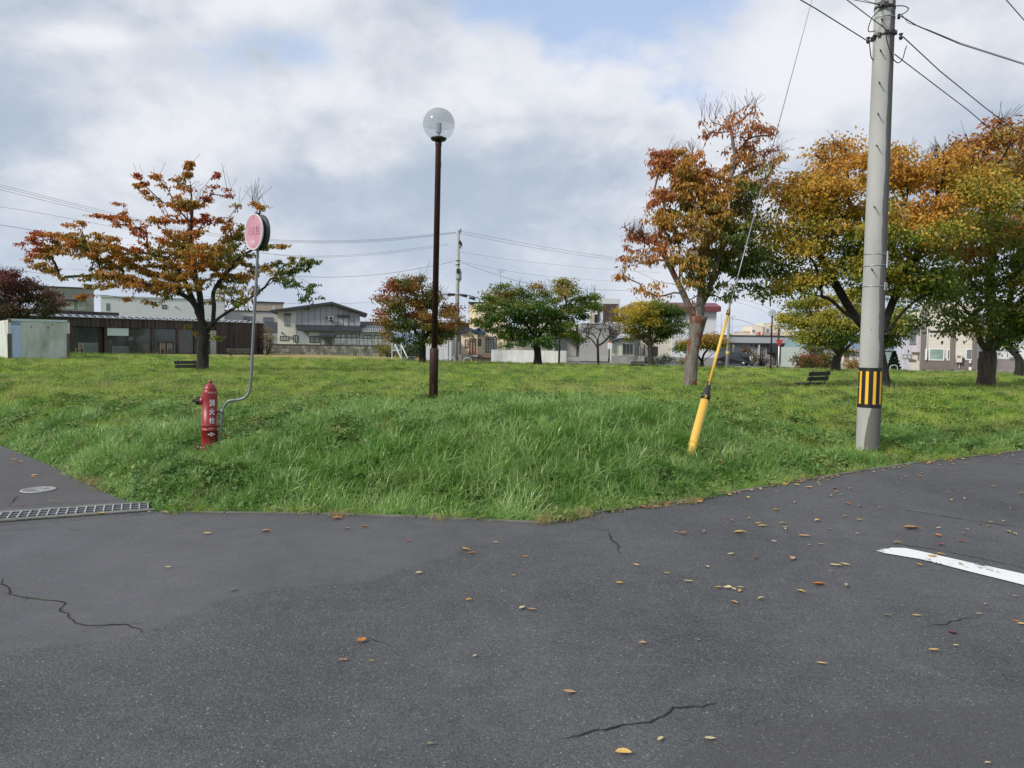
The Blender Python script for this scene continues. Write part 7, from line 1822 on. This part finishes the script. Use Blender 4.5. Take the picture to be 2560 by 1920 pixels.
for py in (690, 701): MB().box(-.5, .85, -.22, -.16, fz(py) - .035, fz(py) + .035).build('bracket_arm', GALV, r)
for x in (.45, .62, .8): MB().lathe([(.05, 0), (.07, .05), (.07, .2), (.03, .28)], 8, M=Matrix.Translation((x, -.19, fz(697)))).build('insulator', WS_, r)
for py in (735, 650, 660): MB().lathe([(.20, -.05), (.20, .05)], 16, M=Matrix.Translation((0, 0, fz(py)))).build('steel_band', GALV, r)
for i in range(9): MB().box(-.22, -.1, -.02, .02, fz(760 - i * 12), fz(760 - i * 12) + .03).build('step_bolt', DK, r)
MB().box(-.19, .19, -.2, -.17, .4, 1.6).build('marker_band', mat('marker pale', (.45, .46, .48), .6, .2, 6), r)
def PF(px, py): return P(px, py, 61.4)
r2, Ln2, _, _ = far_pole((1818, 912), (1824, 742), 70, .17, 'grey utility pole rising behind the top of the yellow stay guard')
MB().box(-.5, .5, -.16, -.1, Ln2 - .6, Ln2 - .5).build('crossarm', GALV, r2); MB().lathe([(.05, 0), (.09, .1), (.05, .25)], 10, M=Matrix.Translation((-.3, -.12, Ln2 - .5))).build('insulator', WS_, r2); MB().lathe([(.16, .9), (.16, 1.2)], 14).build('marker_band', flat('band yellow', (.55, .48, .08), .6), r2)
r3, Ln3, _, _ = far_pole((1053 - 435, 830), (620, 725), 104, .14, 'far pole top seen through the right side of the cherry tree')
r4, Ln4, _, _ = far_pole((536, 830), (534, 700), 100, .15, 'far pole seen between the cherry tree branches')
r5, _, _, _ = far_pole((1925, 840), (1927, 813), 120, .12, 'short dark pole top on the skyline beside the far globe lamp')
# wires of the far poles
gL = 'cables along the far poles'
def fc(label, pts, r=.016): cable(label, pts, r, gL, n=1)
def sp_(pts, n=7): return smooth_path([P(*p) for p in pts], n)
for i, (y0, dy) in enumerate(((462, 0), (467, 5), (474, 11))):
    fc(('uppermost', 'middle', 'lowest')[i] + ' of three long cables from the left edge to the far pole top', sp_([(-200, 415 + dy, 45), (0, y0, 48), (200, 512 + dy, 51), (380, 555 + dy * .8, 54), (600, 592 + dy * .6, 57), (780, 602 + dy * .5, 59), (960, 597 + dy * .5, 60.5), (1140, 580 + dy * .3, 61.4)]), .014)
fc('cable at the second level running left from the far pole crossarm', sp_([(-200, 505, 44), (0, 517, 46), (300, 570, 50), (560, 622, 54), (760, 640, 58), (920, 634, 60), (1060, 618, 61), (1120, 609, 61.4)]), .012)
fc('slightly lower cable running left from the far pole crossarm', sp_([(640, 630, 56), (760, 643, 58), (920, 638, 60), (1060, 622, 61), (1122, 612, 61.4)]), .012)
fc('cable at mid height running left from the far pole', sp_([(-200, 560, 44), (0, 562, 46), (400, 640, 52), (660, 682, 56), (820, 693, 59), (980, 682, 60.5), (1134, 654, 61.4)]), .018)
fc('low cable behind the cherry tree reaching the gabled house', sp_([(-100, 655, 60), (120, 686, 66), (400, 728, 74), (700, 757, 82), (850, 759, 82), (960, 752, 74), (1138, 736, 61.4)]), .018)
fc('faint low cable crossing behind the dark maple', sp_([(-100, 662, 60), (150, 672, 70), (350, 680, 80), (600, 690, 90)]), .012)
fc('upper cable from the far pole top sloping to the right', sp_([(1147, 577, 61.4), (1300, 606, 63), (1450, 632, 66), (1560, 648, 70), (1800, 690, 80)]), .014)
fc('second cable from the far pole top sloping to the right', sp_([(1147, 583, 61.4), (1300, 613, 63), (1450, 638, 66), (1560, 653, 70), (1800, 696, 80)]), .014)
fc('thin cable sloping right from below the far pole crossarm', sp_([(1150, 630, 61.4), (1300, 652, 63), (1500, 672, 66), (1650, 682, 70)]), .010)
fc('thick cable sloping right from the middle of the far pole', sp_([(1150, 655, 61.4), (1230, 683, 62), (1320, 708, 64), (1460, 722, 66), (1600, 728, 70)]), .018)
fc('thin cable above the thick one right of the far pole', sp_([(1150, 652, 61.4), (1250, 674, 62), (1400, 694, 66), (1600, 706, 70)]), .010)
cq = thing('splice_cable', 'heavy telephone cable with black splice boxes dropping right of the far pole', 'cable', PF(1140, 735))
o = Vector(cq.location); MB().tube([p - o for p in sp_([(1080, 738, 60), (1140, 735, 61.4), (1170, 738, 61.4), (1210, 750, 62), (1260, 760, 63), (1330, 770, 66)], 5)], .030, 5).build('cable', CABLE, cq)
for x, y, w in ((1128, 738, .55), (1159, 739, .55), (1181, 746, .45)):
    p = PF(x, y) - o; MB().tube([p + Vector((-w / 2, 0, .06)), p + Vector((w / 2, 0, -.06 if x > 1130 else .04))], .10, 8).build('splice_box', DK, cq)
for i, (y0, y1) in enumerate(((716, 782), (724, 800), (700, 760))):
    fc(('middle', 'lowest', 'uppermost')[i] + ' of the cables falling right from the pole behind the yellow guard', sp_([(1824, y0 + 26, 70), (1900, (y0 + y1) / 2 + 12, 74), (1962, y1 + 8, 78), (2100, y1 + 60, 84)]), .014)
fc('cable with a black box running right just above the long grey building', sp_([(1822, 797, 70), (1850, 800, 71), (1900, 816, 74), (1962, 834, 78)]), .024)
fc('thin wires along the skyline above the long grey building', sp_([(1780, 815, 110), (1850, 816, 110), (1950, 806, 110), (2050, 795, 110)]), .014)

# ------------------------------------------------------------------ shrubs and weeds
def shrub(name, label, px, py, Y, w, h, pal, n=60, per=14, leaf=.14, seed=1, cat='shrub', stems=True):
    rng = np.random.default_rng(seed); b = P(px, py, Y); b.z = H(b.x, b.y)
    r = thing(name, label, cat, b)
    mb = MB(); C, D, K = [], [], []
    palc = np.array(PALS[pal])
    for i in range(n):
        v = rng.normal(size=3); v = v / np.linalg.norm(v) * rng.uniform() ** .4
        e = np.array([v[0] * w / 2, v[1] * w / 2.5, h * .5 + v[2] * h * .48]); 
        if i % 3 == 0: mb.tube([(e[0] * .1, e[1] * .1, -.1), (e[0] * .6, e[1] * .6, e[2] * .55), tuple(e)], [.02, .014, .006], 4)
        off = rng.normal(size=(per, 3)) * .5 * leaf * 2.0
        C.append(e + off); D.append(off + rng.normal(size=(per, 3)) * .6 + [0, 0, -.15])
        t = np.clip(.45 - .3 * v[2] + rng.normal(0, .25, per) + mnoise.noise((e[0] * 1.5 + seed, e[1], e[2] * 1.5)), 0, .999) * (len(palc) - 1)
        K.append(palc[t.astype(int)] * rng.uniform(.7, 1.3, (per, 1)))
    mb.build('stems', BARK_B, r)
    leaves_mesh('foliage', np.concatenate(C), np.concatenate(D), leaf, .32, np.concatenate(K), r, rng)
    return r
shrub('shrub', 'reddish-brown shrub against the long grey building wall', 1862, 908, 90, 1.5, 2.6, 'rust', 80, 10, .16, 2)
shrub('shrub', 'small dark red bush beside the porch of the long grey building', 1906, 912, 89, 1.6, 1.2, 'maple', 50, 10, .15, 3)
shrub('shrub', 'grey-green bush right of the black hatchback', 1880, 911, 88, 1.6, 1.9, 'olive', 60, 10, .15, 4)
shrub('shrub', 'broad olive hedge bush left of the spreading park tree', 2015, 921, 62, 2.6, 1.25, 'mix', 120, 14, .15, 5)
shrub('shrub', 'dark green bush below the spreading park tree', 2062, 921, 64, 1.9, 1.5, 'green', 100, 14, .15, 6)
shrub('shrub', 'yellowish low bush right of the spreading park tree trunk', 2135, 922, 66, 1.8, .9, 'gold', 70, 12, .14, 7)
shrub('shrub', 'dark bushes behind the slide frame left of the small round tree', 1030, 893, 74, 3.0, 1.5, 'dark', 110, 12, .16, 8)
shrub('shrub', 'rounded dark bush against the small round tree trunk', 1062, 890, 72, 1.6, 1.8, 'dark', 70, 12, .16, 18)
shrub('shrub', 'brown-olive garden tree overhanging the lattice fence', 972, 866, 80, 3.2, 1.9, 'olive', 90, 12, .16, 9)
shrub('shrub', 'yellow-green climbing shrub at the right end of the timber hall', 668, 886, 76, 1.5, 2.9, 'pale', 90, 10, .14, 10)
shrub('shrub', 'bare brown bush at the workshop window', 1575, 892, 76, 2.8, 1.1, 'pale', 60, 4, .12, 11)
shrub('shrub', 'dark low planting at the foot of the white house steps', 1660, 908, 80, 2.8, .9, 'dark', 60, 10, .14, 12)
shrub('shrub', 'low green planting along the plinth of the white house', 1720, 908, 82, 3.6, .5, 'green', 60, 10, .14, 13)
# conifer
def conifer(px, py, Y, h, w, label):
    rng = np.random.default_rng(5); b = P(px, py, Y); b.z = H(b.x, b.y); r = thing('conifer', label, 'tree', b)
    MB().tube([(0, 0, -.2), (0, 0, h * .9)], [.07, .01], 6).build('trunk', BARK_B, r)
    n = 2600; z = rng.uniform(0.03, 1, n) ** 1.15; a = rng.uniform(0, 2 * PI, n); rr = (1 - z) * w / 2 * (.5 + .5 * rng.uniform(0, 1, n) ** .4) * (1 + .25 * np.sin(z * 40))
    C = np.stack([rr * np.cos(a), rr * np.sin(a), z * h], 1); D = np.stack([np.cos(a), np.sin(a), np.full(n, -.35)], 1) + rng.normal(size=(n, 3)) * .25
    leaves_mesh('crown', C, D, .17, .22, np.array([[.016, .036, .016]]) * rng.uniform(.6, 1.4, (n, 1)), r, rng)
conifer(2234, 925, 68, 1.75, .55 * 1.9, 'small dark conifer between the teal shed and the lavender house')
# broad-leaved dock plants on the bank
DOCK = blade_mat('dock leaf', [(.4, (.045, .11, .028)), (.65, (.075, .17, .04)), (.95, (.16, .23, .05))], 4, .45, .3)
def dock(px, py, label, n=8, s=.16, seed=1, lift=.08):
    rng = random.Random(seed); b = GP(px, py, 6.5, 20); r = thing('dock_plant', label, 'weed', (b.x, b.y, b.z + lift), rng.uniform(0, 6), 'broad-leaved docks on the bank')
    for i in range(n):
        a = 2 * PI * i / n + rng.uniform(-.4, .4); L = s * rng.uniform(.7, 1.25); W = L * .34; el = rng.uniform(.35, 1.0)
        mb = MB(); vs = []
        for k in range(7):
            t = k / 6; rr_ = .04 + L * t * math.cos(el * (1 - .5 * t)); z = L * (math.sin(el) * t - .55 * t * t * .9); wd = W * math.sin(PI * min(1, t * .93 + .06)) ** .75
            wob = .012 * math.sin(k * 2.1 + i)
            for q, s_ in ((-1, 1), (0, 0), (1, 1)): vs.append((rr_, q * wd, z + s_ * (wd * .28) + wob * q))
        fs = [(k * 3 + j, k * 3 + j + 1, k * 3 + j + 4, k * 3 + j + 3) for k in range(6) for j in range(2)]
        mb.add(vs, fs, True, Matrix.Rotation(a, 4, 'Z')).build('leaf', DOCK, r)
for i, (x, y, s, lb) in enumerate(((905, 1215, .16, 'broad-leaved dock plant low on the bank left of centre'), (928, 1200, .14, 'smaller dock plant touching the left-centre one'), (1120, 1262, .17, 'large dock plant at the foot of the bank by the kerb'), (1165, 1268, .15, 'dock plant right beside the large one at the kerb'),
                                   (1310, 1085, .10, 'single dock rosette high on the bank right of centre'), (1340, 1150, .10, 'small dock rosette in the middle of the bank'), (1625, 1265, .11, 'dock plant at the gutter below the yellow stay guard'), (1480, 1275, .10, 'dock plant at the gutter left of the yellow stay guard'), (490, 1190, .11, 'yellowing dock plant below the red hydrant'), (1700, 1100, .10, 'bright small dock plant left of the yellow stay guard'))):
    dock(x, y, lb, 8, s, i + 1, .07 if y > 1200 else .14)
# wiry weed stems at the left
def stem(px, py, h, lean, label, seed):
    rng = random.Random(seed); b = GP(px, py, 6.5, 30); r = thing('weed_stem', label, 'weed', b, 0, 'wiry weed stems on the bank')
    pts = [Vector((lean * t * t + .02 * math.sin(t * 5 + seed), .02 * math.sin(t * 4), h * t)) for t in [i / 8 for i in range(9)]]
    MB().tube(pts, [.004 - .003 * i / 8 for i in range(9)], 5).build('stalk', mat('dark stalk', (.035, .022, .018), .8, .2, 20), r)
    mb = MB()
    for i in range(10):
        p = pts[rng.randrange(2, 9)]; a = rng.uniform(0, 6.28); d = Vector((math.cos(a), math.sin(a), .3)) * .05; s = Vector((-math.sin(a), math.cos(a), 0)) * .011
        mb.add([p, p + d * .5 + s, p + d, p + d * .5 - s], [(0, 1, 2, 3)])
    mb.build('leaves', WEED, r)
stem(160, 1175, .62, -.22, 'tall dark wiry weed leaning left at the edge of the side path', 1); stem(225, 1210, .35, -.12, 'shorter dark weed stem near the side path edge', 2)
stem(20, 1085, .5, .02, 'thin dark weed stem at the far left edge', 3); stem(118, 1130, .45, -.05, 'slender weed stem left of the tallest one', 4)
stem(1205, 1010, .55, .03, 'tall thin weed standing right of the park lamp foot', 5); stem(1280, 1020, .28, -.05, 'bent straw stalk right of the park lamp', 6)

# ------------------------------------------------------------------ fallen leaves on the tarmac
LC = {'yellow': (.62, .42, .13), 'pale': (.60, .50, .28), 'orange': (.55, .20, .045), 'red': (.36, .07, .03), 'tan': (.50, .30, .16), 'green': (.24, .27, .14), 'brown': (.17, .05, .03), 'gold': (.62, .36, .04)}
LM = {k: mat('fallen leaf ' + k, v, .55, .22, 45, .4, 120) for k, v in LC.items()}
def leaf_mesh(seed, Wd, curl, cup):
    rng = random.Random(seed); vs = []; n = 7
    for k in range(n):
        t = k / (n - 1); w = Wd * math.sin(PI * t ** .85) ** .8 * (1 + .1 * rng.uniform(-1, 1)) + (.004 if 0 < k < n - 1 else 0.0005)
        z = curl * (t - .5) ** 2 * 1.2 + .02
        for q in (-1, 0, 1): vs.append((t - .5, q * w, z + abs(q) * cup * w + .01 * rng.uniform(-1, 1)))
    fs = [(k * 3 + j, k * 3 + j + 3, k * 3 + j + 4, k * 3 + j + 1) for k in range(n - 1) for j in range(2)]
    o = len(vs); vs += [(-.5, -.008, .03), (-.5, .008, .03), (-.72, .004, .05), (-.72, -.004, .05)]; fs.append((o, o + 1, o + 2, o + 3))
    return vs, fs
VAR = [leaf_mesh(i, *v) for i, v in enumerate(((.16, .25, .5), (.20, .15, .3), (.13, .4, 1.3), (.24, .2, .6), (.11, .3, 1.8), (.30, .35, .5)))]
LME = {}
def fallen(px, py, col, var, size, ang, label, group='fallen leaves scattered on the tarmac', world=None):
    key = (col, var)
    if key not in LME:
        vs, fs = VAR[var]; me = bpy.data.meshes.new('fallen_leaf'); me.from_pydata(vs, [], fs); me.materials.append(LM[col]); me.update()
        me.polygons.foreach_set('use_smooth', np.ones(len(me.polygons), bool)); LME[key] = me
    o = bpy.data.objects.new('fallen_leaf', LME[key]); COL.objects.link(o)
    g = world or G0(px * 1.1573, py * 1.1573); o.location = (g.x, g.y, .008); size *= .9; o.scale = (size, size, size * random.uniform(.8, 1.4)); o.rotation_euler = (random.uniform(-.12, .12), random.uniform(-.1, .1), ang)
    return tag(o, label, 'leaf', group)
LV_ = [(781, 1388, 'orange', 5, .070, .9, 'large upturned orange leaf alone on the lower left of the road'), (740, 1430, 'tan', 0, .060, .1, 'curled tan leaf just below the large orange leaf'), (802, 1432, 'yellow', 2, .030, 0, 'tiny yellow leaf right of the curled tan leaf'),
 (1347, 1631, 'yellow', 3, .075, -.25, 'big pale yellow leaf with red stalk at the bottom edge of the road'), (1427, 1601, 'pale', 3, .042, .8, 'small pale leaf above the big yellow one at the bottom'), (1534, 1600, 'pale', 1, .058, .1, 'notched pale leaf at the right of the bottom group'), (1231, 1498, 'tan', 1, .068, 0, 'flat pinkish tan leaf above the long crack'),
 (929, 1612, 'green', 3, .035, .3, 'small grey-green leaf near the bottom edge left of centre'), (1388, 1393, 'tan', 3, .050, .2, 'oval pinkish leaf in the middle of the lower road'), (1508, 1385, 'green', 1, .042, -.7, 'pale grey-green leaf right of the oval pinkish one'), (1776, 1436, 'yellow', 1, .062, -.5, 'pale yellow leaf left of the short crack on the right'),
 (1128, 1316, 'pale', 3, .065, .9, 'upright pale leaf of the pair at the centre of the road'), (1148, 1319, 'tan', 0, .065, -.1, 'flat tan leaf of the pair at the centre of the road'), (1026, 1420, 'pale', 3, .035, .8, 'small pale triangular leaf in the middle foreground'), (1012, 1299, 'gold', 3, .045, .4, 'small golden folded leaf left of the centre pair'),
 (1338, 1262, 'gold', 3, .060, .2, 'golden leaf with a dark tip at mid road'), (728, 1123, 'orange', 3, .095, .5, 'large golden-orange leaf near the kerb left of centre'), (788, 1141, 'orange', 2, .075, .4, 'curled orange leaf right of the large golden one by the kerb'), (751, 1145, 'tan', 2, .065, .5, 'thin tan leaf between the two orange leaves by the kerb'),
 (575, 1152, 'tan', 4, .100, .25, 'long rolled tan leaf in front of the left kerb'), (448, 1155, 'yellow', 0, .085, -.2, 'pointed yellow leaf in front of the drain end'), (505, 1277, 'green', 3, .055, .9, 'olive leaf standing on the smooth patch'), (363, 1228, 'pale', 3, .045, .3, 'pale cupped leaf on the smooth patch'), (905, 1241, 'pale', 3, .055, .4, 'pale cupped leaf at the patch boundary'),
 (882, 1170, 'red', 1, .060, .1, 'small red leaf near the kerb at the centre'), (1005, 1191, 'yellow', 4, .080, -.1, 'slim yellow leaf of the pair below the kerb corner'), (1018, 1197, 'orange', 0, .080, .15, 'orange leaf of the pair below the kerb corner'), (1071, 1174, 'yellow', 0, .060, -.6, 'yellow leaf just below the kerb corner'),
 (1135, 1205, 'orange', 0, .055, -.3, 'thin orange leaf below the kerb corner'), (1109, 1246, 'gold', 0, .050, .6, 'bright yellow leaf right of centre on the road'), (1770, 1267, 'orange', 4, .100, -.3, 'long brown-orange leaf lying between centre and the white line'), (1803, 1224, 'pale', 0, .085, -.8, 'pale pointed leaf left of the white line'),
 (1634, 1209, 'orange', 2, .055, .2, 'folded orange leaf at mid right of the road'), (1375, 1223, 'yellow', 0, .060, -.9, 'narrow yellow leaf at mid road'), (1440, 1241, 'yellow', 0, .058, -.8, 'pale pointed leaf right of the mid-road golden leaf'), (1475, 1153, 'yellow', 0, .085, .1, 'yellow leaf lying over a brown one below the stay guard'), (1477, 1156, 'brown', 1, .07, -.3, 'brown leaf partly under a yellow one below the stay guard'),
 (1598, 1154, 'yellow', 4, .120, -.05, 'long thin pale leaf below the yellow stay guard'), (1647, 1138, 'yellow', 1, .110, -.2, 'wide yellow leaf right of the long thin pale one'), (1637, 1133, 'yellow', 0, .07, .1, 'small leaf tucked behind the wide yellow one'), (1737, 1160, 'tan', 0, .110, -.35, 'curled tan leaf left of the white line, mid right'), (1970, 1146, 'tan', 4, .17, -.2, 'largest long tan leaf at the far right of the road'),
 (1917, 1334, 'green', 2, .05, -.3, 'torn bluish leaf scrap left of the short crack'), (1980, 1332, 'yellow', 1, .06, -.1, 'pale leaf above the short crack at right'), (2058, 1372, 'brown', 4, .065, -.2, 'dark red leaf below the short crack'), (2017, 1408, 'yellow', 0, .065, -.1, 'slim yellow leaf at lower right of the road'), (2065, 1398, 'pale', 3, .035, -.4, 'tiny pale leaf beside the slim yellow one at lower right'),
 (2115, 1329, 'pale', 0, .05, .1, 'pale leaf at the right end of the short crack'), (2130, 1308, 'yellow', 3, .035, .3, 'small square yellow leaf near the right edge'), (2193, 1290, 'tan', 1, .05, -.4, 'tan leaf under the white line at the right edge'), (2195, 1345, 'orange', 1, .055, .1, 'orange-yellow leaf of the pair at the right edge'), (2207, 1350, 'yellow', 1, .055, -.4, 'yellow leaf of the pair at the right edge'),
 (2134, 1653, 'pale', 3, .03, .1, 'pale oval leaf cut by the bottom right edge'), (30, 994, 'orange', 1, .09, .1, 'orange leaf on the far part of the side path'), (42, 1000, 'orange', 3, .09, -.2, 'second orange leaf on the far part of the side path'), (75, 1028, 'yellow', 1, .09, .2, 'yellow leaf over a red one above the manhole cover'), (72, 1031, 'orange', 1, .08, 0, 'red-orange leaf under the yellow one above the manhole cover'),
 (109, 1055, 'pale', 1, .06, .1, 'small pale leaf touching the manhole cover'), (110, 1084, 'tan', 1, .06, .3, 'tan leaf between the manhole cover and the grating'), (45, 1094, 'red', 1, .06, .1, 'small red leaf beside the drain grating'), (219, 1112, 'yellow', 5, .075, .5, 'cupped yellow leaf against the near edge of the drain grating'), (323, 1108, 'pale', 3, .04, .9, 'small cream leaf at the end of the drain grating'), (358, 1110, 'gold', 2, .07, 0, 'curled golden leaf at the kerb beside the drain end')]
for x, y, c, v, s, a, lb in LV_: fallen(x, y, c, v, s, a, lb)
rl = random.Random(4)
SHAPES = ('broad flat', 'plain flat', 'slim curled', 'wide wavy', 'thin rolled', 'round cupped')
CN = {'yellow': 'yellow', 'orange': 'orange', 'pale': 'cream', 'red': 'dull red', 'tan': 'tan'}
n = 0
while n < 130:
    px = 1440 + (2212 - 1440) * rl.random() ** .62; ed = np.interp(px, (1480, 1700, 1950, 2212), (1090, 1048, 1008, 979)); dy = 250 * rl.random() ** 2.2; py = ed + dy
    if py > 1225 and px > 1850: continue
    c = rl.choices(('yellow', 'orange', 'pale', 'red', 'tan'), (6, 1.4, 4, .4, 1.5))[0]; v = rl.randrange(6); sz = rl.uniform(.04, .08)
    where = 'below the yellow stay guard' if px < 1620 else 'between the stay guard and the concrete pole' if px < 1790 else 'in front of the concrete pole' if px < 1930 else 'right of the concrete pole' if px < 2080 else 'near the right picture edge'
    row = 'near the gutter' if dy < 22 else 'off the gutter' if dy < 70 else 'out on the road'
    fallen(px, py, c, v, sz, rl.uniform(0, 6.3), '%s %s %s leaf %s, %s' % ('tiny' if sz < .06 else 'small' if sz < .075 else 'larger', SHAPES[v].split()[-1], CN[c], row, where), 'leaf litter on the right part of the road'); n += 1
for k in range(80):     # leaves caught along the gutter edge
    t = rl.random() ** .7; px = 1180 + (2212 - 1180) * t; ed = np.interp(px, (1180, 1270, 1480, 1700, 1950, 2212), (1131, 1113, 1087, 1046, 1006, 976)) + rl.uniform(-.5, 3.0)
    c = rl.choices(('yellow', 'orange', 'tan'), (3, 2, 2))[0]; v = rl.randrange(6); sz = rl.uniform(.045, .085)
    where = 'by the kerb corner' if px < 1320 else 'left of the stay guard' if px < 1480 else 'right of the stay guard' if px < 1680 else 'left of the concrete pole' if px < 1850 else 'right of the concrete pole' if px < 2040 else 'at the right picture edge'
    fallen(px, ed, c, v, sz, rl.uniform(0, 6.3), '%s %s %s leaf caught in the gutter %s' % ('small' if sz < .065 else 'larger', SHAPES[v], CN[c], where), 'leaves caught along the gutter')
# leaves lying in the grass
for k in range(46):
    px, py = rl.uniform(330, 2190), 0; py = rl.uniform(900, 1060); ok_ = py < np.interp(px, (0, 320, 1200, 2212), (960, 1080, 1110, 965))
    g = GP(px * 1.1573, py * 1.1573, 7, 40)
    if not ok_ or g.y > 22: continue
    c = rl.choice(('orange', 'tan', 'yellow', 'red')); v = rl.randrange(6)
    where = 'below the hydrant' if px < 560 else 'near the lamp foot' if px < 1050 else 'left of the stay guard' if px < 1480 else 'by the pruned tree' if px < 1760 else 'around the concrete pole'
    fallen(0, 0, c, v, rl.uniform(.06, .10), rl.uniform(0, 6.3), 'single %s %s leaf lying in the grass %s' % (SHAPES[v], CN[c], where), 'leaves lying in the grass', world=Vector((g.x, g.y, 0))).location.z = g.z + rl.uniform(.06, .16)
# dead grass scraps along the edge
rs = np.random.default_rng(3)
xx, yy, sc = [], [], []
for (x0, y0, x1, y1, k) in ((1168, 1131, 1275, 1112, 34), (1490, 1088, 1500, 1084, 6), (720, 1116, 740, 1117, 6), (130, 1015, 235, 1062, 20), (1380, 1100, 1500, 1083, 8), (935, 1120, 960, 1122, 4), (1400, 1098, 1440, 1092, 4)):
    for i in range(k):
        t = rs.uniform(); g = G0((x0 + (x1 - x0) * t) * 1.1573, (y0 + (y1 - y0) * t) * 1.1573); xx.append(g.x + rs.normal() * .02); yy.append(g.y + rs.normal() * .035); sc.append(rs.uniform(.35, .8))
scatter('dead_grass', [clump('scraps', 26, .12, .10, .26, .0026, 2.4, GRASS_DRY, rs, segs=4)], np.stack([xx, yy, np.full(len(xx), .01)], 1), np.stack([rs.normal(0, .3, len(xx)), rs.normal(0, .3, len(xx)), rs.uniform(0, 6.3, len(xx))], 1), sc, np.zeros(len(xx), int), 'dead straw-coloured grass scraps along the kerb')
